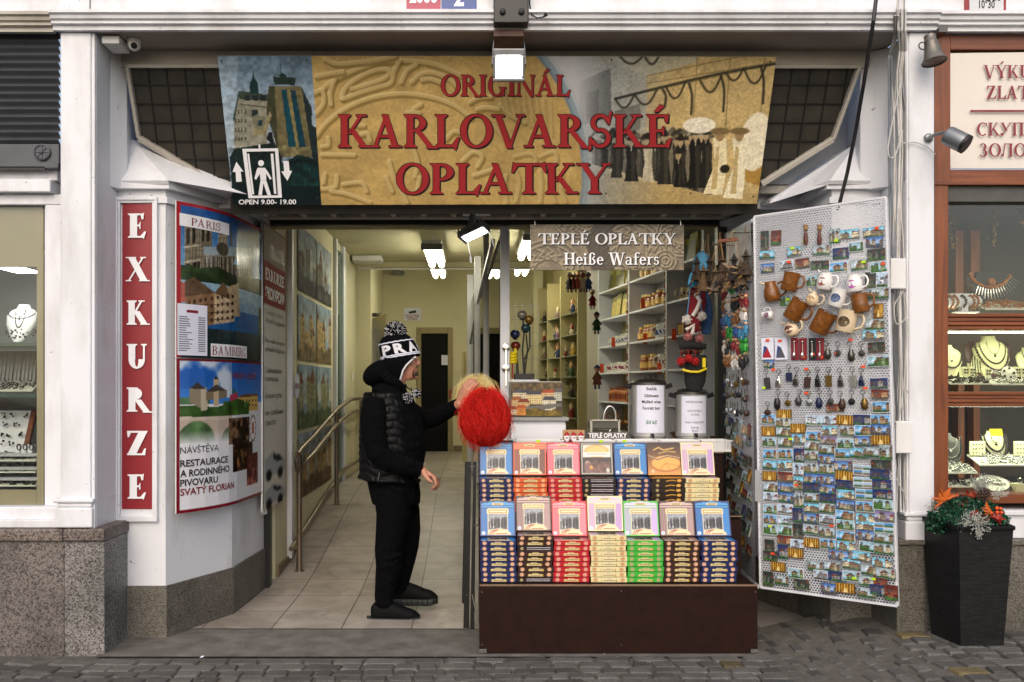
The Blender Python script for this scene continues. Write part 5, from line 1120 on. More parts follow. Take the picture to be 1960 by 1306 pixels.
# ================================================================ SOUVENIR ROOM: shelving along the right wall
S_A, S_B = Vector((1.93,2.6,0)), Vector((1.02,9.3,0)); sd = (S_B-S_A).normalized(); sn = Vector((sd.y,-sd.x,0)); SF = Frame(S_A, sd, (0,0,1), sn)  # n points into the wall (+x)
def st_(px): k = px - VX; return (3358.2-7.6*k)/(.991*k+234.2)
T = thing('shelf_unit', 'long white shelf unit full of souvenirs along the right wall of the room', 'shelves', SF(3,0,.1))
TS = [st_(p) for p in (1345,1275,1203,1145)]
for t in TS:
    q = MB(); q.fbox(SF,t-.018,t+.018,.0,3.0,-.0,.30); part('upright', q, M['white_clean'], T, bevel=.003)
q = MB(); q.fbox(SF,TS[0],TS[3],.0,3.0,.301,.32); part('back_panel', q, M['white_clean'], T)
ZS = [.98,1.30,1.632,1.937,2.257,2.58]
for k in range(3):
    for z in ZS:
        q = MB(); q.fbox(SF,TS[k]+.019,TS[k+1]-.019,z-.02,z,.004,.30); part('shelf', q, M['white_clean'], T, bevel=.002)
q = MB(); q.fbox(SF,st_(1112)-.1,st_(1140),.3,3.0,.05,.09); part('end_panel', q, mat('panel_grey','#a5a093',.6,var=.04), T)
q = MB(); 
for i, t in enumerate(('PROSÍME','NEDOTÝKEJTE SE','VYSTAVENÉHO ZBOŽÍ','BITTE NICHT BERÜHREN','PLEASE DO NOT TOUCH','NE TOUCHEZ PAS','SVP','DĚKUJEME')): put_text(q, t, lambda u,v,w=0: SF(4.95-u,1.93-v*-1 if 0 else 1.93+v,.049-w), 0, -i*.062, .052, min(.5,.04*len(t)), 'c', .02, .001)
part('notice_lettering', q, M['ink_black'], T)
for px in (1108, 1075, 1050, 1032):
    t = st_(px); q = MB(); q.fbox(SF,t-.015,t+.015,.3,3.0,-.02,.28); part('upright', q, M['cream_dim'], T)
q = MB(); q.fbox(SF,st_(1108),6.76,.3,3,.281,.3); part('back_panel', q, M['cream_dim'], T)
GS = [1.05,1.32,1.60,1.88,2.16,2.45]
for z in GS:
    q = MB(); q.fbox(SF,st_(1107),6.7,z-.008,z,-.01,.28); part('glass_shelf', q, mat('pale_glass','#8f9a88',.1) if 'pale_glass' not in bpy.data.materials else bpy.data.materials['pale_glass'], T)
for t, lab in ((TS[0],'nearest'),(TS[1],'middle'),(TS[2],'farthest')):
    q = MB(); rb_ = random.Random(int(t*9))
    for i in range(60): q.ball(SF(t, 2.6-i*.022, -.014), rb_.uniform(.006,.011), 6, 5, rb_.choice([0,0,1,2]))
    solo('bead_string', q, [M['brass'], M['red'], M['ink_white']], f'long string of mixed beads hanging on the {lab} upright of the shelf unit', 'bead string', shade=60)
for i, (px, py, Y) in enumerate(((1231,580,4.2),(1235,648,4.2),(1174,655,5.0),(1152,705,5.3),(1290,640,3.2),(1262,705,3.8))):
    q = MB(); a = P(px,py,Y); q.extrude([a+Vector((-.022,0,-.05)),a+Vector((.024,.01,-.055)),a+Vector((.02,0,.05)),a+Vector((-.02,0,.05))],(0,.003,0)); solo('price_label', q, M['orange'], 'orange red paper price label hanging from a shelf edge', 'price label', 'red price labels on the shelves')
# souvenirs: prototypes at the origin, copied along the shelves
def cup_mb(h=.15, r=.045):
    q = MB(); q.lathe([(r*.9,0),(r,.01),(r*.95,h*.5),(r*.8,h*.85),(r*.85,h)], n=14, m=0); q.tube([(0,-r*.9,h*.2),(0,-r*1.7,h*.4),(0,-r*1.7,h*.75),(0,-r*.8,h*.9)], .008, 6, 0)
    q.lathe([(r*1.005,h*.3),(r*.99,h*.62)], n=14, m=1, cap=False); return q
protos = {}
def proto(kind, col, pic):
    k = (kind, col)
    if k in protos: return protos[k]
    cm = M.get(col) or mat('sv_'+col.strip('#'), col, .35, var=.12, scale=40); M[col] = cm; pm = M.get(pic) or mat('sv_'+pic.strip('#'), pic, .4, var=.5, scale=60); M[pic] = pm
    if kind == 'cup': q = cup_mb()
    elif kind == 'mug': q = cup_mb(.11, .05)
    elif kind == 'jar': q = MB(); q.lathe([(.05,0),(.055,.01),(.055,.11),(.045,.13),(.035,.135)], n=14); q.lathe([(.042,.135),(.042,.16),(.0,.165)], n=14, m=1); q.lathe([(.0555,.03),(.0555,.09)], n=14, m=1, cap=False)
    elif kind == 'bottle': q = MB(); q.lathe([(.04,0),(.042,.01),(.042,.12),(.015,.17),(.015,.21),(.018,.22)], n=12); q.lathe([(.0425,.03),(.0425,.1)], n=12, m=1, cap=False)
    elif kind == 'book': q = MB(); q.box(-.09,.09,-.012,.012,0,.26); q.box(-.075,.075,-.0135,-.0121,.03,.2,1)
    elif kind == 'figurine':
        q = MB(); q.lathe([(.03,0),(.036,.015),(.025,.06),(.03,.085),(.018,.105)], n=10); q.ball((0,0,.125),(.026,.026,.03),10,6,1); q.lathe([(.03,.14),(.012,.17),(.0,.2)], n=10, m=1); q.tube([(.03,0,.08),(.05,-.02,.05),(.035,-.035,.04)],.008,5); q.tube([(-.03,0,.08),(-.05,-.02,.05),(-.035,-.035,.04)],.008,5)
    elif kind == 'basket': q = MB(); q.lathe([(.10,0),(.14,.06),(.14,.07),(.12,.07),(.09,.01)], n=18); q.tube([(-.13,0,.06),(-.1,0,.16),(0,0,.2),(.1,0,.16),(.13,0,.06)],.008,6,1); [q.ball((math.cos(a)*.07,math.sin(a)*.07,.08),.03,8,5,1) for a in range(6)]
    elif kind == 'box': q = MB(); q.box(-.055,.055,-.03,.03,0,.12); q.box(-.045,.045,-.0312,-.0301,.02,.1,1)
    protos[k] = (q.mesh(kind, [cm, pm], shade=40)); return protos[k]
NAMES = {'cup':('spa_cup','spa cup'),'mug':('mug','mug'),'jar':('spice_jar','jar'),'bottle':('liqueur_bottle','bottle'),'book':('picture_book','book'),'figurine':('figurine','figurine'),'basket':('gift_basket','basket'),'box':('gift_box','box')}
BAYN = ['nearest','middle','farthest']; SHN = ['lowest','second lowest','third','fourth','fifth','topmost']
SET = [[('basket','#6b4a2c','#b8863c'),('bottle','#e3e0d8','#5a6e9c'),('jar','#3a2a22','#8c3a2a'),('box','#6a2a24','#c9a24c'),('mug','#e4d2a6','#7a4a2a'),('book','#8a8a2a','#3a4a2a')],
       [('bottle','#4a3a2a','#8a6a3a'),('cup','#e8e6e0','#4a68a8'),('cup','#e6e2da','#8a4a48'),('cup','#e8e6e2','#3a5a9c'),('jar','#8a4a22','#d8b46c'),('bottle','#7a4a24','#d0b070')],
       [('basket','#5a4028','#a8702c'),('jar','#a8622c','#7a3a22'),('mug','#e6e2d8','#8a3a58'),('mug','#e2ded2','#48609a'),('book','#7a742a','#c8b44c'),('book','#a8a04a','#5c5a28')]]
COLN = {'#6b4a2c':'brown','#5a4028':'brown','#e3e0d8':'white','#3a2a22':'dark','#6a2a24':'dark red','#e4d2a6':'cream','#8a8a2a':'olive','#4a3a2a':'dark brown','#e8e6e0':'white','#e6e2da':'white','#e8e6e2':'white','#8a4a22':'amber','#7a4a24':'amber','#a8622c':'orange brown','#e6e2d8':'white','#e2ded2':'white','#7a742a':'olive','#a8a04a':'yellow green'}
for k in range(3):
    for j, z in enumerate(ZS):
        kind, c1, c2 = SET[k][j]; me = proto(kind, c1, c2); step = {'cup':.125,'mug':.14,'jar':.13,'bottle':.105,'book':.2,'figurine':.1,'basket':.31,'box':.13}[kind]; t = TS[k] + .10
        kinds2 = [(kind,c1,c2)]
        if kind == 'cup' and k == 1: kinds2 = [(kind,c1,c2)]*4 + [('jar','#8a4a22','#d8b46c')]*3
        i = 0
        while t < TS[k+1] - .08:
            kk = kinds2[min(i, len(kinds2)-1)] if len(kinds2) > 1 else kinds2[0]; me = proto(*kk); nm, ct = NAMES[kk[0]]
            o = bpy.data.objects.new(nm, me); COL.objects.link(o); o.location = SF(t, z+.001, .10+random.uniform(0,.05)); o.rotation_euler = (-.12 if kk[0]=='book' else 0, 0, math.atan2(sd.y, sd.x)+math.pi + (random.uniform(-.4,.4) if kk[0] not in ('book',) else 0)); s_ = random.uniform(.92,1.08); o.scale = (s_,s_,s_)
            tag(o, f"{COLN.get(kk[1],'small')} {ct} in the row on the {SHN[j]} shelf of the {BAYN[k]} bay", ct, f"{ct}s on the souvenir shelves"); t += step*random.uniform(.95,1.1); i += 1
FC = [('#b5913a','#d8b46a'),('#8a2a24','#e0c090'),('#2a3a5a','#caa070'),('#3a5a34','#d0a878'),('#7a6a5a','#e0c8a0'),('#c0b090','#9a3a30'),('#2c2622','#8a7a5a'),('#9a6a8a','#e0c0a0')]
for j, z in enumerate(GS):
    t = st_(1106)+.08; i = 0
    while t < 6.6:
        c = FC[(i*3+j*5) % 8]; me = proto('figurine', *c); o = bpy.data.objects.new('figurine', me); COL.objects.link(o); o.location = SF(t, z+.001, .06 + .1*((i*7) % 3)/3); o.rotation_euler = (0,0,random.uniform(-.6,.6)-1.4); s_ = random.uniform(.8,1.25); o.scale = (s_,s_,s_)
        tag(o, f"small souvenir figurine among those on the {SHN[j]} glass shelf at the back", 'figurine', 'figurines on the glass shelves'); t += random.uniform(.11,.2); i += 1
# hanging puppets by the shelves
def doll(label, px, py0, py1, Y, c1, c2, name='rag_doll'):
    s = (Y+DC)/F; h = (py1-py0)*s; c = P(px, py1, Y); T = thing(name, label, 'doll', c); q = MB(); m1 = mat('doll_a', c1, .8, var=.25, scale=50); m2 = mat('doll_b', c2, .8, var=.25, scale=50)
    q.lathe([(h*.20,h*.18),(h*.15,h*.4),(h*.08,h*.66),(h*.05,h*.74)], c, 10); q.tube([c+Vector((h*.06,0,h*.64)),c+Vector((h*.2,-.01,h*.42))],h*.04,6); q.tube([c+Vector((-h*.06,0,h*.64)),c+Vector((-h*.2,-.01,h*.42))],h*.04,6); part('dress', q, m1, T, shade=50)
    q = MB(); q.ball(c+Vector((0,0,h*.84)), h*.12, 10, 8); part('head', q, M['skin'], T, shade=60); q = MB(); q.ball(c+Vector((0,.01,h*.88)), (h*.135,h*.13,h*.12), 10, 8); q.lathe([(h*.16,h*.88),(h*.1,h*.98),(0,h*1.05)], c, 10); part('hair', q, m2, T, shade=60)
    for s_ in (-1,1): q = MB(); q.tube([c+Vector((s_*h*.07,0,h*.2)),c+Vector((s_*h*.08,0,.0))],h*.045,6); part('leg', q, m2, T, shade=60)
doll('witch puppet in blue and orange hanging low on the shelf end panel',1143,700,745,3.6,'#6a3a24','#27314f'); doll('green haired puppet hanging beside the middle shelf',1142,598,640,3.6,'#2c4a2a','#3a3a1e'); doll('santa puppet in red hanging high on the end panel',1134,555,592,3.6,'#8a1a1c','#c8b8a0')
for i, (px, c) in enumerate(((1090,'#30262a'),(1105,'#a84838'),(1126,'#2c4a8a'),(1098,'#7a2a24'),(1115,'#c0b0a0'))): doll(['dark','orange','blue','dark red','pale'][i]+' cloth puppet in the row hanging under the shelf top', px, 522, 560, 4.0, c, ['#4a3a2a','#c8a080','#22283a','#d8c8b0','#5a2a2a'][i])

# ================================================================ FURNITURE AND GOODS BEHIND THE DISPLAY
Yc = 1.35; T = thing('counter_cabinet', 'white counter cabinet with a grey top standing behind the wig', 'cabinet', P(1030,860,Yc)); q = MB(); q.box(PX(978,Yc),PX(1083,Yc),Yc,Yc+.45,.004,PZ(806,Yc)-.001); part('body', q, M['white_clean'], T, bevel=.004)
q = MB(); q.box(PX(974,Yc-.02),PX(1089,Yc-.02),Yc-.03,Yc+.5,PZ(806,Yc),PZ(799,Yc)); part('top', q, mat('grey_top','#8d8f8f',.35), T, bevel=.005)
q = MB(); q.box(PX(985,Yc),PX(1078,Yc),Yc-.006,Yc-.0002,.1,PZ(814,Yc)); part('door', q, M['white_clean'], T, bevel=.003)
T = thing('printed_box', 'clear edged box printed with rows of old town houses standing on the cabinet', 'display box', P(1027,797,Yc)); bx0, bx1, bz0, bz1 = PX(976,Yc), PX(1077,Yc), PZ(799,Yc-.03)+.001, PZ(730,Yc); q = MB(); q.box(bx0,bx1,Yc+.003,Yc+.35,bz0,bz1); part('body', q, M['grey_metal'], T, bevel=.008)
im = Img(90, 62, '#4a4038'); im.trees(-.1,-.2,1,.45,'#5a4a34',5,9); rs = random.Random(8)
for (x,y,w,h,c,rc_) in ((.05,.22,.18,.25,'#d8c8a0','#4a4a58'),(.18,.22,.22,.3,'#d0c4a8','#3c3f4c'),(.3,.26,.32,.38,'#d6c28e','#3e414e'),(.6,.22,.28,.3,'#c8ae84','#a0442c'),(.85,.2,.2,.35,'#b4b8a8','#5a5a60'),(.02,.42,.2,.4,'#c9a878','#9a5a34'),(.15,.48,.22,.36,'#cbb078','#7a3a2c'),(.62,.42,.26,.40,'#dcd4bc','#44464e'),(.1,.66,.22,.3,'#c8843c','#b05a34'),(-.02,.7,.14,.25,'#cfc0a0','#8a4a34')):
    im.rect(x,y+.1,x+w,y+h,c); im.poly([(x-.015,y+.11),(x+w*.2,y),(x+w*.8,y),(x+w+.015,y+.11)], rc_)
    for a in range(int(w/.035)):
        for b in range(int((h-.1)/.07)): im.rect(x+.012+a*.035,y+.13+b*.07,x+.026+a*.035,y+.165+b*.07,'#4a4238',.85)
im.poly([(.3,.72),(.62,.66),(1,.62),(1,.7),(.5,.85),(.3,.86)],'#6a6864'); im.trees(.3,.72,1.1,1.1,'#6a5a2a',9,7); im.noise(.15,30,2)
picture('printed_picture', im, lambda u,v,w=0: Vector((bx0+.006+(bx1-bx0-.012)*u, Yc+.0015, bz1-.006+(bz0-bz1+.012)*v)), M['print_gloss'], T)
q = MB(); q.box(PX(972,1.7),PX(1030,1.7),1.62,1.9,PZ(727,1.7)-.02,PZ(727,1.7)); q.box(PX(975,1.7),PX(1028,1.7),1.65,1.88,.9,PZ(727,1.7)-.021); solo('white_stand', q, M['white_clean'], 'low white stand carrying the candle holder tree behind the printed box', 'stand', bevel=.003)
Yh = 1.72; T = thing('candle_holder', 'black branching candle holder tree with coloured glass globes behind the printed box', 'candle holder', P(1000,726,Yh)); q = MB(); b0 = P(1002,724,Yh); q.box(PX(984,Yh),PX(1022,Yh),Yh-.06,Yh+.06,PZ(727,Yh)+.001,PZ(716,Yh)); part('base', q, M['ink_black'], T, bevel=.004)
for (px,py,r,c,path) in ((999.5,603,.036,'#8f8a80',[(1003,716),(1000,670),(1003,640),(1001,612)]),(1013,612,.034,'#8a6a2c',[(1005,716),(1003,690),(1014,665),(1014,625)]),(1006,628,.034,'#2c4a4e',[(1004,716),(1010,670),(1007,640)]),(986,640,.036,'#2a3256',[(990,716),(988,660)]),(987,662,.036,'#7a3422',[(992,716),(989,680)])):
    q = MB(); q.tube([P(a,b,Yh) for a,b in path], .006, 6); q.lathe([(.012,0),(.026,.006)], P(px,py,Yh)-Vector((0,0,r+.004)), 12); part('branch', q, M['ink_black'], T, shade=50)
    q = MB(); q.ball(P(px,py,Yh), (r,r,r*.95), 16, 10); part('glass_globe', q, mat('globe', c, .12, .3, var=.5, scale=60), T, shade=60)
T = thing('toy_hand', 'yellow thumbs up toy hand on a red stick', 'toy', P(982,724,1.66)); Yt = 1.66; k = lambda px,py,d=0: P(px,py,Yt+d); q = MB(); q.ball(k(982,687),(.034,.02,.036),12,8)
for i in range(4): q.tube([k(975,677+i*5.5,-.012),k(984,677+i*5.5,-.03),k(987,677+i*5.5,-.012)],.012,8)
q.tube([k(985,680),k(987,673),k(986,667)],[.013,.012,.009],8); part('hand', q, M['yellow'], T, shade=60); q = MB(); q.tube([k(981,695),k(981,724)],.006,6); part('stick', q, M['red'], T)
# counter carrying the urns
T = thing('serving_counter', 'dark counter behind the stepped wafer display carrying urns and baskets', 'counter', (.85,1.0,0)); q = MB(); q.box(.06,1.62,.93,1.30,.004,1.085); part('body', q, M['laminate'], T); q = MB(); q.box(.05,1.64,.922,1.32,1.086,1.106); part('worktop', q, M['white_clean'], T, bevel=.003)
ZC = 1.107
def urn(label, px, Y, pytop, r, note, lines):
    T = thing('drinks_urn', label, 'urn', (PX(px,Y), Y, ZC)); c = Vector((PX(px,Y), Y, ZC)); H = PZ(pytop, Y) - ZC
    q = MB(); q.lathe([(r*.94,0),(r*.94,.03),(r,.035),(r,H-.06),(r*1.01,H-.055),(r*1.02,H-.045)], c, 32); part('body', q, M.get('urn') or M.setdefault('urn', mat('urn_steel','#c2c2c0',.33,.5,.06)), T, shade=40)
    q = MB(); q.lathe([(r*1.06,H-.045),(r*1.06,H-.03),(r*.9,H-.015),(r*.2,H)], c, 32); q.lathe([(.02,H),(.022,H+.012),(.012,H+.018)], c, 14); part('lid', q, M['dark_steel'], T, shade=40)
    for s in (-1, 1):
        q = MB(); q.beam(c+Vector((s*r,0,H-.06)), c+Vector((s*(r+.045),0,H-.045)), .03, .014, (0,1,0)); part('handle', q, M['plastic_black'], T, bevel=.004)
    q = MB(); q.lathe([(r*1.02,.0),(r*1.02,.022)], c, 28); part('base_ring', q, M['plastic_black'], T)
    q = MB(); q.tube([c+Vector((0,-r,.05)),c+Vector((0,-r-.04,.05)),c+Vector((0,-r-.045,.03))],.009,8); part('tap', q, M['plastic_black'], T)
    wid, z0, z1 = note; n = 10; fn = lambda u, v, w=0: c + Vector((math.sin(u/r)*(r+.002+w), -math.cos(u/r)*(r+.002+w), v))
    q = MB(); us = [wid*(i/n-.5) for i in range(n+1)]; q.add([fn(u,z,0) for z in (z0,z1) for u in us], [(i,i+1,n+2+i,n+1+i) for i in range(n)]); o = part('paper_note', q, M['paper'], T)
    for t, z, s, w, m, b in lines:
        q = MB(); put_text(q, t, fn, 0, z0+(z1-z0)*z, s, w, 'c', b, .0015); part('lettering', q, M[m], o)
urn('taller steel urn with a paper note reading Svařák Glühwein Mulled wine 50 kč',1241,1.05,724,.112,(.205,.06,.385),[('Svařák',.86,.028,.07,'ink_black',.02),('Glühwein',.72,.028,.095,'ink_black',.02),('Mulled wine',.60,.028,.125,'ink_black',.02),('Forralt bor',.47,.028,.115,'ink_black',.02),('50 kč',.18,.032,.07,'ink_green',.02)])
urn('lower steel drinks urn with a paper note reading PUNČ BEZ ALKOHOLU',1323,1.09,742,.105,(.18,.055,.30),[('PUNČ BEZ ALKOHOLU',.82,.018,.115,'ink_grey',0),('PUNCH WITHOUT',.58,.018,.095,'ink_grey',0),('ALCOHOL',.48,.018,.055,'ink_grey',0),('PUNSCH OHNE ALKOHOL',.27,.018,.125,'ink_grey',0),('0,20 ML',.13,.018,.05,'ink_grey',0),('50 KČ',.04,.018,.04,'ink_grey',0)])
T = thing('waffle_iron', 'steel waffle iron lettered TEPLÉ OPLATKY with a curved spring handle', 'waffle iron', P(1163,845,1.0)); Yw = 1.0; q = MB(); q.box(PX(1124,Yw),PX(1202,Yw),Yw-.05,Yw+.18,ZC,PZ(826,Yw)); o = part('base', q, M['dark_steel'], T, bevel=.004)
q = MB(); put_text(q,'TEPLÉ OPLATKY',lambda u,v,w=0: Vector((u,Yw-.0505-w,v)),PX(1163,Yw-.05),PZ(838,Yw-.05),.042,.25,'c',.03,.001); part('lettering', q, M['ink_white'], o)
q = MB(); q.box(PX(1130,Yw),PX(1186,Yw),Yw,Yw+.16,PZ(822,Yw),PZ(806,Yw)); part('upper_plate', q, M['dark_steel'], T, bevel=.006)
q = MB()
for px in (1131, 1184): q.box(PX(px-2,Yw),PX(px+2,Yw),Yw-.02,Yw+.0,PZ(826,Yw),PZ(803,Yw))
q.box(PX(1131,Yw),PX(1184,Yw),Yw-.02,Yw-.008,PZ(806,Yw),PZ(803,Yw)); part('frame', q, M['steel'], T)
q = MB(); q.tube([P(a,b,Yw+.02) for a,b in curve([(1155,804),(1157,790),(1164,779),(1172,780),(1178,792),(1177,810),(1168,824),(1158,836)],6)], .008, 10); part('spring_handle', q, M['steel'], T, shade=60)
# white and black baskets on the top step
def crate(label, px0, px1, Y, py0, py1, m, tagcol=None):
    T = thing('plastic_basket', label, 'basket', P((px0+px1)/2, py1, Y)); x0, x1, z0, z1 = PX(px0,Y), PX(px1,Y), PZ(py1,Y), PZ(py0,Y); q = MB(); d = .16; t = .004
    for (a,b,c2,d2) in ((x0,x1,Y,Y+t),(x0,x1,Y+d,Y+d+t),(x0,x0+t,Y+t,Y+d),(x1-t,x1,Y+t,Y+d)):
        q.box(a,b,c2,d2,z0,z0+.012); q.box(a,b,c2,d2,z1-.012,z1); n = max(2,int(max(b-a,d2-c2)/.016))
        for i in range(n):
            if b-a > d2-c2: q.box(a+(b-a)*i/n,a+(b-a)*(i+.5)/n,c2+.0004,d2-.0004,z0+.0121,z1-.0121)
            else: q.box(a+.0004,b-.0004,c2+(d2-c2)*i/n,c2+(d2-c2)*(i+.5)/n,z0+.0121,z1-.0121)
    q.box(x0,x1,Y,Y+d,z0-.004,z0); q.box(x0-.006,x1+.006,Y-.006,Y-.0003,z1-.008,z1+.001); part('body', q, M[m], T)
    if tagcol: q = MB(); q.box(PX(tagcol,Y)-.012,PX(tagcol,Y)+.012,Y-.0085,Y-.0065,z1-.016,z1+.002); part('price_tag', q, M['lime'], T)
crate('black plastic basket at the left end of the top step beside the wig',914,984,.70,846,866,'plastic_black',945)
for i,(a,b) in enumerate(((988,1078),(1098,1178),(1180,1260),(1262,1340),(1342,1400))): crate(['first','second','third','fourth','fifth'][i]+' white plastic basket from the left on the top step',a,b,.70,843,864,'plastic_white',[1030,1150,1195,None,None][i])
for i,px in enumerate((1085,1098,1112)):
    T = thing('santa_lollipop', ['leftmost','middle','rightmost'][i]+' of three red and white santa sweets standing before the waffle iron', 'sweet', P(px,862,.74)); c = P(px,862,.74); q = MB(); q.lathe([(.02,0),(.022,.03),(.016,.06)], c, 12); q.lathe([(.02,.088),(.016,.10),(.0,.118)], c, 12); part('red_suit', q, M['red'], T, shade=60); q = MB(); q.ball(c+Vector((0,0,.075)), (.019,.019,.02), 12, 8); q.lathe([(.021,.084),(.021,.092)], c, 12); q.ball(c+Vector((0,-.012,.065)), (.013,.01,.014), 8, 6); part('beard', q, M['ink_white'], T, shade=60)
    q = MB(); q.ball(c+Vector((0,-.017,.078)), (.008,.005,.005), 8, 6); part('face', q, M['skin'], T)
q = MB(); q.box(PX(1077,.78),PX(1119,.78),.78,.784,PZ(862,.78),PZ(823,.78)); solo('cardboard_stand', q, mat('card','#b08a66',.8), 'brown card standing behind the three santa sweets', 'card')
# ================================================================ STEPPED WAFER DISPLAY
X0, XW = PX(918,0), PX(1450,0)
T = thing('display_stand', 'dark brown three step display stand carrying the wafer boxes on the pavement', 'display stand', ((X0+XW)/2, 0, .005))
q = MB(); q.box(X0, XW, 0, .018, .004, .372); part('front_panel', q, M['laminate'], T, bevel=.0015)
q = MB(); q.box(X0, XW, .0, .022, .3725, .379); part('plywood_edge', q, M['ply_edge'], T)
for a, b, z in ((.0,.285,.375),(.286,.665,.713),(.666,.93,1.056)):
    for x in (X0, XW-.018):
        q = MB(); q.box(x, x+.018, a+.0185, b, .004, z-.003); part('side_panel', q, M['laminate'], T, bevel=.001)
    q = MB(); q.box(X0+.0185, XW-.0185, a+.0225, b, z-.014, z); part('step_top', q, M['laminate'], T)
for a, z0, z1 in ((.286,.376,.712),(.666,.714,1.055)):
    q = MB(); q.box(X0+.0185, XW-.0185, a, a+.016, z0, z1-.015); part('riser', q, M['laminate'], T)
    q = MB(); q.box(X0, XW, a-.001, a+.018, z1+.0005, z1+.006); part('plywood_edge', q, M['ply_edge'], T)
q = MB()
for x, z in ((X0+.012,.34),(XW-.012,.34),(X0+.78,.345),(X0+.012,.05),(X0+.78,.05)): q.lathe([(.005,0),(.003,.003)], (x,-.0002,z), 8, 0, (0,-1,0))
for z in (.5,.62,.66): q.lathe([(.005,0),(.003,.003)], (XW+.0002,.32,z), 8, 0, (1,0,0))
part('screw_heads', q, M['steel'], T)
for x in (X0, XW-.038):
    q = MB(); q.box(x, x+.038, -.003, -.0002, .006, .028); q.box(x-.003 if x==X0 else XW+.0002, x-.0002 if x==X0 else XW+.003, -.003, .04, .006, .028); part('corner_bracket', q, M['steel'], T)
# ---- wafer boxes
BW, BH = .200, .0280
def box_art(border, col, ped, kind='std'):
    im = Img(46, 46, border); b = rgb(border)
    if kind == 'std':
        im.poly([(.05,.08),(.5,.02),(.95,.08),(.95,.14),(.05,.14)], ped); im.rect(.05,.155,.95,.20,ped); 
        for x in (.05,.78):
            im.rect(x,.22,x+.17,.95,col); 
            for k in range(4): im.rect(x+.02+k*.042,.22,x+.033+k*.042,.95,border,.45)
        im.rect(.22,.22,.78,.97,'#d8cfb8'); im.rect(.20,.24,.80,.37,'#e4d09a'); im.rect(.24,.27,.76,.345,'#5b4620',.55); im.rect(.27,.285,.73,.33,'#e9d8a8'); im.rect(.34,.07,.66,.125,'#d8c48c'); im.rect(.4,.085,.6,.11,'#5a4422')
        im.rect(.23,.38,.77,.80,'#4c4c54'); im.poly([(.23,.38),(.77,.38),(.77,.44),(.23,.60)], '#8f939c')
        for k in range(5): im.ell(.33+k*.095,.62+.0*k,.034,.11,'#1e1e24'); im.rect(.30+k*.095,.62,.36+k*.095,.74,'#1e1e24'); im.rect(.285+k*.095,.5,.297+k*.095,.78,'#b4b4b8')
        f = im.field(16,5,2); k = (im.Y>.40)&(im.Y<.82)&(im.X>.23)&(im.X<.77); im.a = np.where(k[...,None], im.a*(.55+.9*f[...,None]), im.a)
        im.ell(.54,1.0,.34,.22,'#e8d2a8'); 
        for k in range(3): im.line([(.24+k*.055,.97),(.30+k*.05,.86),(.44+k*.04,.82)], .014, '#8a3a2c')
        im.rect(.46,.86,.72,.875,'#8a4a3a'); im.rect(.44,.91,.76,.925,'#8a4a3a'); im.ell(.10,.91,.05,.05,'#e6ecf6'); im.rect(.085,.89,.11,.93,'#3a5aa0')
        for e in ((0,0,.045,1),(.955,0,1,1),(0,0,1,.03),(0,.965,1,1)): im.rect(*e, border)
    elif kind == 'black':
        im.rect(.04,.04,.96,.96,'#cfc9bc'); im.rect(.06,.06,.94,.94,'#17151c'); im.rect(.09,.09,.91,.46,'#d9d2c0'); im.ell(.5,.28,.36,.19,'#d0a050'); im.ell(.5,.27,.31,.15,'#e2bd74'); im.rect(.09,.30,.91,.44,'#e4e0d8'); im.rect(.2,.34,.8,.36,'#8a8478'); im.rect(.25,.39,.75,.40,'#8a8478')
        im.rect(.09,.46,.91,.93,'#3a2a2a'); im.trees(.3,.5,.9,.93,'#6a4a44',4,9); im.ell(.22,.66,.08,.1,'#b09088'); im.ell(.24,.78,.12,.16,'#7a5a58'); im.ell(.33,.76,.05,.05,'#d89a3c'); im.ell(.82,.85,.05,.08,'#c8c4b8')
    else:
        im.grad(0,0,1,1,'#2a140c','#d89a4c'); im.ell(.55,.66,.44,.24,'#a8642c'); im.ell(.55,.63,.42,.22,'#e2a850'); im.line([(.55,.63),(.35,.85)],.02,'#b8702c'); im.line([(.55,.63),(.68,.86)],.02,'#b8702c'); im.line([(.55,.63),(.92,.72)],.015,'#b8702c')
        im.line([(.02,.42),(.3,.52),(.6,.42),(.98,.5)],.05,'#6a4a34'); im.line([(.02,.40),(.3,.50),(.6,.40),(.98,.48)],.015,'#f0dcae'); im.line([(.2,.24),(.35,.16),(.5,.24),(.8,.18)],.035,'#d8b45c'); im.line([(.35,.34),(.6,.28),(.85,.3)],.025,'#d8b45c'); im.ell(.15,.88,.04,.05,'#e0c8a0')
    return im
def side_art(border, dots, plate, kind):
    im = Img(60, 15, border)
    if kind == 'text': im.rect(.27,.25,.92,.42,'#b8b0b4'); im.rect(.27,.58,.90,.74,'#b8b0b4'); im.ell(.13,.5,.045,.3,'#a89a68'); im.noise(.5,30,3); return im
    if kind == 'choc': im.ell(.2,.5,.05,.3,'#a89a68'); im.line([(.45,.6),(.6,.4),(.7,.5)],.2,'#c8963c'); im.ell(.82,.5,.07,.3,'#e0a84c'); return im
    for x in (.13,.87): im.ell(x,.5,.058,.36,dots)
    im.rect(.31,.42,.70,.80,plate); im.rect(.42,.2,.59,.42,plate,.85); im.rect(.35,.52,.67,.68,'#5a3a1e',.75); im.rect(.45,.26,.56,.36,'#6a4a22',.8); im.rect(.30,.40,.32,.84,'#b8963c'); im.rect(.69,.40,.71,.84,'#b8963c'); im.rect(0,0,1,.09,border); im.rect(0,.91,1,1,border); im.a[-2:]*=.55; im.a[:1]*=1.25; return im  # edge shading between stacked boxes painted in: lighter top row, darker bottom rows
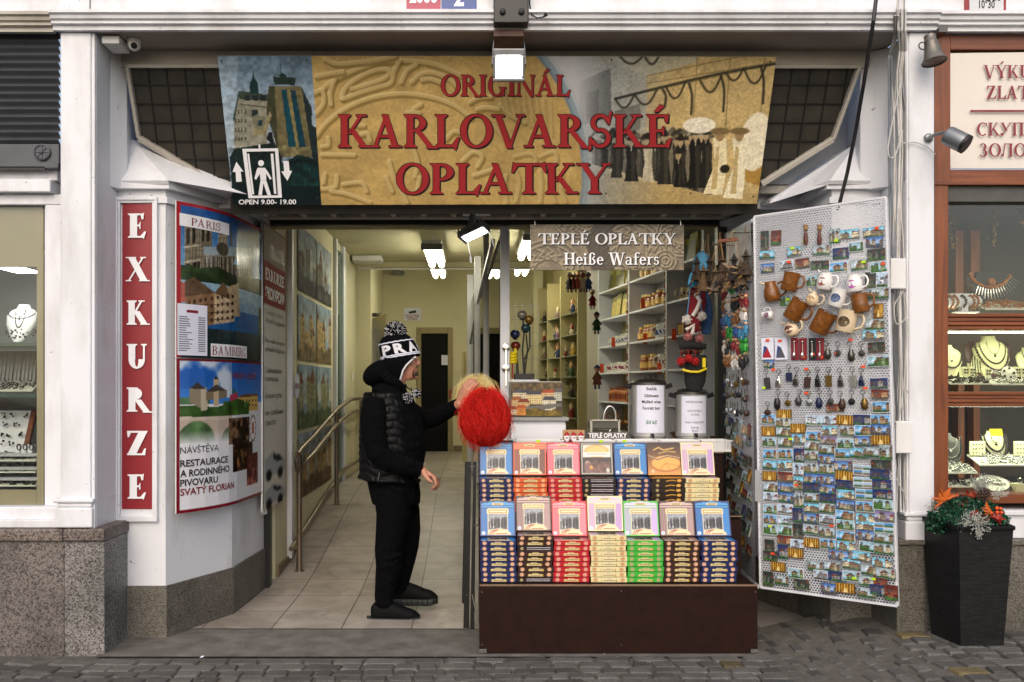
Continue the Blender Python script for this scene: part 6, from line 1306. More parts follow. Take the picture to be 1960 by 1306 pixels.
VAR = {'blue':('#1c2c6c','#2a7cc0','#3f98d4','std','#1a2658','#d8a888','#e0cf98','dark blue'),'orange':('#d4582c','#6c3a30','#d87a54','std','#d05a30','#e8a878','#e4cf98','orange'),'red':('#c61f30','#cc7c8a','#e09aa4','std','#b81e2c','#d89a88','#e4cf98','red'),
  'cream':('#e6d8aa','#b894c4','#d8b8d0','std','#e2d4a2','#c89a6a','#e8dcb0','cream'),'brown':('#3a2320','#a88a86','#c8aaa4','std','#38201b','#d8a888','#e0cf98','dark brown'),'green':('#42b63e','#c0a8d8','#d8c4e4','std','#3eae3c','#a8a470','#d8d090','green'),
  'black':('#1b1720','#1b1720','#1b1720','black','#1d151c','','','black'),'choc':('#2c1a12','','','choc','#261813','','','chocolate brown')}
M['box_print'] = printed('box_print', .28, 1.0, .5)
BOX = {}
for k, (bd_, col, ped, kind, sb, dots, plate, nm) in VAR.items():
    q, cols = MB(), []; h = BW/2
    grid_mb(q, cols, box_art(bd_, col, ped, kind), lambda u,v: (-h+BW*u, h-BW*v, BH), 0)
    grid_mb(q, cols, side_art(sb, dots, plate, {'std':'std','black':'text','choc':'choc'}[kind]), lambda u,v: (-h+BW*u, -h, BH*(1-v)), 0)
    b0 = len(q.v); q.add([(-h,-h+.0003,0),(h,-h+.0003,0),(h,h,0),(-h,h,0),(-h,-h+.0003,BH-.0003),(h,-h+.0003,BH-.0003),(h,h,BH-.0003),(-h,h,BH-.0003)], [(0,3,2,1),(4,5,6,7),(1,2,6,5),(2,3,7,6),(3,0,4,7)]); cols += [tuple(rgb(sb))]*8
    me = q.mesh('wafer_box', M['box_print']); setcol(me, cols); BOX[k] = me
def wbox(k, loc, rot, label, group):
    o = bpy.data.objects.new('wafer_box', BOX[k]); COL.objects.link(o); o.location = loc; o.rotation_euler = rot; return tag(o, label, 'wafer box', group)
COLN7 = ['leftmost','second','third','middle','fifth','sixth','rightmost']
LOW = [['blue']*8,['brown']*2+['black']+['brown']*5+['black'],['red']*8,['cream']*9,['green']*8,['brown']*8,['blue']*8]
P7 = .2045; cx0 = X0 + .105
for i, st in enumerate(LOW):
    n = len(st)
    for j, k in enumerate(st):   # j counts from the top
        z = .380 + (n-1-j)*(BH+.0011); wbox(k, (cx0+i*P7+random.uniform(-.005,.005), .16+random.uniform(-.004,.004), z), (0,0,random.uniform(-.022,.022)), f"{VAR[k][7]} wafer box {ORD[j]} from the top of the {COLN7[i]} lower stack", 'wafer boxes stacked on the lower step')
UP = ['blue','orange','red','black','blue','choc','cream']; UPB = ['blue','orange','red','black','blue','choc','cream']
for i, k in enumerate(UPB):
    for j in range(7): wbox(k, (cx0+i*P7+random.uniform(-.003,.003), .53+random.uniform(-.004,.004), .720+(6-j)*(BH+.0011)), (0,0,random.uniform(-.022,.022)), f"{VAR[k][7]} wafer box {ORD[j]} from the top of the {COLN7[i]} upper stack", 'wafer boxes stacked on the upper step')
def upright(k, x, y, z, tilt, label, grp): 
    a = R(90-tilt); h = BW/2; wbox(k, (x, y + h*math.cos(a), z + .001 + h*math.sin(a)), (a,0,random.uniform(-.02,.02)), label, grp)
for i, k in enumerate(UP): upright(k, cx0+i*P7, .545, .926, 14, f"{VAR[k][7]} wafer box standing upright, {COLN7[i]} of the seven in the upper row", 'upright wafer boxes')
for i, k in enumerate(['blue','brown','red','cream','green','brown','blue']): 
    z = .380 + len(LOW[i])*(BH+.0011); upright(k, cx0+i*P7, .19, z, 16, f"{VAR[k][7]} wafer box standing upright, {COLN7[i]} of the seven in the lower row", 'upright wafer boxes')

# ---- folding black stand seen edge on, and the two wigs
T = thing('folding_stand', 'black folding metal stand seen edge on at the left of the display', 'stand', P(898,1203,.52))
for px0, px1, Y, b in ((888,899,.52,1203),(901,909,.50,1203),(885,890,.80,1155)):
    q = MB(); q.add([P(px0-1,b,Y),P(px1-1,b,Y),P(px1-1,b,Y+.03),P(px0-1,b,Y+.03),P(px0+5,884,Y+.12),P(px1+3,884,Y+.12),P(px1+3,884,Y+.15),P(px0+5,884,Y+.15)],[(0,3,2,1),(4,5,6,7),(0,1,5,4),(1,2,6,5),(2,3,7,6),(3,0,4,7)]); part('leg', q, M['plastic_black'], T)
q = MB(); q.tube([P(904,1140,.5),P(917,1201,.45)],.004,6); part('stay', q, M['dark_steel'], T)
q = MB()
for px, py in ((894,1139),(904,1139),(902,893),(907,893)): q.lathe([(.006,0),(.004,.004)], P(px,py,.515), 8, 0, (0,-1,0))
part('rivets', q, M['steel'], T)
q = MB(); q.tube([P(909,1005,.55),P(918,1008,.52)],.006,6); part('latch', q, M['steel'], T)
def wig(name, label, c, rx, ry, rz, cols, n, seed, stick):
    rs = random.Random(seed); T = thing(name, label, 'wig', c-Vector((0,0,rz))); mats = [mat(f'{name}_{i}', cc, .8, var=.2, scale=60, spec=.15) for i, cc in enumerate(cols)]
    q = MB(); q.ball(c, (rx*.90,ry*.90,rz*.92), 24, 16, 0); 
    for i in range(n):
        a = rs.uniform(0, 2*math.pi); t0 = rs.uniform(.0,.9)**.7; L_ = rs.uniform(.5,1.3); da = rs.gauss(0,.35); ph = rs.uniform(0,6); fr = rs.uniform(2,5); lift = rs.uniform(.90,1.03) + (rs.uniform(0,.2) if rs.random()<.06 else 0); pts = []
        for k in range(9):
            s = k/8; th = min(math.pi*.985, math.pi*(t0*.75+.02) + L_*s); aa = a + da*s + .10*math.sin(fr*s*2+ph); r = lift + .05*math.sin(fr*3*s+ph) + (.10*s*s if lift>1.05 else 0)
            egg = 1 + .12*math.cos(th)*-1; pts.append(c + Vector((rx*r*egg*math.sin(th)*math.cos(aa), ry*r*egg*math.sin(th)*math.sin(aa), rz*r*math.cos(th))))
        q.tube(pts, rs.choice([.0005,.0007,.0009]), 3, rs.choice([0,1,1,2]), cap=False)
    part('strands', q, mats, T)
    q = MB(); [q.tube([c+Vector((dx,.0,-rz*.8)), c+Vector((dx*1.3-.01,.0,-rz-stick))], .004, 6) for dx in (-.05,-.035)]; part('stick', q, M['stick'], T)
wig('wig', 'fluffy red wig on sticks beside the stacked wafer boxes', P(929,797,.56), .148, .11, .176, ['#8e0e0a','#c81a14','#e4382e'], 5200, 4, .10)
wig('wig', 'fluffy pale blond wig tucked behind the red wig', P(912,766,.87), .14, .09, .165, ['#c8b478','#e0d09a','#b8a060'], 2600, 5, .10)
# ================================================================ PERFORATED SOUVENIR PANELS
def perforated():
    m, ns, ls, b = nt('perforated'); b.inputs['Base Color'].default_value = (*lin('#c6c9d0'), 1); b.inputs['Roughness'].default_value = .4
    tc = N(ns, 'ShaderNodeTexCoord'); sp = ns.new('ShaderNodeSeparateXYZ'); ls.new(tc.outputs['UV'], sp.inputs[0])
    def mth(op, a, b_=None):
        n = N(ns, 'ShaderNodeMath', operation=op)
        for i, x in enumerate((a, b_)):
            if x is None: continue
            if hasattr(x, 'is_output'): ls.new(x, n.inputs[i])
            else: n.inputs[i].default_value = x
        return n.outputs[0]
    pu, pv = .0155, .0134
    v = mth('DIVIDE', sp.outputs[1], pv); row = mth('FLOOR', v); off = mth('MULTIPLY', mth('MODULO', row, 2.0), .5)
    u = mth('ADD', mth('DIVIDE', sp.outputs[0], pu), off)
    du = mth('MULTIPLY', mth('SUBTRACT', mth('FRACT', u), .5), pu); dv = mth('MULTIPLY', mth('SUBTRACT', mth('FRACT', v), .5), pv)
    d = mth('SQRT', mth('ADD', mth('MULTIPLY', du, du), mth('MULTIPLY', dv, dv)))
    hole = mth('LESS_THAN', d, .0050)
    tr = N(ns, 'ShaderNodeBsdfTransparent'); mx = ns.new('ShaderNodeMixShader'); ls.new(hole, mx.inputs[0]); ls.new(b.outputs[0], mx.inputs[1]); ls.new(tr.outputs[0], mx.inputs[2]); ls.new(mx.outputs[0], ns['Material Output'].inputs[0])
    return m
M['perforated'] = perforated()
def perf_sheet(T, c, W, H):
    q = MB(); q.add(c, [(0,1,2,3)]); o = part('perforated_sheet', q, M['perforated'], T); uv = o.data.uv_layers.new(name='UV')
    for i, x in enumerate(((.006,.006),(W-.006,.006),(W-.006,H-.006),(.006,H-.006))): uv.data[i].uv = x
    return o
YA, YB = .315, -.17
TL, BL_, TR, BR_ = P(1443,415,YA), P(1455,1125,YA), P(1695,378,YB), P(1717,1161,YB)
nrm = (TR-TL).cross(BL_-TL).normalized()
if nrm.y > 0: nrm = -nrm
T = thing('magnet_panel', 'large white perforated panel covered in magnets and keyrings, swung open towards the street', 'display panel', (BL_+BR_)/2)
perf_sheet(T, [BL_, BR_, TR, TL], .735, 2.2)
q = MB(); inn = -nrm*.012
for a, b in ((TL,TR),(TR,BR_),(BR_,BL_),(BL_,TL)): q.beam(a+inn, b+inn, .012, .030, nrm)
part('edge_frame', q, M['white_clean'], T, bevel=.003)
for a in (580,900): part('hinge', MB().beam(P(1450,a,YA)+inn, P(1450,a+60,YA)+inn, .03, .03, nrm), M['alu'], T)
# inner panel receding into the doorway
IL, IB = Vector((1.715, 1.15, 2.50)), Vector((1.715, 1.15, .30)); JT, JB = TL+Vector((-.012,.02,-.02)), BL_+Vector((-.02,.02,.0))
T = thing('side_rack', 'narrow white perforated side panel hung with keyrings and puppets, receding into the doorway', 'display panel', (IB+JB)/2); perf_sheet(T, [IB, JB, JT, IL], .84, 2.15)
q = MB()
for a, b in ((IL,JT),(JB,IB),(IB,IL)): q.beam(a+Vector((.012,0,0)), b+Vector((.012,0,0)), .02, .02, (1,.2,0))
part('edge_frame', q, M['white_clean'], T, bevel=.002)
# ---- magnets
PF = Frame(BL_, (BR_-BL_).normalized(), (TL-BL_).normalized(), nrm)
def onp(px, py, w=.004): return hit(px, py, BL_ + nrm*w, nrm)
def za(x, y): return 1400 + x/2.968, 360 + y/2.968
def zb_(x, y): return 1400 + x/3.109, 760 + y/3.109
MAGPAL = {'sky':('#5ab4c8','#8a7a5c','#d8c8a0','pale turquoise skyline'),'blue':('#2a5a9c','#7a7060','#b8a888','deep blue sky town'),'orange':('#8a5a1c','#c8902c','#e0b458','golden colonnade'),'green':('#7aa8a8','#4a6a34','#8a9a6a','green park'),'dark':('#2c3430','#3c4438','#6a705c','dark bronze'),'purple':('#6a4a7a','#8a7a6a','#c8b898','purple bordered town'),
          'house':('#3a90c4','#8f7250','#a58a66','tan town house'),'winter':('#a8bcc4','#8a8a88','#dcdcd8','pale church'),'red':('#5a2420','#8a4a34','#b89068','dark red'),'night':('#1c2c58','#4a4a5a','#98948a','navy framed castle'),'multi':('#6aa8c8','#7a6a4c','#4a6a3a','four picture'),'cream':('#9aa49a','#857454','#b8aa88','sepia town')}
MAG = {}
def magnet_mesh(k, vert, seed):
    key = (k, vert, seed)
    if key in MAG: return MAG[key]
    w, h = (.059, .082) if vert else (.087, .056); sk, b1, b2, _ = MAGPAL[k]; r = random.Random(seed*31+len(k)); im = Img(22 if not vert else 15, 15 if not vert else 22, sk)
    im.grad(0,0,1,.6,sk,'#c8d4d8' if k not in ('orange','dark','red','night') else b1); im.noise(.25,3,seed)
    if k == 'orange':
        for i in range(7): im.rect(.03+i*.14,.1,.10+i*.14,.92,b2 if i%2 else b1); im.rect(.08+i*.14,.1,.115+i*.14,.92,'#4a2a0c')
        im.poly([(.35,.9),(.5,.4),(.65,.9)],'#f0d080'); im.rect(0,.86,1,1,'#6a4012')
    elif k == 'multi':
        for a in (0,1):
            for b in (0,1): im.rect(a*.5,b*.5,a*.5+.5,b*.5+.25,r.choice(['#7ab4d0','#4a88b8','#a8c0c8'])); im.rect(a*.5,b*.5+.25,a*.5+.5,b*.5+.5,r.choice(['#7a6a4c','#4a6a3a','#8a8060']))
        im.line([(.5,0),(.5,1)],.05,'#e0e0e0'); im.line([(0,.5),(1,.5)],.05,'#e0e0e0')
    else:
        for i in range(5):
            x = r.uniform(-.1,.85); ww = r.uniform(.12,.3); y = r.uniform(.25,.5); im.rect(x,y,x+ww,.85,r.choice([b1,b2])); im.poly([(x-.03,y+.02),(x+ww/2,y-r.uniform(.08,.25)),(x+ww+.03,y+.02)], r.choice(['#7a3a2c','#4a4a50','#5a3a2a']))
            for j in range(3): im.rect(x+ww*(.15+.28*j),y+.1,x+ww*(.3+.28*j),y+.22,'#3a342c',.7)
        im.trees(0,.68,1,1,r.choice(['#3a5a2c','#4a5a3a','#5a5244']),seed,5); im.noise(.35,9,seed+3)
    bc = '#1c3a78' if k in ('night','blue') else '#5a4a3a' if k in ('orange','red','dark') else '#e8e8e4' if k in ('house','winter','green','multi') else '#7a8a90'
    for e in ((0,0,1,.06),(0,.94,1,1),(0,0,.04,1),(.96,0,1,1)): im.rect(*e, bc)
    im.a = im.a*np.array([.95,.98,1.05]) + .02
    q, cols = MB(), []; th = .005; grid_mb(q, cols, im, lambda u,v: (w*(u-.5), h*(.5-v), th), 0)
    q.add([(-w/2,-h/2,0),(w/2,-h/2,0),(w/2,h/2,0),(-w/2,h/2,0),(-w/2,-h/2,th-.0003),(w/2,-h/2,th-.0003),(w/2,h/2,th-.0003),(-w/2,h/2,th-.0003)], [(0,1,5,4),(1,2,6,5),(2,3,7,6),(3,0,4,7)]); cols += [tuple(rgb(bc))]*8
    me = q.mesh('fridge_magnet', M['print_gloss']); setcol(me, cols); MAG[key] = me; return me
MAGW = []
def magnet(px, py, k, label, sx=1, sy=1, vert=False, rot=0, group='postcard magnets on the perforated panel', name='fridge_magnet', tagc=None):
    me = magnet_mesh(k, vert, int(rng.integers(0, 5))); p = onp(px, py, .0045)
    o = bpy.data.objects.new(name, me); COL.objects.link(o)
    mt = Matrix((PF.ux, PF.uy - PF.ux*PF.uy.dot(PF.ux), nrm)).transposed().to_4x4(); o.matrix_world = Matrix.Translation(p) @ mt @ Matrix.Rotation(rot, 4, 'Z') @ Matrix.Diagonal((sx, sy, 1, 1)); return tag(o, label, 'magnet', group)
rows = [
 [(222,133,'house'),(310,155,'cream'),(490,138,'winter'),(582,140,'winter'),(680,138,'orange'),(783,137,'night'),(888,137,'house')],
 [(222,205,'orange'),(312,210,'cream'),(398,187,'orange'),(490,235,'house'),(586,203,'sky'),(705,202,'cream'),(790,200,'house'),(888,195,'blue')],
 [(226,268,'green'),(322,270,'cream'),(408,252,'sky'),(480,293,'cream'),(580,262,'purple'),(682,280,'green'),(788,262,'blue'),(890,257,'orange')],
 [(230,340,'house'),(323,340,'house'),(403,350,'night','v'),(480,348,'cream'),(568,315,'cream'),(672,338,'house'),(762,335,'sky'),(842,330,'cream'),(920,330,'cream','v')],
 [(230,404,'sky'),(320,405,'sky'),(398,435,'winter','v'),(475,425,'cream'),(566,370,'blue'),(570,430,'cream'),(665,412,'blue'),(782,435,'multi'),(892,405,'dark')],
 [(228,470,'orange'),(323,475,'red'),(400,515,'sky','v'),(477,487,'blue'),(565,492,'blue'),(675,470,'orange'),(783,508,'multi'),(883,462,'night')],
 [(236,540,'cream'),(325,540,'blue'),(472,540,'night'),(572,550,'blue'),(677,525,'night'),(895,522,'night')],
 [(235,595,'winter'),(325,598,'blue'),(402,617,'cream','v'),(480,600,'cream'),(574,605,'night'),(680,582,'sky'),(797,580,'multi'),(900,582,'night')],
 [(233,668,'green'),(322,667,'winter'),(480,663,'sky'),(568,662,'cream'),(680,645,'blue'),(797,653,'house'),(903,642,'green')],
 [(233,730,'house'),(325,735,'winter'),(395,705,'night','v'),(477,722,'blue'),(570,730,'winter'),(675,705,'house'),(800,725,'sky'),(912,712,'purple')],
 [(233,790,'green'),(320,795,'green'),(398,797,'dark','v'),(472,787,'cream'),(568,805,'cream'),(680,762,'green'),(800,772,'sky'),(908,778,'multi')],
 [(320,852,'red'),(398,877,'winter'),(478,868,'orange'),(575,875,'house'),(680,830,'house'),(800,824,'blue'),(905,842,'cream')],
 [(228,890,'dark','v'),(308,922,'night','v'),(383,930,'orange'),(685,890,'sky'),(818,892,'green'),(908,905,'cream')],
 [(233,945,'dark'),(640,940,'blue'),(770,948,'sky')],
 [(280,1010,'orange'),(500,1005,'cream'),(600,1010,'cream'),(715,995,'sky'),(898,990,'sky')],
 [(385,1050,'green'),(535,1060,'winter'),(630,1068,'night'),(718,1066,'green'),(828,1032,'cream'),(920,1050,'cream')],
 [(220,1080,'dark','v'),(300,1090,'cream'),(418,1115,'dark'),(583,1140,'blue'),(680,1138,'orange'),(815,1097,'cream'),(888,1105,'red','v')],
 [(805,1165,'cream'),(884,1150,'night'),(952,1165,'red','v')]]
for i, row in enumerate(rows):
    rs_ = sorted(row); n = len(rs_)
    for j, it in enumerate(rs_):
        px, py = zb_(it[0], it[1]); v = len(it) > 3
        magnet(px, py, it[2], f"{MAGPAL[it[2]][3]} magnet, {ORD[j]} from left in {ORD[i]} postcard row of the panel", 1 + .04*random.uniform(-1,1) + (.15 if it[0]>600 else 0), 1, v, random.uniform(-.04,.04))
top = [(190,300,'dark',.8,1.4,1),(255,283,'red',1,1,1),(587,275,'cream',1,1,1),(672,265,'sky',1.2,1,0),(808,252,'sky',1.25,.95,0),(814,308,'blue',1,1,0),(204,380,'sky',1.05,.85,0),(356,362,'sky',.95,.95,0),(513,352,'cream',1.1,1,0),(622,372,'night',1,1.1,0),(710,335,'green',.9,.95,0),(823,378,'dark',1.05,1.1,0),(206,456,'blue',.9,.95,0),(314,438,'winter',.9,.95,0),(404,427,'red',.9,.95,0),(502,438,'dark',1.15,.85,0),(610,450,'house',1.15,.95,0),(726,438,'cream',1,1.05,0),(838,450,'green',1,1.05,0),(792,522,'dark',1,1,1),(858,522,'winter',1.05,1,1),(835,600,'cream',1.25,1.1,0),(836,700,'orange',.85,1,1),(815,776,'cream',1.15,1.05,0),(808,835,'sky',1.3,.95,0),(825,905,'dark',1,1,0),(835,985,'green',1.35,1,0),(838,1110,'night',1,.95,0),(844,1172,'red',1,.9,0),(850,1245,'house',1.05,1.05,0),(460,530,'green',.8,1.1,0),(310,645,'green',.8,1.1,0),(215,1000,'blue',.7,.75,0),(590,1250,'red',1.1,.8,0),(300,1285,'orange',1.0,1,0)]
for i, (x, y, k, sx, sy, v) in enumerate(top):
    where = 'above the mugs' if y < 470 else ('beside the mugs' if y < 740 else 'below the mugs'); colname = 'far left' if x < 270 else 'left' if x < 420 else 'middle' if x < 640 else 'right' if x < 780 else 'right edge'
    n_ = sum(1 for q_ in top[:i] if q_[2] == k)
    magnet(*za(x, y), k, f"{['single','second','another','fourth','fifth'][min(n_,4)]} {MAGPAL[k][3]} magnet {where}, {colname} of the panel, level {int(y//60)+1}", sx, sy, bool(v), random.uniform(-.05,.05), 'magnets on the upper panel')
# price stickers
for i, (x, y, c) in enumerate(((415,300,'lime'),(595,298,'lime'),(825,228,'orange'),(326,420,'orange'),(750,420,'lime'),(862,430,'orange'),(205,865,'orange'),(275,868,'orange'),(405,960,'orange'),(462,945,'orange'),(508,960,'orange'),(675,862,'orange'),(600,940,'orange'),(238,1032,'orange'),(425,1028,'orange'),(748,1015,'orange'),(760,1137,'orange'),(425,1165,'orange'),(185,1135,'lime'),(318,632,'lime'),(345,342,'lime'))):
    q = MB(); p = onp(*za(x,y), .016); k = Frame(p, PF.ux, PF.uy, nrm); q.fbox(k,-.011,.011,-.007,.007,-.001,.001); solo('price_sticker', q, M[c], f"{'bright yellow' if c=='lime' else 'orange'} price sticker on the upper half of the magnet panel", 'price sticker', 'price stickers on the magnet panel')
for i, (x, y, c) in enumerate(((350,250,'lime'),(229,770,'lime'),(245,932,'orange'),(845,1083,'lime'),(730,1080,'lime'),(595,767,'orange'),(385,525,'orange'))):
    q = MB(); p = onp(*zb_(x,y), .012); k = Frame(p, PF.ux, PF.uy, nrm); q.fbox(k,-.011,.011,-.006,.006,-.001,.001); solo('price_sticker', q, M[c], f"{'bright yellow' if c=='lime' else 'orange'} price sticker on the postcard magnets of the panel", 'price sticker', 'price stickers on the postcard magnets')
# ---- small jugs and mugs hung on the panel (profile in the panel plane, half round)
M['jug_brown'] = mat('jug_brown', '#7a4a1c', .22, var=.35, scale=45, bmp=.4, bscale=70, bd=.004); M['jug_white'] = mat('jug_white', '#e6e4e2', .15, var=.05); M['jug_cream'] = mat('jug_cream', '#dcc8a8', .2, var=.08)
def jug(x, y, hpx, rot, body, kind, label, pic=None):
    px, py = za(x, y); p = onp(px, py, .035); s = hpx/2.968/350; fr = Frame(p, PF.ux*math.cos(rot)+PF.uy*math.sin(rot), -PF.ux*math.sin(rot)+PF.uy*math.cos(rot), nrm)
    T = thing('souvenir_jug', label, 'jug', p, 'ceramic jugs hung on the magnet panel'); q = MB(); z = fr.uy.normalized()
    prof = {'jug':[(.30,-.5),(.36,-.45),(.40,-.2),(.36,.1),(.26,.32),(.27,.5),(.22,.5),(.2,.3)],'mug':[(.40,-.5),(.43,-.46),(.41,0),(.42,.45),(.43,.5),(.38,.5),(.36,-.3)],'pot':[(.2,-.5),(.34,-.42),(.44,-.1),(.36,.2),(.18,.36),(.14,.5),(.1,.5)],'cup':[(.34,-.5),(.42,-.42),(.44,.1),(.32,.42),(.34,.5),(.29,.5)]}[kind]
    q.lathe([(r*s, h*s) for r, h in prof], p, 22, 0, z); part('body', q, M[body], T, shade=50)
    q = MB(); r0 = .38; q.tube([fr(s*a, s*b, 0) for a, b in curve([(r0*.9,.34),(.62,.36),(.74,.12),(.66,-.18),(r0,-.30)],5)], .055*s, 8); part('handle', q, M[body], T, shade=60)
    q = MB(); q.tube([fr(-s*.22,s*.40,0), fr(-s*.42,s*.52,0), fr(-s*.50,s*.62,0)] if kind in ('jug','pot','cup') else [fr(-s*.1,s*.5,0),fr(0,s*.52,0)], [.07*s,.05*s,.03*s] if kind in ('jug','pot','cup') else .02*s, 8); part('spout', q, M[body if kind != 'jug' else 'jug_cream'], T, shade=60)
    if pic:
        q = MB(); pts = [(math.cos(a)*.26*s, math.sin(a)*.24*s-.04*s) for a in [i*math.pi/9 for i in range(18)]]; R_ = .425*s; w = lambda u: math.sqrt(max(0,R_*R_-u*u))
        q.add([fr(0,-.04*s,w(0)+.001)]+[fr(u,v,w(u)+.001) for u,v in pts], [(0,i+1,(i+1)%18+1) for i in range(18)]); part('printed_picture', q, mat('mug_print_'+pic.strip('#'), pic, .25, var=.7, scale=70), T)
for a in ((228,590,120,.15,'jug_brown','jug','brown jug at the far left of the group, its handle turned right'),(335,532,110,-.25,'jug_brown','mug','brown relief mug in the top row left of the group'),(368,690,125,-.55,'jug_brown','mug','large brown tilted mug left of centre, above the red spoon boxes'),(518,762,130,-.5,'jug_brown','mug','large brown tilted mug lowest in the middle of the group'),(730,655,105,.15,'jug_brown','mug','brown relief mug at the right end of the group')): jug(*a)
jug(205,722,62,1.45,'jug_white','jug','white jug with flowers lying sideways at the far left of the group','#8a6a80'); jug(338,800,95,.3,'jug_cream','pot','small pot with a brown pattern just above the spoon boxes','#6a4438'); jug(530,530,100,-.2,'jug_white','cup','white jug with a red green flower print at the top of the group','#8a4a3a'); jug(698,545,100,.1,'jug_white','cup','white mug with a pink castle print at the top right of the group','#b05aa8'); jug(606,622,105,-.35,'jug_white','mug','white mug with a blue rim and castle print near the centre','#5a6a8a'); jug(655,755,125,-.25,'jug_cream','mug','cream mug with a dark oval castle picture, lowest at the right','#5a4a34'); jug(462,628,85,-.35,'jug_cream','pot','small cream teapot in the centre of the group','#c8a880')
# wooden spoon-like figures above
for x, lab in ((422,'left carved wooden figure magnet near the top of the panel'),(500,'right carved wooden figure magnet near the top of the panel')):
    T = thing('wooden_figure', lab, 'figurine', onp(*za(x,320),.01)); c = lambda y,w=.012: onp(*za(x,y),w); q = MB(); q.tube([c(322),c(300),c(270),c(245)],[.010,.014,.011,.006],8); part('body', q, mat('figure_wood','#5a2a22',.5,var=.4,scale=60), T, shade=60); q = MB(); q.ball(c(228),(.013,.010,.016),10,8); q.ball(c(215),(.015,.012,.008),10,6); part('head', q, M['stick'], T, shade=60)
# boxed spoons and flag packs
for i, (x, m) in enumerate(((205,'flag'),(283,'pack'),(360,'sp'),(407,'sp'),(461,'dk'),(505,'sp'))):
    c = onp(*za(x,915),.008); fr = Frame(c, PF.ux, PF.uy, nrm); w = .012 if i > 1 else .036; w = .021 if i > 1 else .036; lab = ['flag key fob in a clear pack, leftmost of the boxed souvenirs','white charm in a clear pack beside the flag fob','silver spoon in a red box beside the packs','silver spoon in a red box, second of three','small silver spoon in a black box between red ones','silver spoon in a red box at the right end'][i]
    T = thing('boxed_spoon' if i > 1 else 'boxed_charm', lab, 'souvenir spoon' if i > 1 else 'key fob', c, 'boxed souvenirs on the panel'); q = MB(); q.fbox(fr,-w,w,-.062,.062,-.006,.004); part('box', q, M['ink_dred'] if m=='sp' else (mat('blackbox','#1c1c22',.3) if m=='dk' else M['paper']), T, bevel=.002)
    if i > 1: q = MB(); q.ball(fr(0,-.035,.010),(.010,.006,.018),10,8); q.tube([fr(0,-.02,.009),fr(0,.035,.009)],.003,6); q.ball(fr(0,.04,.009),.008,8,6); part('spoon', q, M['steel'], T, shade=60)
    else:
        q = MB(); q.face([fr(-.028,-.05,.005),fr(.025,-.05,.005),fr(.0,.01,.005)]); part('red_field', q, M['red'] if i==0 else M['ink_grey'], T); q = MB(); q.face([fr(-.028,-.05,.0056),fr(.0,.01,.0056),fr(-.02,.02,.0056)]); part('blue_field', q, M['ink_blue'], T)
# keyrings
KM = [M['dark_steel'], M['steel'], mat('key_brass','#7a6232',.35,.8,var=.3,scale=60), mat('key_brown','#3a231c',.4,var=.4,scale=60), mat('key_navy','#141f40',.4), mat('key_grey','#4c4a48',.35,.6,var=.4,scale=80), mat('key_black','#141417',.35), mat('key_green','#1f6a28',.4)]
def keyring(p, fr, m, L_, shape, label, group, lname='keyring'):
    T = thing(lname, label, 'keyring', p, group); q = MB(); q.tube([fr(math.cos(a/2)*.012, math.sin(a/2)*.012, 0) for a in range(14)], .002, 5); q.tube([fr(0,-.012,0),fr(.001,-.026,.001),fr(0,-.034,0)],.003,5); part('ring', q, M['dark_steel'], T, shade=60)
    q = MB(); y0 = -.034
    if shape == 0: q.lathe([(.008,0),(.017,.01),(.019,L_*.6),(.010,L_),(.003,L_)], fr(0,y0-L_,.0), 10, 0, PF.uy)
    elif shape == 1: q.fbox(fr,-.017,.017,y0-L_,y0,-.004,.004); q.fbox(fr,-.012,.012,y0-L_+.005,y0-.005,.0041,.006)
    elif shape == 2: q.lathe([(.018,-.004),(.018,.004),(.014,.005)], fr(0,y0-.018,0), 16, 0, nrm); q.ball(fr(0,y0-.018,.004),(.008,.008,.006),8,6)
    else:
        for k, dx in enumerate((-.009,0,.008)): q.tube([fr(0,y0+.004,0),fr(dx,y0-L_*.5,.003*k),fr(dx*1.3,y0-L_,.002)],[.005,.008,.006],6)
        q.ball(fr(0,y0-L_*.35,.004),(.012,.008,.014),8,6)
    part('charm', q, m, T, shade=50)
kr = [[(540,880),(605,885),(670,885),(735,885)],[(195,1045),(268,1040),(325,1015),(370,1030),(435,1040),(488,1028),(550,1030),(615,1035),(685,1030),(735,1035)],[(205,1225),(265,1160),(315,1170),(385,1155),(437,1165),(500,1155),(560,1160),(617,1165),(683,1160),(745,1160)]]
for i, row in enumerate(kr):
    for j, (x, y) in enumerate(row):
        p = onp(*za(x,y),.012); a = random.uniform(-.12,.12); keyring(p, Frame(p, PF.ux*math.cos(a)+PF.uy*math.sin(a), PF.uy*math.cos(a)-PF.ux*math.sin(a), nrm), KM[(i*5+j*3) % 7 if i else [0,5,0,0][j]], random.uniform(.048,.068), (i+j*2) % 4, f"metal keyring, {ORD[j]} from the left in the {['upper','middle','lower'][i]} row of keyrings on the panel", 'keyrings on the magnet panel')
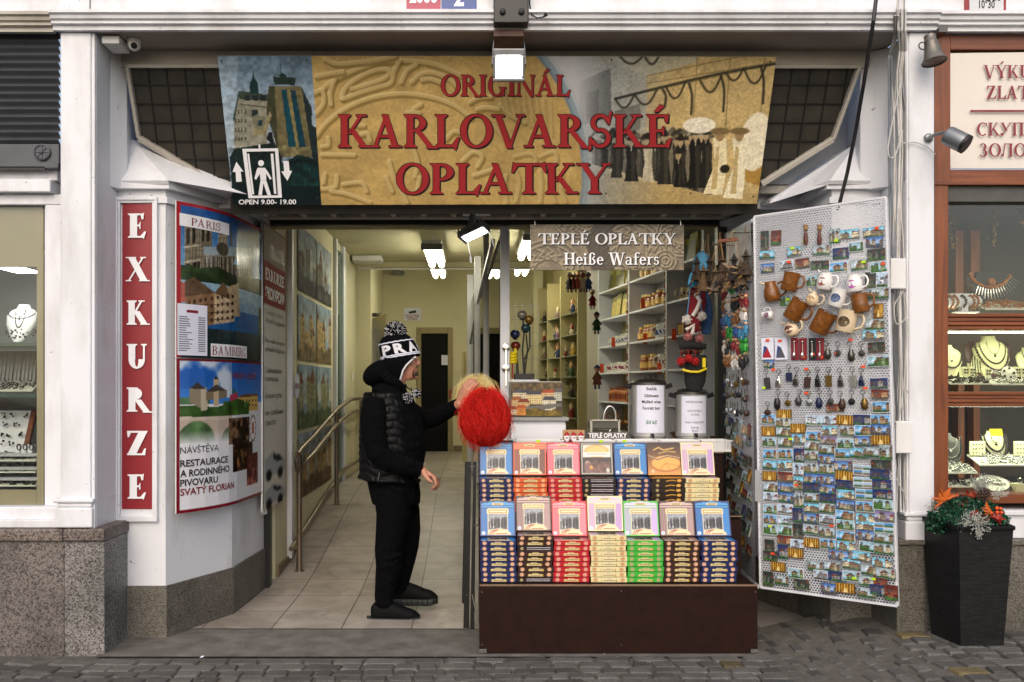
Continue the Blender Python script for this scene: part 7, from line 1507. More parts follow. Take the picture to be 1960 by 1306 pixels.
# ---- small goods on the narrow side panel: positions (t along from near to far, z)
GF = Frame(JB, (IB-JB).normalized(), (JT-JB).normalized(), Vector((-.97,-.23,0)).normalized()); GL = (IB-JB).length
rowsG = [(1.83,'figure',8),(1.73,'figure',10),(1.64,'figure',11),(1.55,'figure',11),(1.46,'figure',10),(1.36,'figure',9),(1.25,'key',10),(1.16,'key',10),(1.05,'key',9),(.93,'card',7),(.84,'card',7),(.74,'card',8),(.64,'card',7),(.53,'card',7),(.42,'card',5),(.31,'card',5),(.20,'card',4)]
FCOL = [('#2a5aa0','#d8b090'),('#2c9a34','#2c9a34'),('#8a1a1c','#e0b48c'),('#1a1a1e','#c8a078'),('#e0dcd4','#d8b090'),('#8a5a2c','#d8b088'),('#3a8ab4','#d8b090')]
fm_ = {}
for i, (z, kind, n) in enumerate(rowsG):
    for j in range(n):
        t = .05 + (GL-.12)*(j+.5)/n + random.uniform(-.02,.02); zz = z + random.uniform(-.02,.02); p = GF(t, zz, .018)
        if kind == 'figure':
            c = FCOL[(j//3 + i*2) % 7]
            if c not in fm_:
                q = MB(); q.lathe([(.014,-.06),(.016,-.05),(.011,-.02),(.006,-.012)], n=8); q.ball((0,0,0),.0125,8,6,1); q.ball((0,0,.009),(.012,.012,.008),8,5,0); q.tube([(.012,0,-.02),(.018,-.006,-.038)],.005,5); q.tube([(-.012,0,-.02),(-.018,-.006,-.038)],.005,5); q.tube([(0,0,.012),(0,0,.03)],.0015,4,2); q.tube([(.006,0,-.058),(.007,0,-.075)],.005,5); q.tube([(-.006,0,-.058),(-.007,0,-.075)],.005,5)
                fm_[c] = q.mesh('small_figure', [mat('fig_'+c[0][1:], c[0], .4, var=.25, scale=80), mat('figh_'+c[1][1:], c[1], .5, var=.2), M['steel']], shade=50)
            o = bpy.data.objects.new('small_figure', fm_[c]); COL.objects.link(o); o.location = p; o.rotation_euler = (0, random.uniform(-.15,.15), -1.2+random.uniform(-.3,.3)); tag(o, f"tiny hanging figure, {ORD[j]} from the street end in {ORD[i]} row of the side panel", 'figurine', 'small figures on the side panel')
        elif kind == 'key': keyring(p, Frame(p, -GF.ux, GF.uy, GF.n), KM[(j*2+i) % 3 if j % 3 else (3+j) % 8], random.uniform(.025,.045), (j+i) % 4, f"gilt or steel keyring, {ORD[j]} from the street end in {ORD[i]} row of the side panel", 'keyrings on the side panel')
        else:
            k = ['dark','orange','night','green','cream','dark','red'][(i*3+j*2) % 7]; o = bpy.data.objects.new('fridge_magnet', magnet_mesh(k, (i+j) % 3 == 0, (i+j) % 3)); COL.objects.link(o); o.matrix_world = Matrix.Translation(GF(t,zz,.004)) @ Matrix((-GF.ux, GF.uy, GF.n)).transposed().to_4x4(); tag(o, f"{MAGPAL[k][3]} magnet, {ORD[j]} from the street end in {ORD[i]} row of the side panel", 'magnet', 'magnets on the side panel')
# puppets hanging at the top of the side panel
PC = [('#3a2c22','#6a5238'),('#5a4630','#1e1a18'),('#2c2620','#8a6a44'),('#6a5a48','#4a5a7a'),('#4a3a2c','#1c1a1c'),('#7a6248','#3a2c24'),('#2a2422','#7a6a5a'),('#54442f','#28303c'),('#3c3026','#90785a')]
def puppet(px, py, Y, h, c, i):
    s_ = (Y+DC)/F; T = thing('hanging_puppet', f"ragged brown puppet, {ORD[i]} from left in the cluster atop the side panel", 'puppet', P(px,py,Y), 'puppets hanging at the top of the side panel'); r = random.Random(i); a = P(px,py,Y)
    m1, m2 = mat('puppet_cloth', c[0], .9, var=.5, scale=40), mat('puppet_cloth', c[1], .9, var=.5, scale=40); q = MB()
    q.ball(a+Vector((0,0,.01)), .017, 8, 6); q.lathe([(.03,.02),(.016,.03),(.0,.07)], a, 9); part('head', q, m1, T, shade=50); q = MB()
    q.lathe([(.040,-h*.75),(.034,-h*.5),(.02,-h*.2),(.012,0)], a, 9)
    for k in range(16):
        p = a + Vector((r.uniform(-.04,.04), r.uniform(-.03,.03), -h*r.uniform(.2,.8))); d = Vector((r.gauss(0,1),r.gauss(0,1),r.gauss(-.5,.8))).normalized(); q.add([p, p+d*.05+Vector((.012,0,.01)), p+d*.06-Vector((.012,.006,0)), p-d*.01+Vector((0,.012,0))], [(0,1,2),(0,2,3),(0,3,1),(1,3,2)], k % 2)
    part('dress', q, [m1, m2], T); q = MB(); q.tube([a+Vector((0,0,.03)), a+Vector((r.uniform(-.02,.02),0,.20))], .0012, 4); q.tube([a+Vector((-.03,0,-h*.3)), a+Vector((-.005,0,.2))], .001, 4); part('string', q, M['stick'], T)
    q = MB(); q.tube([a+Vector((-.05,-.02,-h*.9)), a+Vector((.05,.02,-h*.35))], .004, 5); part('broom', q, M['stick'], T)
for i, (px, py, Y, h) in enumerate(((1334,510,.9,.12),(1346,526,.75,.14),(1358,508,.8,.14),(1370,528,.62,.13),(1382,506,.6,.15),(1395,522,.5,.13),(1405,505,.45,.14),(1418,518,.40,.12),(1428,498,.36,.12))): puppet(px, py, Y, h, PC[i], i)
T = thing('marionette_cross', 'wooden marionette crossbar with cords hooked at the top of the side panel', 'puppet control', P(1392,462,.55)); q = MB(); q.beam(P(1375,462,.58), P(1412,458,.52), .014, .022, (0,0,1)); part('bar', q, M['wood_h'], T, bevel=.003); q = MB(); q.tube([P(1377,464,.58),P(1362,498,.6),P(1385,498,.55),P(1380,464,.57)],.003,5); q.tube([P(1408,462,.52),P(1415,498,.5)],.003,5); q.tube([P(1399,458,.55),P(1401,446,.56),P(1408,447,.6)],.002,5); part('cord', q, M['stick'], T)
for i, (px, py) in enumerate(((1402,446),(1425,446),(1350,468),(1364,470),(1378,470))):
    q = MB(); Y = (.5,.38,.95,.85,.75)[i]; x = 1.94; q.tube([Vector((PX(px,Y)+.09,Y,PZ(py,Y))),Vector((PX(px,Y),Y-.01,PZ(py,Y))),Vector((PX(px,Y),Y-.01,PZ(py-7,Y)))],.003,5); solo('panel_hook', q, M['dark_steel'], 'dark wire hook at the top of the side panel carrying puppets', 'hook', 'wire hooks on the side panel')
# ---- knitted hats hanging at the end of the side panel
def knit(c): return mat('knit', c, .9, var=.3, scale=70, bmp=.8, bscale=160, bd=.004)
def poms(T, pts, col, r, cord):
    for (px, py, Y, ptop) in pts:
        q = MB(); c = P(px,py,Y); rs = random.Random(px)
        q.ball(c, r*.8, 12, 8)
        for k in range(160):
            u = Vector((rs.gauss(0,1),rs.gauss(0,1),rs.gauss(0,1))).normalized(); q.tube([c+u*r*.6, c+u*r*rs.uniform(.95,1.12)], .0022, 3)
        part('pompom', q, col, T, shade=60); q = MB(); q.tube([P(*ptop), P(px,py-5,Y)], .003, 5); part('cord', q, cord, T)
Yk = 1.02; wl, rd, bl = mat('wool_white','#d6d0c8',.95,bmp=.6,bscale=200), knit('#7c1822'), knit('#4aa4d4')
T = thing('knitted_hat', 'light blue knitted hat with white pompoms on long cords hanging by the urns', 'hat', P(1335,520,Yk)); q = MB(); q.lathe([(.055,-.05),(.06,-.02),(.055,.03),(.035,.07),(.01,.09)], P(1343,507,Yk), 16); part('cap', q, bl, T, shade=60); q = MB(); q.tube([P(1340,520,Yk-.04),P(1328,535,Yk-.07),P(1320,548,Yk-.07)],[(.05,.02),(.045,.022),(.02,.012)],10); part('ear_flap', q, bl, T, shade=60); poms(T, [(1315,612,Yk-.06,(1321,548,Yk-.07)),(1343,605,Yk-.05,(1338,548,Yk-.05))], wl, .032, bl)
T = thing('knitted_hat', 'dark red patterned knitted hat with white lining and pompoms below the blue hat', 'hat', P(1335,600,Yk)); q = MB(); q.tube([P(1335,552,Yk),P(1334,580,Yk),P(1330,612,Yk),P(1325,635,Yk)],[(.055,.04),(.06,.045),(.052,.04),(.03,.03)],14); part('cap', q, rd, T, shade=60); q = MB(); q.tube([P(1330,562,Yk-.05),P(1340,576,Yk-.055),P(1334,592,Yk-.055),P(1326,605,Yk-.05)],.013,8); q.tube([P(1313,632,Yk-.05),P(1328,622,Yk-.05),P(1325,640,Yk-.05)],.014,8); part('lining', q, wl, T, shade=60); poms(T, [(1317,645,Yk-.06,(1322,612,Yk-.05)),(1339,648,Yk-.05,(1336,615,Yk-.05))], knit('#a86a68'), .028, rd)
T = thing('knitted_hat', 'black and grey knitted hat with yellow band and red pompoms, lowest in the hanging row', 'hat', P(1330,720,Yk)); q = MB(); q.tube([P(1300,664,Yk-.03),P(1320,660,Yk-.05),P(1350,664,Yk-.03)],[.02,.03,.02],10); q.tube([P(1332,680,Yk),P(1332,700,Yk),P(1330,730,Yk),P(1328,748,Yk)],[(.07,.05),(.075,.055),(.07,.05),(.05,.04)],16); part('cap', q, knit('#1a1a1c'), T, shade=60); q = MB(); q.tube([P(1306,708,Yk-.05),P(1322,712,Yk-.068),P(1338,712,Yk-.068),P(1352,706,Yk-.05)],.008,8); q.box(PX(1340,Yk),PX(1346,Yk),Yk-.066,Yk-.05,PZ(704,Yk),PZ(686,Yk)); part('yellow_band', q, M['yellow'], T); poms(T, [(1303,692,Yk-.06,(1305,668,Yk-.05)),(1318,686,Yk-.07,(1318,665,Yk-.05)),(1331,692,Yk-.06,(1328,665,Yk-.05))], knit('#b01e22'), .026, rd)
q = MB(); q.tube([P(1350,560,1.10),P(1352,600,1.10),P(1352,640,1.10)],[(.03,.03),(.045,.04),(.03,.03)],10); solo('knitted_glove', q, knit('#2a4a78'), 'dark blue knitted scarf bundle hanging behind the red hat', 'scarf', shade=60)
# ================================================================ MAN IN BLACK
YM = .845; SM = F/(YM+DC)
def Q(px, py, dy=0): return Vector(((px-VX)/SM, YM+dy, EZ+(VY-py)/SM))
def remesh(q, voxel, iters, fac=.5):
    me = q.mesh('tmp', []); o = bpy.data.objects.new('tmp', me); COL.objects.link(o)
    r = o.modifiers.new('r', 'REMESH'); r.mode = 'VOXEL'; r.voxel_size = voxel
    if iters: s = o.modifiers.new('s', 'SMOOTH'); s.iterations = iters; s.factor = fac
    bpy.context.view_layer.update(); dg = bpy.context.evaluated_depsgraph_get(); m2 = bpy.data.meshes.new_from_object(o.evaluated_get(dg))
    bpy.data.objects.remove(o); bpy.data.meshes.remove(me); m2.polygons.foreach_set('use_smooth', [True]*len(m2.polygons)); return m2
def rpart(name, me, m, parent, disp=None):
    off = WL[parent.name]; me.transform(Matrix.Translation(-off)); me.name = name; me.materials.clear(); me.materials.append(m); o = link(name, me, parent); WL[o.name] = off; return o
def sect(q, secs, n=20, bend=None):
    """secs: (px, py, half width in px, dy centre, half depth m) horizontal ellipses"""
    q.loft([[Q(px,py,dy) + Vector((hw/SM*math.cos(2*math.pi*j/n), hd*math.sin(2*math.pi*j/n), 0)) for j in range(n)] for px,py,hw,dy,hd in secs])
MAN = thing('person', 'man in black hooded vest and knitted bobble hat reaching out to touch the red wig', 'person', Q(755,1183,0))
# -- body: one continuous surface (mostly under the clothes)
q = MB()
sect(q, [(745,745,24,0,.13),(742,790,36,0,.15),(745,850,40,0,.15),(748,905,32,0,.12),(754,935,30,0,.11)])
for dy, pts in ((-.085,[(752,935,.07),(754,985,.07),(748,1045,.058),(744,1100,.05),(740,1140,.030),(741,1165,.024),(765,1178,.02)]),(.10,[(762,935,.07),(774,985,.07),(776,1045,.058),(768,1095,.048),(764,1120,.030),(766,1145,.024),(785,1155,.018)])):
    q.tube([Q(x,y,dy) for x,y,r in pts], [r for x,y,r in pts], 14)
q.tube([Q(752,750,0),Q(758,730,0),Q(764,712,0),Q(768,695,0)], [.075,.060,.056,.06], 14)            # neck
q.ball(Q(769,683,0), (.088,.075,.105), 20, 14)                                                       # skull
q.loft([[Q(cx,py,0)+Vector((hw/SM*math.cos(2*math.pi*j/18), hd*math.sin(2*math.pi*j/18), 0)) for j in range(18)] for cx,py,hw,hd in ((776,672,20,.062),(779,684,20.5,.064),(780,692,19.5,.063),(781,700,18.5,.060),(781,708,17.5,.055),(781,716,15.5,.047),(781,723,12.5,.038),(780,728,8,.026))])
q.loft([[Q(cx,py,0)+Vector((hw/SM*math.cos(2*math.pi*j/10), hd*math.sin(2*math.pi*j/10), 0)) for j in range(10)] for cx,py,hw,hd in ((796.5,683,2.2,.010),(798.5,688,3.2,.011),(800.5,693,4.0,.014),(801.0,696.5,4.2,.017),(799,699.5,3.2,.016))])   # nose
q.tube([Q(797,680,-.045),Q(799.5,679,-.025),Q(800,680,0),Q(799.5,679,.025),Q(797,680,.045)], .0085, 8)      # brow
q.tube([Q(797,704.5,-.020),Q(799.3,704,0),Q(797,704.5,.020)], .0060, 8); q.tube([Q(796.5,708.2,-.018),Q(798.6,708.4,0),Q(796.5,708.2,.018)], .0062, 8)   # lips
q.ball(Q(794,721,0), (.022,.026,.018), 10, 8)                                                          # chin
q.tube([Q(799.5,686,-.052),Q(797,688,-.054)], .010, 6); q.tube([Q(790,697,-.052),Q(784,692,-.060)], [.014,.012], 8)  # cheek
# arms
q.tube([Q(726,775,-.19),Q(728,825,-.215),Q(735,868,-.22),Q(770,882,-.205),Q(806,893,-.185),Q(813,895,-.18)], [.058,.052,.046,.042,.031,.030], 14)
q.tube([Q(755,775,.17),Q(788,800,.20),Q(822,806,.13),Q(852,790,.04),Q(877,775,-.05),Q(883,771,-.07)], [.055,.05,.045,.04,.030,.029], 14)
def hand(base, d, up, side, curls, scale=1.0):
    """palm along d, fingers fan across side, back of the hand towards up"""
    d, up, side = d.normalized(), up.normalized(), side.normalized(); L = .088*scale
    ring = lambda c, a, b: [c + side*(a*math.cos(2*math.pi*j/14)) + up*(b*math.sin(2*math.pi*j/14)) for j in range(14)]
    q.loft([ring(base - d*.02, .028*scale, .020*scale), ring(base + d*.01, .032*scale, .020*scale), ring(base + d*L*.55, .041*scale, .017*scale), ring(base + d*L, .040*scale, .014*scale)])
    for i, (o, l) in enumerate(((-.030,.066),(-.010,.076),(.010,.070),(.029,.054))):
        p = base + d*L*.93 + side*o*scale; dd = d.copy(); pts = [p - d*.012]; c = curls[i]; pts.append(p)
        ax = side
        for k, f in enumerate((.45,.32,.23)):
            dd = Matrix.Rotation(c[k], 3, ax) @ dd; p = p + dd*l*f*scale; pts.append(p)
        q.tube(pts, [.0095*scale,.0098*scale,.0088*scale,.0080*scale,.0062*scale], 9)
    tb = base + d*.018 - side*.030*scale; td = (d*.75 - side*.55 - up*.45).normalized(); q.tube([tb, tb+td*.03*scale, tb+(td+d*.35).normalized()*.058*scale, tb+(td*.7+d*.6).normalized()*.078*scale], [.015*scale,.013*scale,.0105*scale,.0075*scale], 10)
# near hand: relaxed, fingers curled down; rotation about 'side' curls towards the palm
hand(Q(812,895,-.18), Vector((.80,-.10,-.55)), Vector((.45,-.45,.75)), Vector((.25,.88,-.30)).normalized(), [(.75,1.0,.7),(.85,1.05,.7),(.9,1.1,.7),(.95,1.1,.7)], 1.28)
# far hand: raised, fingers spread up against the wig
hand(Q(881,772,-.06), Vector((.42,-.22,.88)), Vector((-.62,-.72,.25)), Vector((-.55,.62,.45)), [(.25,.3,.2),(.2,.3,.2),(.2,.3,.25),(.25,.35,.25)], 1.25)
me = remesh(q, .0042, 3); rpart('body', me, M['skin'], MAN)
# face details: eye, eyebrow, moustache and beard
q = MB(); q.ball(Q(794.5,685.5,-.030), (.011,.009,.0085), 10, 8); part('eye', q, M['ink_white'], MAN, shade=60)
q = MB(); q.ball(Q(796.6,686.2,-.034), .0055, 8, 6); part('iris', q, M['hair'], MAN.children[-1] if 0 else MAN, shade=60)
q = MB(); q.tube([Q(789,680.5,-.052),Q(795,678.5,-.046),Q(799.5,680.5,-.030)], [.0025,.0042,.003], 6); part('eyebrow', q, M['hair'], MAN)
q = MB(); q.tube([Q(794,683.8,-.041),Q(797.5,683.8,-.034)], .0035, 6); part('eyelid', q, M['skin'], MAN)
q = MB(); q.tube([Q(800,701.3,0),Q(797.5,702.3,-.020),Q(793.5,706,-.033),Q(792,712,-.035)], [.0045,.0058,.0045,.004], 7); q.tube([Q(800,701.3,0),Q(797.5,702.3,.020),Q(793.5,706,.033)], [.0045,.0055,.004], 7)
q.ball(Q(796,717,-.004), (.016,.026,.017), 10, 8); q.tube([Q(792,711,-.036),Q(791,718,-.034),Q(794,722,-.02)], [.004,.006,.007], 7); part('beard', q, mat('beard','#241a14',.8,var=.3,scale=120,bmp=.4,bscale=400), MAN, shade=60)
# -- trousers
q = MB()
q.tube([Q(752,898,0),Q(752,925,0)], [(.155,.165),(.165,.165)], 18) if 0 else sect(q, [(748,895,50,0,.165),(752,920,50,0,.17),(756,945,49,.01,.165),(758,965,46,.01,.15)])
q.tube([Q(x,y,dy) for x,y,dy,r in ((752,935,-.07,0),(755,985,-.085,0),(750,1020,-.088,0),(746,1050,-.088,0),(747,1080,-.088,0),(742,1105,-.086,0),(739,1128,-.085,0),(738,1146,-.085,0),(738,1156,-.085,0))], [.115,.108,.096,.088,.083,.073,.061,.056,.050], 18)
q.tube([Q(x,y,dy) for x,y,dy in ((758,935,.08),(772,985,.10),(776,1020,.105),(775,1050,.105),(770,1080,.105),(766,1105,.105),(763,1122,.105),(762,1134,.105),(763,1142,.105))], [.115,.102,.092,.084,.076,.066,.060,.056,.048], 18)
for k in range(7):   # gathered folds at the cuffs and the knee
    q.tube([Q(738+17*math.cos(a),1118+k*5+2*math.sin(a*2+k),-.085)+Vector((0,.056*math.sin(a),0)) for a in [i*math.pi/8 for i in range(17)]], .006, 5); q.tube([Q(763+17*math.cos(a),1106+k*4.5,.105)+Vector((0,.056*math.sin(a),0)) for a in [i*math.pi/8 for i in range(17)]], .005, 5)
for k, (x, y) in enumerate(((748,1040),(752,1058),(744,1072))): q.tube([Q(x-20,y+8,-.15),Q(x,y+2,-.178),Q(x+22,y-6,-.15)], .009, 6)
rpart('trousers', remesh(q, .007, 3), M['cloth_black'], MAN)
# -- hoodie: torso front, sleeves, hood
q = MB()
sect(q, [(745,742,26,0,.13),(748,760,42,0,.175),(752,785,50,0,.185),(757,820,55,0,.18),(760,855,57,0,.18),(758,885,54,0,.175),(754,908,48,0,.17)])
q.tube([Q(724,768,-.16),Q(721,800,-.215),Q(724,835,-.235),Q(731,862,-.24),Q(748,877,-.232),Q(775,885,-.215),Q(800,892,-.195),Q(810,895,-.188)], [.072,.080,.078,.074,.070,.062,.052,.046], 16)
q.tube([Q(758,768,.15),Q(785,795,.20),Q(812,806,.16),Q(832,801,.09),Q(855,788,.03),Q(870,779,-.02),Q(877,775,-.045)], [.075,.072,.066,.058,.052,.046,.042], 16)
for k in range(6): # sleeve creases
    a = Q(722+k*4,846+k*6,-.29); q.tube([a+Vector((-.045,.05,.02)),a+Vector((-.01,0,0)),a+Vector((.05,.02,-.025))], .010, 6)
for k in range(4): a = Q(770+k*9,872+k*4,-.268); q.tube([a+Vector((-.012,.03,.05)),a,a+Vector((.012,.03,-.05))], .009, 6)
for k in (): a = Q(806+k*13,800-k*5,.09-.03*k); q.tube([a+Vector((-.02,.03,.045)),a+Vector((0,-.005,0)),a+Vector((.012,.03,-.045))], .009, 6)
# hood bunched behind the neck
hr = Matrix.Rotation(R(-28), 3, 'Y')
q.ball(Q(727,714,0), (.118,.130,.078), 22, 14, 0, hr); q.ball(Q(745,748,0), (.115,.15,.06), 18, 10)
q.tube([Q(772,742,-.075),Q(764,736,-.105),Q(748,726,-.118),Q(735,712,-.10)], [.024,.032,.036,.03], 12); q.tube([Q(772,742,.075),Q(764,736,.105),Q(748,726,.118),Q(735,712,.10)], [.024,.032,.036,.03], 12)
me = remesh(q, .0065, 3); rpart('hoodie', me, M['cloth_black'], MAN)
# -- quilted vest
q = MB()
n = 40; rings = []
for px, py, hw, hd in ((738,752,40,.185),(742,775,50,.197),(744,810,55,.200),(746,850,58,.200),(747,885,58.5,.198),(746,908,57,.195),(745,917,54,.188)):
    row = []
    for j in range(n):
        a = 2*math.pi*j/n; x = hw*math.cos(a); x = min(x, hw*.88); row.append(Q(px+x, py+ (4*math.cos(a) if py > 900 else 0), 0) + Vector((0, hd*math.sin(a), 0)))
    rings.append(row)
q.loft(rings)
for py in (): 
    i = 0; q.tube([Q(744+ (54+ (py-772)*.03)*math.cos(a), py+3*math.sin(a*3), 0)+Vector((0,.197*math.sin(a),0)) for a in [math.pi*.28 + k*math.pi*1.44/20 for k in range(21)]], .012, 6)
q.tube([Q(745+56*math.cos(a),916+4*math.cos(a),0)+Vector((0,.19*math.sin(a),0)) for a in [k*math.pi/12 for k in range(25)]], .013, 8)
me = remesh(q, .0065, 4); vx = Q(745,850,0)
for v in me.vertices:
    a = math.atan2(v.co.y-vx.y, v.co.x-vx.x)*.2; zz = v.co.z + .012*math.sin(a*30) + .35*(v.co.x-vx.x)*.3; r_ = zz/.048; k = int(math.floor(r_)); d1 = min(r_-k, 1-r_+k)*.048; c_ = (a+.25*v.co.z)/.085 + .5*(k % 2); d2 = min(c_-math.floor(c_), 1-c_+math.floor(c_))*.085
    d = min(d1, d2); v.co += v.normal*(.007*min(1, d/.016)-.003)
rpart('quilted_vest', me, mat('quilted','#070708',.5,var=.3,scale=30,bmp=.5,bscale=45,bd=.008,spec=.2), MAN)
q = MB(); q.tube([Q(733,898,-.212),Q(730,914,-.213)], .004, 6); part('zip_pull', q, M['dark_steel'], MAN)
q = MB(); q.tube([Q(789,742,-.06),Q(792,770,-.07),Q(790,800,-.075)], .003, 5); part('hood_cord', q, M['cloth_black'], MAN)
# -- shoes
for nm, dx, dy0, yb in (('near',0,-.085,1188),('far',22,.105,1165)):
    q = MB(); s_ = 1.0 if nm == 'near' else .97; X = lambda x: 711 + (x-711)*s_ + dx*1.55
    q.loft([[Q(X(x), yb - h*.5 - base, dy0) + Vector((0, w*math.cos(2*math.pi*j/16), (h*.5/SM)*math.sin(2*math.pi*j/16))) for j in range(16)] for x,h,w,base in ((713,26,.024,7),(719,35,.037,6),(734,39,.042,6),(748,38,.044,6),(762,33,.046,6),(778,26,.048,6),(792,21,.044,7),(801,14,.032,8),(806,7,.016,9))])
    q.tube([Q(X(724),yb-26,dy0),Q(X(738),yb-34,dy0)], [.036,.040], 14)
    for k in range(5): q.tube([Q(X(750+k*6),yb-33+k*2.6,dy0-.03),Q(X(752+k*6),yb-37+k*2.6,dy0),Q(X(750+k*6),yb-33+k*2.6,dy0+.03)], .0045, 6)
    me = remesh(q, .0045, 2); o = rpart('shoe', me, mat('shoe_black','#08090b',.7,var=.4,scale=60,bmp=.6,bscale=160,spec=.15), MAN)
    q = MB(); q.loft([[Q(X(x),0,dy0)*1 + Vector((0, w*math.cos(2*math.pi*j/16), 0)) for j in (0,)] for x,w in ()]) if 0 else None
    out = [(709,.012),(714,.030),(728,.038),(745,.040),(765,.045),(785,.047),(798,.038),(806,.016)]; pts = [(X(x), w) for x, w in out] + [(X(x), -w) for x, w in out[::-1]]
    lift = lambda x: 3.5*smooth(785,808,x-dx*1.55) + (3 if x-dx*1.55 < 712 else 0)
    pts = [(X(709+97*i/26), (1 if not i % 3 else 1.12)*np.interp(709+97*i/26, *zip(*out))) for i in range(27)]; pts = pts + [(x, -w) for x, w in pts[::-1]]
    q.loft([[Q(x-(4*(1-abs(k-1)) if j in (0,53) else 0), yb - h - lift(x), dy0+w*k) for j, (x, w) in enumerate(pts)] for h, k in ((0,.92),(2,1.0),(8,1.03),(11,.97),(13,.9))]); part('sole', q, M['rubber'], o, bevel=.003)
# -- knitted hat
def hatk():
    m = mat('hat_knit', '#08090d', .95, var=.3, scale=60, bmp=.7, bscale=260, bd=.003, spec=.08); return m
hb = Vector((.985,0,.17)).normalized(); hz = Vector((-.17,0,.985)).normalized(); H0 = Q(767.5,684,0)
def hatp(a, h, r=1.0):   # a angle (0 = front), h height in m along the hat axis
    t = max(0, min(1, h/.145)); k = math.sqrt(max(0, 1 - (t*.93)**2.6)); rx, ry = .124*(.30+.70*k), .104*(.30+.70*k); lean = -.020*t; return H0 + hb*(rx*r*math.cos(a) + lean) + Vector((0, ry*r*math.sin(a), 0)) + hz*h
q = MB(); q.loft([[hatp(2*math.pi*j/32, h) for j in range(32)] for h in (-.012,.0,.02,.045,.07,.09,.11,.125,.137,.144)]); hat = part('hat', q, hatk(), MAN, shade=70)
q = MB()
for h, r in ((.004,1.02),(.014,1.02),(.098,1.03)): q.tube([hatp(2*math.pi*j/36, h + .003*(j%2), r) for j in range(37)], .0042, 5, cap=False)
part('pale_stripe', q, M['paper'], hat)
q = MB()
for i, c in enumerate('PRAGUE'):
    a0 = R(-126 + i*43); v, f = text_geo(c, .05); a = np.array(v); lo = a[:,0].min(); wd = a[:,0].max()-lo
    q.add([hatp(a0 + ((x-lo)/wd-.5)*R(35), .026 + y/.72*.060, 1.035) for x, y in v], f)
part('lettering', q, mat('hat_white','#cfd0d6',.9,bmp=.6,bscale=250), hat)
# ear flaps with white edge
for s in (-1, 1):
    q = MB(); n = 14; rows_ = []
    for k, (py, xa, xb) in enumerate(((686,738,795),(694,738,787),(702,741,778),(711,746,772),(720,752,769),(727,757,766))):
        rows_.append([Q(xa+(xb-xa)*j/n, py, s*(.098 - .0022*k*k*.5 - .016*abs(2*j/n-1)**2 + (.0))) for j in range(n+1)])
    q.add([p for r in rows_ for p in r], [(k*(n+1)+j, k*(n+1)+j+1, (k+1)*(n+1)+j+1, (k+1)*(n+1)+j) for k in range(5) for j in range(n)])
    o = part('ear_flap', q, bpy.data.materials['hat_knit'], hat, shade=70); sm = o.modifiers.new('thick','SOLIDIFY'); sm.thickness = .012; sm.offset = 0
    q = MB(); q.tube([Q(797,684,s*.075),Q(788,692,s*.092),Q(780,700,s*.098),Q(774,709,s*.096),Q(771,718,s*.088),Q(768,727,s*.075)], .0062, 7); part('white_edge', q, bpy.data.materials['hat_white'], hat, shade=60)
    q = MB(); q.tube([Q(764,728,s*.075),Q(772,742,s*.10),Q(782,757,s*.11)] if s < 0 else [Q(764,728,s*.075),Q(778,742,s*.06),Q(798,752,-.06)], .004, 6); part('cord', q, bpy.data.materials['hat_knit'], hat)
def pom(c, r, n, seed, parent):
    rs = random.Random(seed); q = MB(); q.ball(c, r*.72, 14, 10, 0)
    for k in range(n):
        u = Vector((rs.gauss(0,1),rs.gauss(0,1),rs.gauss(0,1))).normalized(); v = (u + Vector((rs.gauss(0,.25),rs.gauss(0,.25),rs.gauss(0,.25)))).normalized(); q.tube([c+u*r*.55, c+v*r*rs.uniform(.9,1.1)], .0024, 4, rs.choice([0,0,1]))
    part('pompom', q, [bpy.data.materials['hat_knit'], bpy.data.materials['hat_white']], parent)
pom(Q(757,636,0), .070, 900, 1, hat); pom(Q(783,762,-.125), .034, 300, 2, hat); pom(Q(799,753,-.075), .030, 300, 3, hat)
# ================================================================ JEWELLERY IN THE WINDOWS
M['bust_cream'] = mat('bust_cream', '#d8d6a8', .6, var=.04); M['bust_white'] = mat('bust_white', '#e4e4e6', .6, var=.03); M['bust_grey'] = mat('bust_grey', '#55554e', .6, var=.05)
M['garnet'] = mat('garnet', '#1c0a0e', .15, var=.5, scale=90); M['amber'] = mat('amber', '#a8641a', .15, var=.5, scale=60); M['silver'] = mat('silver', '#b8b6b0', .25, .9, var=.2, scale=60); M['plum'] = mat('plum', '#3a1c26', .5); M['tray_white'] = mat('tray_white', '#dcdcca', .6)
rj = random.Random(77)
def bust(name_l, px, py0, py1, Y, m, beads, group=None):
    s = (Y+DC)/F; c = P(px, py1, Y); h = (py1-py0)*s; T = thing('necklace_bust', name_l, 'jewellery bust', c); w = h*.42
    q = MB(); n = 18
    prof = [(0,.30,.10),(.15,.55,.12),(.45,.95,.15),(.70,1.0,.17),(.82,.78,.17),(.90,.42,.14),(.97,.36,.13),(1.0,.37,.13)]
    q.loft([[c + Vector((w*r*math.cos(2*math.pi*j/n), h*d*math.sin(2*math.pi*j/n) + h*.34*(t-.2), h*t)) for j in range(n)] for t, r, d in prof]); part('bust_form', q, M[m], T, shade=60)
    for kx, (k, r, bm, dz) in enumerate(beads):
        q = MB()
        for i in range(34):
            a = math.pi*(1.0 + i/33); x = math.cos(a)*w*k; z = .86*h + math.sin(a)*h*dz; t = z/h; d = .17*(.7+.3*t) ; q.ball(c + Vector((x, h*.34*(t-.2) - h*d*math.sqrt(max(.05, 1-(x/(w*1.02))**2)) - r*.4, z)), r, 6, 5)
        part('necklace', q, M[bm], T, shade=60)
    q = MB(); zz = .86*h - h*beads[0][3]; q.ball(c+Vector((0, h*.34*(zz/h-.2)-h*.155, zz-.012)), .010, 8, 6); part('pendant', q, M[beads[0][2]], T, shade=60); return T
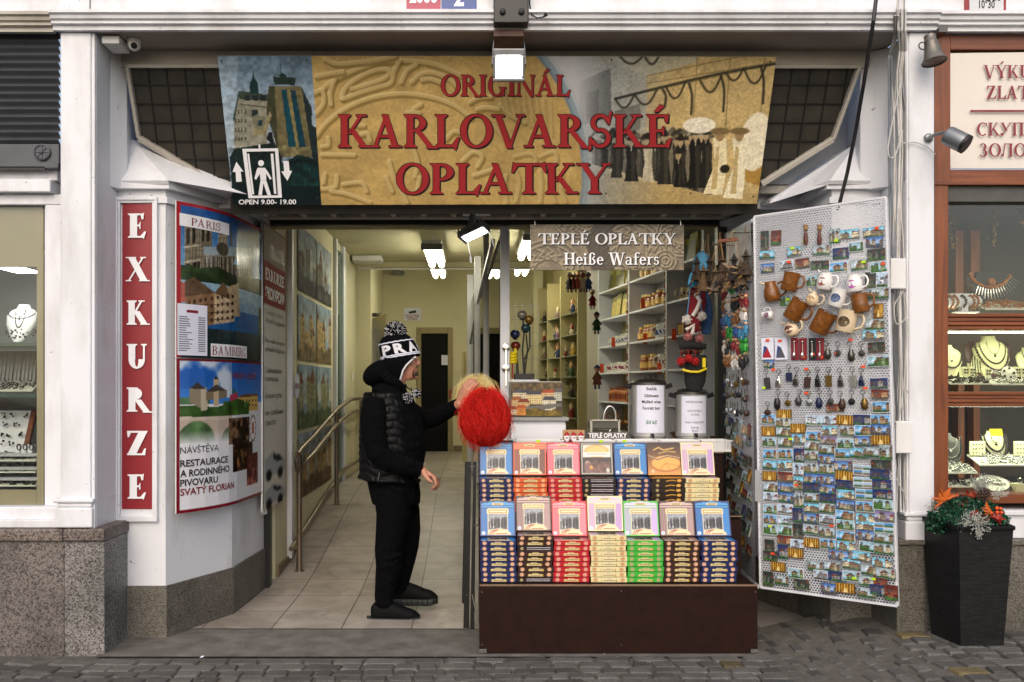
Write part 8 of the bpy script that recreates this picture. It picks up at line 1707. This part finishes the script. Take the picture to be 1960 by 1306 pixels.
def tray(label, px0, px1, py, Y, depth, m, n, jm, rise=.012, tilt=0):
    x0, x1, z = PX(px0,Y), PX(px1,Y), PZ(py,Y); T = thing('jewellery_tray', label, 'jewellery tray', ((x0+x1)/2, Y, z)); q = MB(); q.add([(x0,Y,z),(x1,Y,z),(x1,Y+depth,z+tilt),(x0,Y+depth,z+tilt),(x0,Y,z+rise),(x1,Y,z+rise),(x1,Y+depth,z+rise+tilt),(x0,Y+depth,z+rise+tilt)],[(0,3,2,1),(4,5,6,7),(0,1,5,4),(1,2,6,5),(2,3,7,6),(3,0,4,7)]); part('tray', q, M[m], T, bevel=.003)
    q = MB()
    for i in range(n):
        x = x0 + (x1-x0)*rj.uniform(.04,.96); t = rj.uniform(.05,.95); p = Vector((x, Y+depth*t, z+rise+tilt*t)); r = rj.uniform(.006,.011); k = rj.random()
        if k < .5: q.tube([p+Vector((r*math.cos(a),.3*r*math.sin(a),r+r*math.sin(a))) for a in [j*math.pi/5 for j in range(11)]], .0022, 5); q.ball(p+Vector((0,-.002,2*r)), .005, 6, 5)
        else: q.ball(p+Vector((0,0,r*.7)), (r,r*.8,r*.7), 7, 5)
    part('jewels', q, [M[jm]], T, shade=60)
# right window, top tier
T = thing('fan_necklace', 'amber and silver fan necklace on a dark stand in the right window', 'necklace', P(1892,575,.35)); q = MB(); q2 = MB()
for i in range(22):
    a = R(200 + i*6.4); c = P(1892,520,.35); p = c + Vector((math.cos(a)*.125, -.02, math.sin(a)*.115+.02)); q.ball(p, rj.uniform(.009,.014), 7, 5); d = Vector((math.cos(a),-.1,math.sin(a))).normalized(); q2.tube([p+d*.008, p+d*.03+Vector((0,0,-.008)), p+d*.055+Vector((.004,0,-.014))], [.004,.005,.002], 5)
q.ball(P(1898,540,.32), (.025,.014,.024), 10, 8); part('amber_beads', q, M['amber'], T, shade=60); part('silver_drops', q2, M['silver'], T)
q = MB(); q.extrude([P(1850,598,.42),P(1950,598,.42),P(1930,520,.46),P(1870,520,.46)], (0,.02,0)); part('stand', q, mat('stand_black','#15151a',.5), T)
T = thing('bracelet_stand', 'white bracelet roll stacked with amber bracelets in the top tier', 'bracelet stand', P(1838,598,.3)); q = MB(); q.tube([P(1812,580,.3),P(1880,576,.3)],.030,14); q.box(PX(1838,.3),PX(1850,.3),.28,.32,PZ(598,.3),PZ(582,.3)); q.box(PX(1828,.3),PX(1868,.3),.26,.34,PZ(600,.3),PZ(597,.3)); q.box(PX(1815,.34),PX(1864,.34),.34,.40,PZ(575,.34),PZ(562,.34)); part('roll', q, M['bust_white'], T, shade=50)
for i, (px, m) in enumerate(((1818,'amber'),(1827,'amber'),(1842,'garnet'),(1858,'amber'),(1866,'amber'),(1876,'garnet'))):
    q = MB(); c = P(px,578,.3); [q.ball(c+Vector((.004*math.sin(k),.036*math.cos(k*.42),.036*math.sin(k*.42))), .008, 6, 5) for k in range(15)]; part('bracelet', q, M[m], T, shade=60)
tray('oval white dish heaped with amber rings in the top tier of the right window',1886,1975,594,.22,.14,'tray_white',70,'amber',.012,.05)
for i,(px,py0,py1) in enumerate(((1823,415,480),(1902,405,480),(1960,400,440))):
    T = thing('hanging_ornament', ['left','middle','right'][i]+' amber drop ornament hanging at the top of the right window', 'ornament', P(px,py1,.3)); q = MB()
    for k in range(26): q.ball(P(px+rj.gauss(0,5),py0+(py1-py0)*(k/26)**1.2,.3), rj.uniform(.004,.009), 6, 5)
    part('amber_beads', q, mat('amber_dim','#8a6a34',.2,.3,var=.4), T, shade=60); q = MB(); q.tube([P(px-2,py0-25,.3),P(px-10,py0-10,.3),P(px,py0,.3),P(px+8,py0-8,.3)],.0016,4); part('wire', q, M['brass'], T)
# right window, middle tier
bust('large cream bust with two bead strings and a round pendant in the middle tier',1903,643,726,.42,'bust_cream',[(.35,.003,'garnet',.28),(.72,.0055,'garnet',.50),(.92,.008,'plum',.66)])
bust('small cream bust with a thin chain at the left of the middle tier',1820,660,720,.36,'bust_cream',[(.5,.002,'silver',.3),(.95,.006,'garnet',.6)]); bust('cream bust cut by the right picture edge in the middle tier',1975,665,726,.42,'bust_cream',[(.6,.004,'garnet',.4)])
q = MB(); q.lathe([(.0,0),(.11,.002),(.12,.01),(.11,.02)], P(1868,690,.5), 24, 0, (.5,-.8,.3)); solo('round_display_disc', q, M['plum'], 'dark plum display disc behind the large cream bust', 'display disc', shade=50)
T = thing('chain_display', 'cream ramp hung with dark bead chains between the middle tier busts', 'display ramp', P(1865,722,.4)); q = MB(); q.extrude([P(1852,722,.36),P(1884,722,.36),P(1872,672,.48),P(1856,672,.48)],(0,.02,0)); part('ramp', q, M['bust_cream'], T)
for k in range(5):
    q = MB(); [q.ball(P(1857+k*4+(i/16)*(k*1.6),674+i*3,.36-.0+.115*(1-i/16)-.01), .0045, 6, 5) for i in range(17)]; part('chain', q, M['garnet'], T, shade=60)
for i,(px,py) in enumerate(((1845,716),(1858,716),(1888,718),(1944,716),(1956,716))):
    T = thing('ring_stand', ORD[i]+' cream ring block from the left in the middle tier', 'ring stand', P(px,py+4,.3), None); q = MB(); x = PX(px,.3); q.extrude([(x-.016,.28,PZ(py+6,.3)),(x+.016,.28,PZ(py+6,.3)),(x+.016,.32,PZ(py+6,.3)),(x-.016,.32,PZ(py+6,.3))],(0,.01,.06)); part('block', q, M['bust_cream'], T, bevel=.003); q = MB(); [q.ball((x+dx,.275,PZ(py-2-j*6,.3)),.006,6,5) for dx in (-.007,.007) for j in (0,1)]; part('jewels', q, M['garnet'], T, shade=60)
q = MB(); q.lathe([(0,.0),(.042,.0),(.045,.006),(.04,.010)], P(1931,716,.26), 24, 0, (0,-.9,.4)); o = solo('jewellery_disc', q, M['tray_white'], 'oval cream dish of dark brooches leaning in the middle tier', 'jewellery tray', shade=50)
q = MB(); [q.ball(P(1931+10*math.cos(a),714+9*math.sin(a),.24), .008, 6, 5) for a in (0,1.2,2.4,3.6,4.8)]; part('jewels', q, M['garnet'], o, shade=60)
tray('long cream tray of dark rings at the left front of the middle tier',1818,1898,737,.16,.10,'tray_white',60,'garnet',.008,.03); tray('long cream tray of silver rings at the right front of the middle tier',1900,1985,738,.16,.10,'tray_white',55,'silver',.008,.03)
tray('dark plum tray of brooches behind the front trays of the middle tier',1884,1975,726,.28,.08,'plum',30,'silver',.01,.03)
# right window, lower tier
bust('cream bust with heavy dark beads and a yellow tag in the lower tier',1906,826,885,.40,'bust_cream',[(.30,.0025,'garnet',.22),(.78,.007,'garnet',.50),(.98,.008,'garnet',.70)]); bust('dark grey bust with silver chains at the left of the lower tier',1818,830,892,.32,'bust_grey',[(.6,.003,'silver',.35),(.85,.003,'silver',.60),(1.0,.007,'garnet',.75)])
q = MB(); k = P(1908,828,.36); q.extrude([k+Vector((-.035,0,-.02)),k+Vector((.038,0,-.022)),k+Vector((.035,.01,.02)),k+Vector((-.038,.01,.02))],(0,.003,0)); solo('price_tag', q, mat('tag_gold','#c8b41e',.4), 'yellow price tag propped on the lower cream bust', 'price tag')
for i,(px0,px1) in enumerate(((1857,1886),(1942,1972))):
    T = thing('earring_card', ['left','right'][i]+' cream earring card standing beside the lower cream bust', 'earring card', P((px0+px1)/2,872,.38)); q = MB(); q.extrude([P(px0,872,.36),P(px1,872,.36),P(px1,845,.40),P(px0,845,.40)],(0,.012,0)); part('card', q, M['bust_cream'], T); q = MB(); [q.ball(P(px0+(px1-px0)*(.2+.2*a),851+b*8,.385-b*.012), .0045, 6, 5) for a in range(4) for b in range(3)]; part('earrings', q, M['garnet'], T, shade=60)
tray('wide cream tray of rings in the middle of the lower tier',1875,1985,893,.26,.14,'tray_white',80,'silver',.010,.05); tray('cream tray of silver rings at the left of the lower tier',1812,1872,908,.18,.12,'tray_white',50,'silver',.010,.04); tray('small white tray at the lower left corner of the lower tier',1812,1868,934,.14,.07,'tray_white',22,'garnet',.010,.03)
T = thing('jewellery_tray', 'round plum rimmed white tray of silver charms at the front of the lower tier', 'jewellery tray', P(1901,938,.2)); q = MB(); fr = Frame(P(1901,926,.22), (1,0,0), Vector((0,.75,.66)).normalized(), None); q.add([fr(.095*math.cos(a)*(1+.15*abs(math.cos(a))), .075*math.sin(a), h) for h in (-.012,.0) for a in [j*math.pi/14 for j in range(28)]], [tuple(range(28,56))]+[(j,(j+1)%28,28+(j+1)%28,28+j) for j in range(28)]); part('rim', q, M['plum'], T)
q = MB(); q.face([fr(.082*math.cos(a)*(1+.15*abs(math.cos(a))), .062*math.sin(a)+.004, .002) for a in [j*math.pi/14 for j in range(28)]]); part('tray', q, M['tray_white'], T); q = MB(); [q.ball(fr(rj.uniform(-.065,.07), rj.uniform(-.01,.045), .006), rj.uniform(.004,.008), 6, 5) for _ in range(60)]; part('charms', q, M['silver'], T, shade=60)
T = thing('ring_stand', 'cream ring block with one ring at the right of the lower tier', 'ring stand', P(1952,945,.16)); q = MB(); q.box(PX(1944,.16),PX(1962,.16),.16,.22,PZ(945,.16),PZ(926,.16)); part('block', q, M['bust_cream'], T, bevel=.004); q = MB(); c = P(1953,920,.18); q.tube([c+Vector((.013*math.cos(a),0,.013*math.sin(a))) for a in [j*math.pi/8 for j in range(17)]], .0025, 6); part('ring', q, M['silver'], T)
# left window
bust('white necklace bust with dark pendants on the upper glass shelf of the left window',38,582,655,.5,'bust_white',[(.30,.003,'garnet',.20),(.30,.004,'garnet',.48),(.9,.004,'garnet',.25)])
q = MB()
for i in range(26): q.ball(P(10+rj.uniform(0,60),rj.uniform(628,648),.36), rj.uniform(.004,.008), 6, 5)
solo('loose_jewels', q, M['garnet'], 'dark and gilt earrings pinned along the foot of the white bust', 'jewellery', shade=60)
T = thing('chain_board', 'slanted grey board hung with rows of dark bead chains in the left window', 'display board', P(35,735,.4)); q = MB(); q.extrude([P(-40,735,.28),P(66,735,.28),P(70,672,.5),P(-30,672,.5)],(0,.02,0)); part('board', q, mat('board_grey','#8a8a86',.7), T)
for k in range(11):
    q = MB(); [q.ball(P(-14+k*7.4+ (1-i/20)*7, 676+i*2.7, .49-.20*i/20), .0055 if k % 2 else .0042, 6, 4) for i in range(20)]; part('chain', q, M['garnet' if k % 3 else 'dark_steel'], T, shade=60)
tray('white tray of dark earrings lying before the chain board in the left window',-30,62,750,.22,.08,'tray_white',40,'garnet',.006,.04)
T = thing('earring_board', 'large white earring board with a wooden edge in the left window', 'display board', P(30,866,.4)); q = MB(); q.extrude([P(-30,866,.32),P(46,866,.32),P(60,786,.46),P(-20,786,.46)],(0,.015,0)); part('board', q, M['bust_white'], T); q = MB(); q.beam(P(50,860,.33),P(66,786,.46),.03,.02,(0,1,0)); part('wooden_edge', q, M['wood'], T)
q = MB()
for a,b in ((4,795),(25,795),(48,795),(10,812),(32,812),(2,832),(16,832),(38,832),(22,850),(4,848)):
    for k in range(4): q.ball(P(a+rj.uniform(-5,5),b+rj.uniform(-4,4),.44-.14*(b-786)/80-.012), rj.uniform(.005,.008), 6, 5)
part('earrings', q, M['garnet'], T, shade=60)
for i,px in enumerate((36,48,60)):
    T = thing('ring_stand', ['left','middle','right'][i]+' white ring block on the lowest shelf of the left window', 'ring stand', P(px,868,.26)); q = MB(); q.box(PX(px-5,.26),PX(px+5,.26),.24,.29,PZ(868,.26),PZ(851,.26)); part('block', q, M['bust_white'], T, bevel=.003); q = MB(); c = P(px,856,.235); q.tube([c+Vector((.012*math.cos(a),0,.016*math.sin(a))) for a in [j*math.pi/7 for j in range(15)]], .003, 5); part('ring', q, M['garnet'], T)
for i,(py,jm) in enumerate(((884,'dark_steel'),(906,'dark_steel'),(932,'garnet'))): tray(['upper','middle','lowest'][i]+' white tray of dark rings in the left window foot',-30,68,py,.2,.10,'tray_white',50,jm,.008,.03)
# ================================================================ PLANTER
def wicker():
    m, ns, ls, b = nt('wicker'); b.inputs['Roughness'].default_value = .5; b.inputs['Specular IOR Level'].default_value = .2
    tc = N(ns, 'ShaderNodeTexCoord'); mp = N(ns, 'ShaderNodeMapping'); mp.inputs['Rotation'].default_value = (R(90),0,0); ls.new(tc.outputs['UV'], mp.inputs['Vector']); mp.inputs['Rotation'].default_value = (0,0,0)
    br = N(ns, 'ShaderNodeTexBrick', offset=.5); ls.new(mp.outputs[0], br.inputs['Vector']); br.inputs['Scale'].default_value = 1; br.inputs['Brick Width'].default_value = .036; br.inputs['Row Height'].default_value = .0095; br.inputs['Mortar Size'].default_value = .0016; br.inputs['Mortar Smooth'].default_value = .9
    br.inputs['Color1'].default_value = (.020,.019,.021,1); br.inputs['Color2'].default_value = (.011,.011,.0115,1); br.inputs['Mortar'].default_value = (.001,.001,.001,1)
    ls.new(br.outputs['Color'], b.inputs['Base Color']); bump(ns, ls, br.outputs['Fac'], -.9, .005, b); return m
M['wicker'] = wicker()
def uvbox(me, fn):
    uv = me.uv_layers.new(name='UV')
    for p in me.polygons:
        for li in p.loop_indices: uv.data[li].uv = fn(me.vertices[me.loops[li].vertex_index].co, p.normal)
zb = .125; Yp = -.36
b4 = [(PX(1783,-.1),-.10),(PX(1838,-.34),-.345),(PX(1924,-.34),-.325),(PX(1880,-.05),-.06)]; t4 = [(PX(1762,.03),.02),(PX(1833,-.34),-.355),(PX(1941,-.34),-.335),(PX(1890,.05),.04)]
zt = PZ(1013,-.34); T = thing('planter', 'tall tapered black woven planter at the right edge of the pavement', 'planter', (2.75,-.2,zb))
q = MB(); k = .045; cxm = sum(p[0] for p in t4)/4; cym = sum(p[1] for p in t4)/4; ins = [(p[0]+(cxm-p[0])*.14, p[1]+(cym-p[1])*.14) for p in t4]
q.add([(x,y,zb) for x,y in b4]+[(x,y,zt) for x,y in t4]+[(x,y,zt) for x,y in ins]+[(x,y,zt-.10) for x,y in ins], [(0,3,2,1)]+[(i,(i+1)%4,4+(i+1)%4,4+i) for i in range(4)]+[(4+i,4+(i+1)%4,8+(i+1)%4,8+i) for i in range(4)]+[(8+i,8+(i+1)%4,12+(i+1)%4,12+i) for i in range(4)]+[(12,13,14,15)])
o = part('pot', q, M['wicker'], T); uvbox(o.data, lambda c, n: ((c.x*.9+c.y*.5) if abs(n.z)<.5 else c.x, c.z))
q = MB()
for i in range(4):
    a, b = Vector((*t4[i],zt+.004)), Vector((*t4[(i+1)%4],zt+.004)); q.beam(a, b, .022, .022)
part('rim', q, M['plastic_black'], T, bevel=.005)
def leafmat(name, c, var=.4): return mat(name, c, .5, var=var, scale=30)
T = thing('artificial_plant', 'round dark green artificial plant with autumn leaves and cones in the planter', 'plant', (2.78,-.16,zt-.08)); c0 = Vector((PX(1852,-.15), -.15, zt+.0)); rs = random.Random(21)
q = MB(); q.ball(c0, (.17,.13,.11), 16, 10)
def leaf(q, p, d, L_, W_, m):
    d = d.normalized(); s = d.cross(Vector((rs.uniform(-1,1),rs.uniform(-1,1),rs.uniform(-1,1)))); s.normalize(); n = d.cross(s); q.add([p, p+d*L_*.5+s*W_+n*.002, p+d*L_, p+d*L_*.5-s*W_+n*.002, p+d*L_*.5+n*W_*.4], [(0,4,1),(1,4,2),(2,4,3),(3,4,0)], m)
for i in range(2600):
    th = rs.uniform(0,6.283); ph = math.acos(rs.uniform(-.35,1)); u = Vector((math.sin(ph)*math.cos(th), math.sin(ph)*math.sin(th), math.cos(ph))); r = rs.uniform(.93,1.08); p = c0 + Vector((u.x*.185*r, u.y*.15*r, u.z*.125*r)); leaf(q, p, u + Vector((rs.gauss(0,.8),rs.gauss(0,.8),rs.gauss(0,.8))), rs.uniform(.014,.024), rs.uniform(.005,.009), rs.choice([0,0,1,2]))
part('foliage', q, [leafmat('leaf_a','#12402c'), leafmat('leaf_b','#1d5a3a'), leafmat('leaf_c','#0c2a22')], T)
def maple(px, py, Y, size, rot, m, lab):
    q = MB(); c = P(px,py,Y); fr = Frame(c, Vector((math.cos(rot),-.2,math.sin(rot))).normalized(), Vector((-math.sin(rot),-.35,math.cos(rot))).normalized()); pts = []
    for i in range(5):
        a = R(-20 + i*55); pts += [(math.cos(a-.28)*.5,math.sin(a-.28)*.5),(math.cos(a-.12)*.75,math.sin(a-.12)*.75),(math.cos(a),math.sin(a)),(math.cos(a+.12)*.72,math.sin(a+.12)*.72)]
    pts += [(-.25,-.25)]; q.add([fr(0,0,.012)]+[fr(x*size,y*size,-.008*(i%2)) for i,(x,y) in enumerate(pts)], [(0,i+1,(i+1)%len(pts)+1) for i in range(len(pts))]); q.tube([fr(0,0,0),fr(-size*.5,-size*.6,-.02)],.0025,5); part('autumn_leaf', q, m, T, lab)
LO, LR, LG = leafmat('leaf_orange','#b5591a',.5), leafmat('leaf_red','#8a2416',.5), leafmat('leaf_rust','#a43c16',.5)
maple(1808,955,-.22,.075,.6,LO,'large orange autumn leaf'); maple(1852,955,-.05,.06,1.1,LR,None); maple(1862,952,-.12,.05,.2,LG,None); maple(1893,978,-.28,.055,2.2,LO,None); maple(1908,993,-.3,.045,-.7,LR,None); maple(1832,958,-.05,.045,1.8,LG,None); maple(1845,968,-.2,.03,.4,LR,None); maple(1866,984,-.3,.03,.4,LR,None)
def cone(px, py, Y, r, ax):
    q = MB(); c = P(px,py,Y); ax = Vector(ax).normalized(); x = ax.orthogonal().normalized(); y = ax.cross(x); q.ball(c, r*.6, 10, 8)
    for i in range(70):
        t = i/70; a = i*2.4; h = (t-.5)*2*r*1.1; rr = r*math.sqrt(max(.02,1-(t*1.9-.95)**2)); o_ = x*math.cos(a)+y*math.sin(a); p = c + ax*h + o_*rr*.5; e = c + ax*(h+r*.22) + o_*rr; s = ax.cross(o_)*r*.2; q.add([p-s*.6,p+s*.6,e+s,e-s],[(0,1,2,3)],0); q.add([e-s,e+s,e+s*.8+ax*r*.06,e-s*.8+ax*r*.06],[(0,1,2,3)],1)
    part('pine_cone', q, [mat('cone_brown','#3a2018',.6), mat('cone_tip','#8a7468',.6)], T)
cone(1882,950,-.2,.035,(.3,-.4,.8)); cone(1875,994,-.33,.030,(.2,-.9,.3))
for i,(px,py) in enumerate(((1908,973),(1915,974),(1909,981),(1917,982),(1897,982))):
    q = MB(); q.ball(P(px,py,-.28+.01*(i%2)), .0095, 10, 8); part('berry', q, M['orange'], T, shade=60)
q = MB()
for (px,py,Y,dx,dz,n,Ls) in ((1875,940,-.15,.0,.10,60,.09),(1862,1000,-.34,-.02,.02,70,.085),(1792,975,-.15,-.05,.05,30,.07),(1900,950,-.2,.06,.03,25,.07),(1876,1012,-.36,-.01,-.05,25,.05)):
    for i in range(n):
        p = P(px,py,Y)+Vector((rs.gauss(0,.012),0,rs.gauss(0,.008))); d = Vector((dx+rs.gauss(0,.05),rs.gauss(-.03,.03),dz+rs.gauss(0,.04))); d = d.normalized()*Ls*rs.uniform(.4,1); q.tube([p,p+d],.0008,3); 
        for t in (.4,.6,.8,1): q.ball(p+d*t+Vector((rs.gauss(0,.004),0,rs.gauss(0,.004))), .0028, 5, 4)
part('silver_sprig', q, mat('silver_sprig','#a9aca4',.5), T)
q = MB(); a = Vector((PX(382,-.09),-.09,.006)); q.add([a,a+Vector((.018,.004,.002)),a+Vector((.022,.016,.006)),a+Vector((.008,.018,.003)),a+Vector((.009,.009,.007))],[(0,1,4),(1,2,4),(2,3,4),(3,0,4)]); solo('paper_scrap', q, M['paper'], 'small white paper scrap lying on the pavement edge left of the doorway', 'litter')
q = MB(); rl = random.Random(9)
for i in range(170):
    x = rl.uniform(-2.6,3.2); y = rl.uniform(-.5,.45 if -1.7<x<1.5 else -.05); z = (gz(x) if y<-.05 or x>1.6 else .001)+.003; r = rl.uniform(.0015,.005); b = rl.uniform(0,3); q.add([(x+r*math.cos(b+k*1.57)*rl.uniform(.6,1.6), y+r*math.sin(b+k*1.57), z+rl.uniform(0,.003)) for k in range(4)], [(0,1,2,3)], rl.choice([0,0,1]))
solo('street_grit', q, [mat('grit_pale','#a09a8e',.9), mat('grit_brown','#4a3c2c',.9)], 'scattered pale and brown crumbs of grit on the paving before the shop', 'grit', kind='stuff')
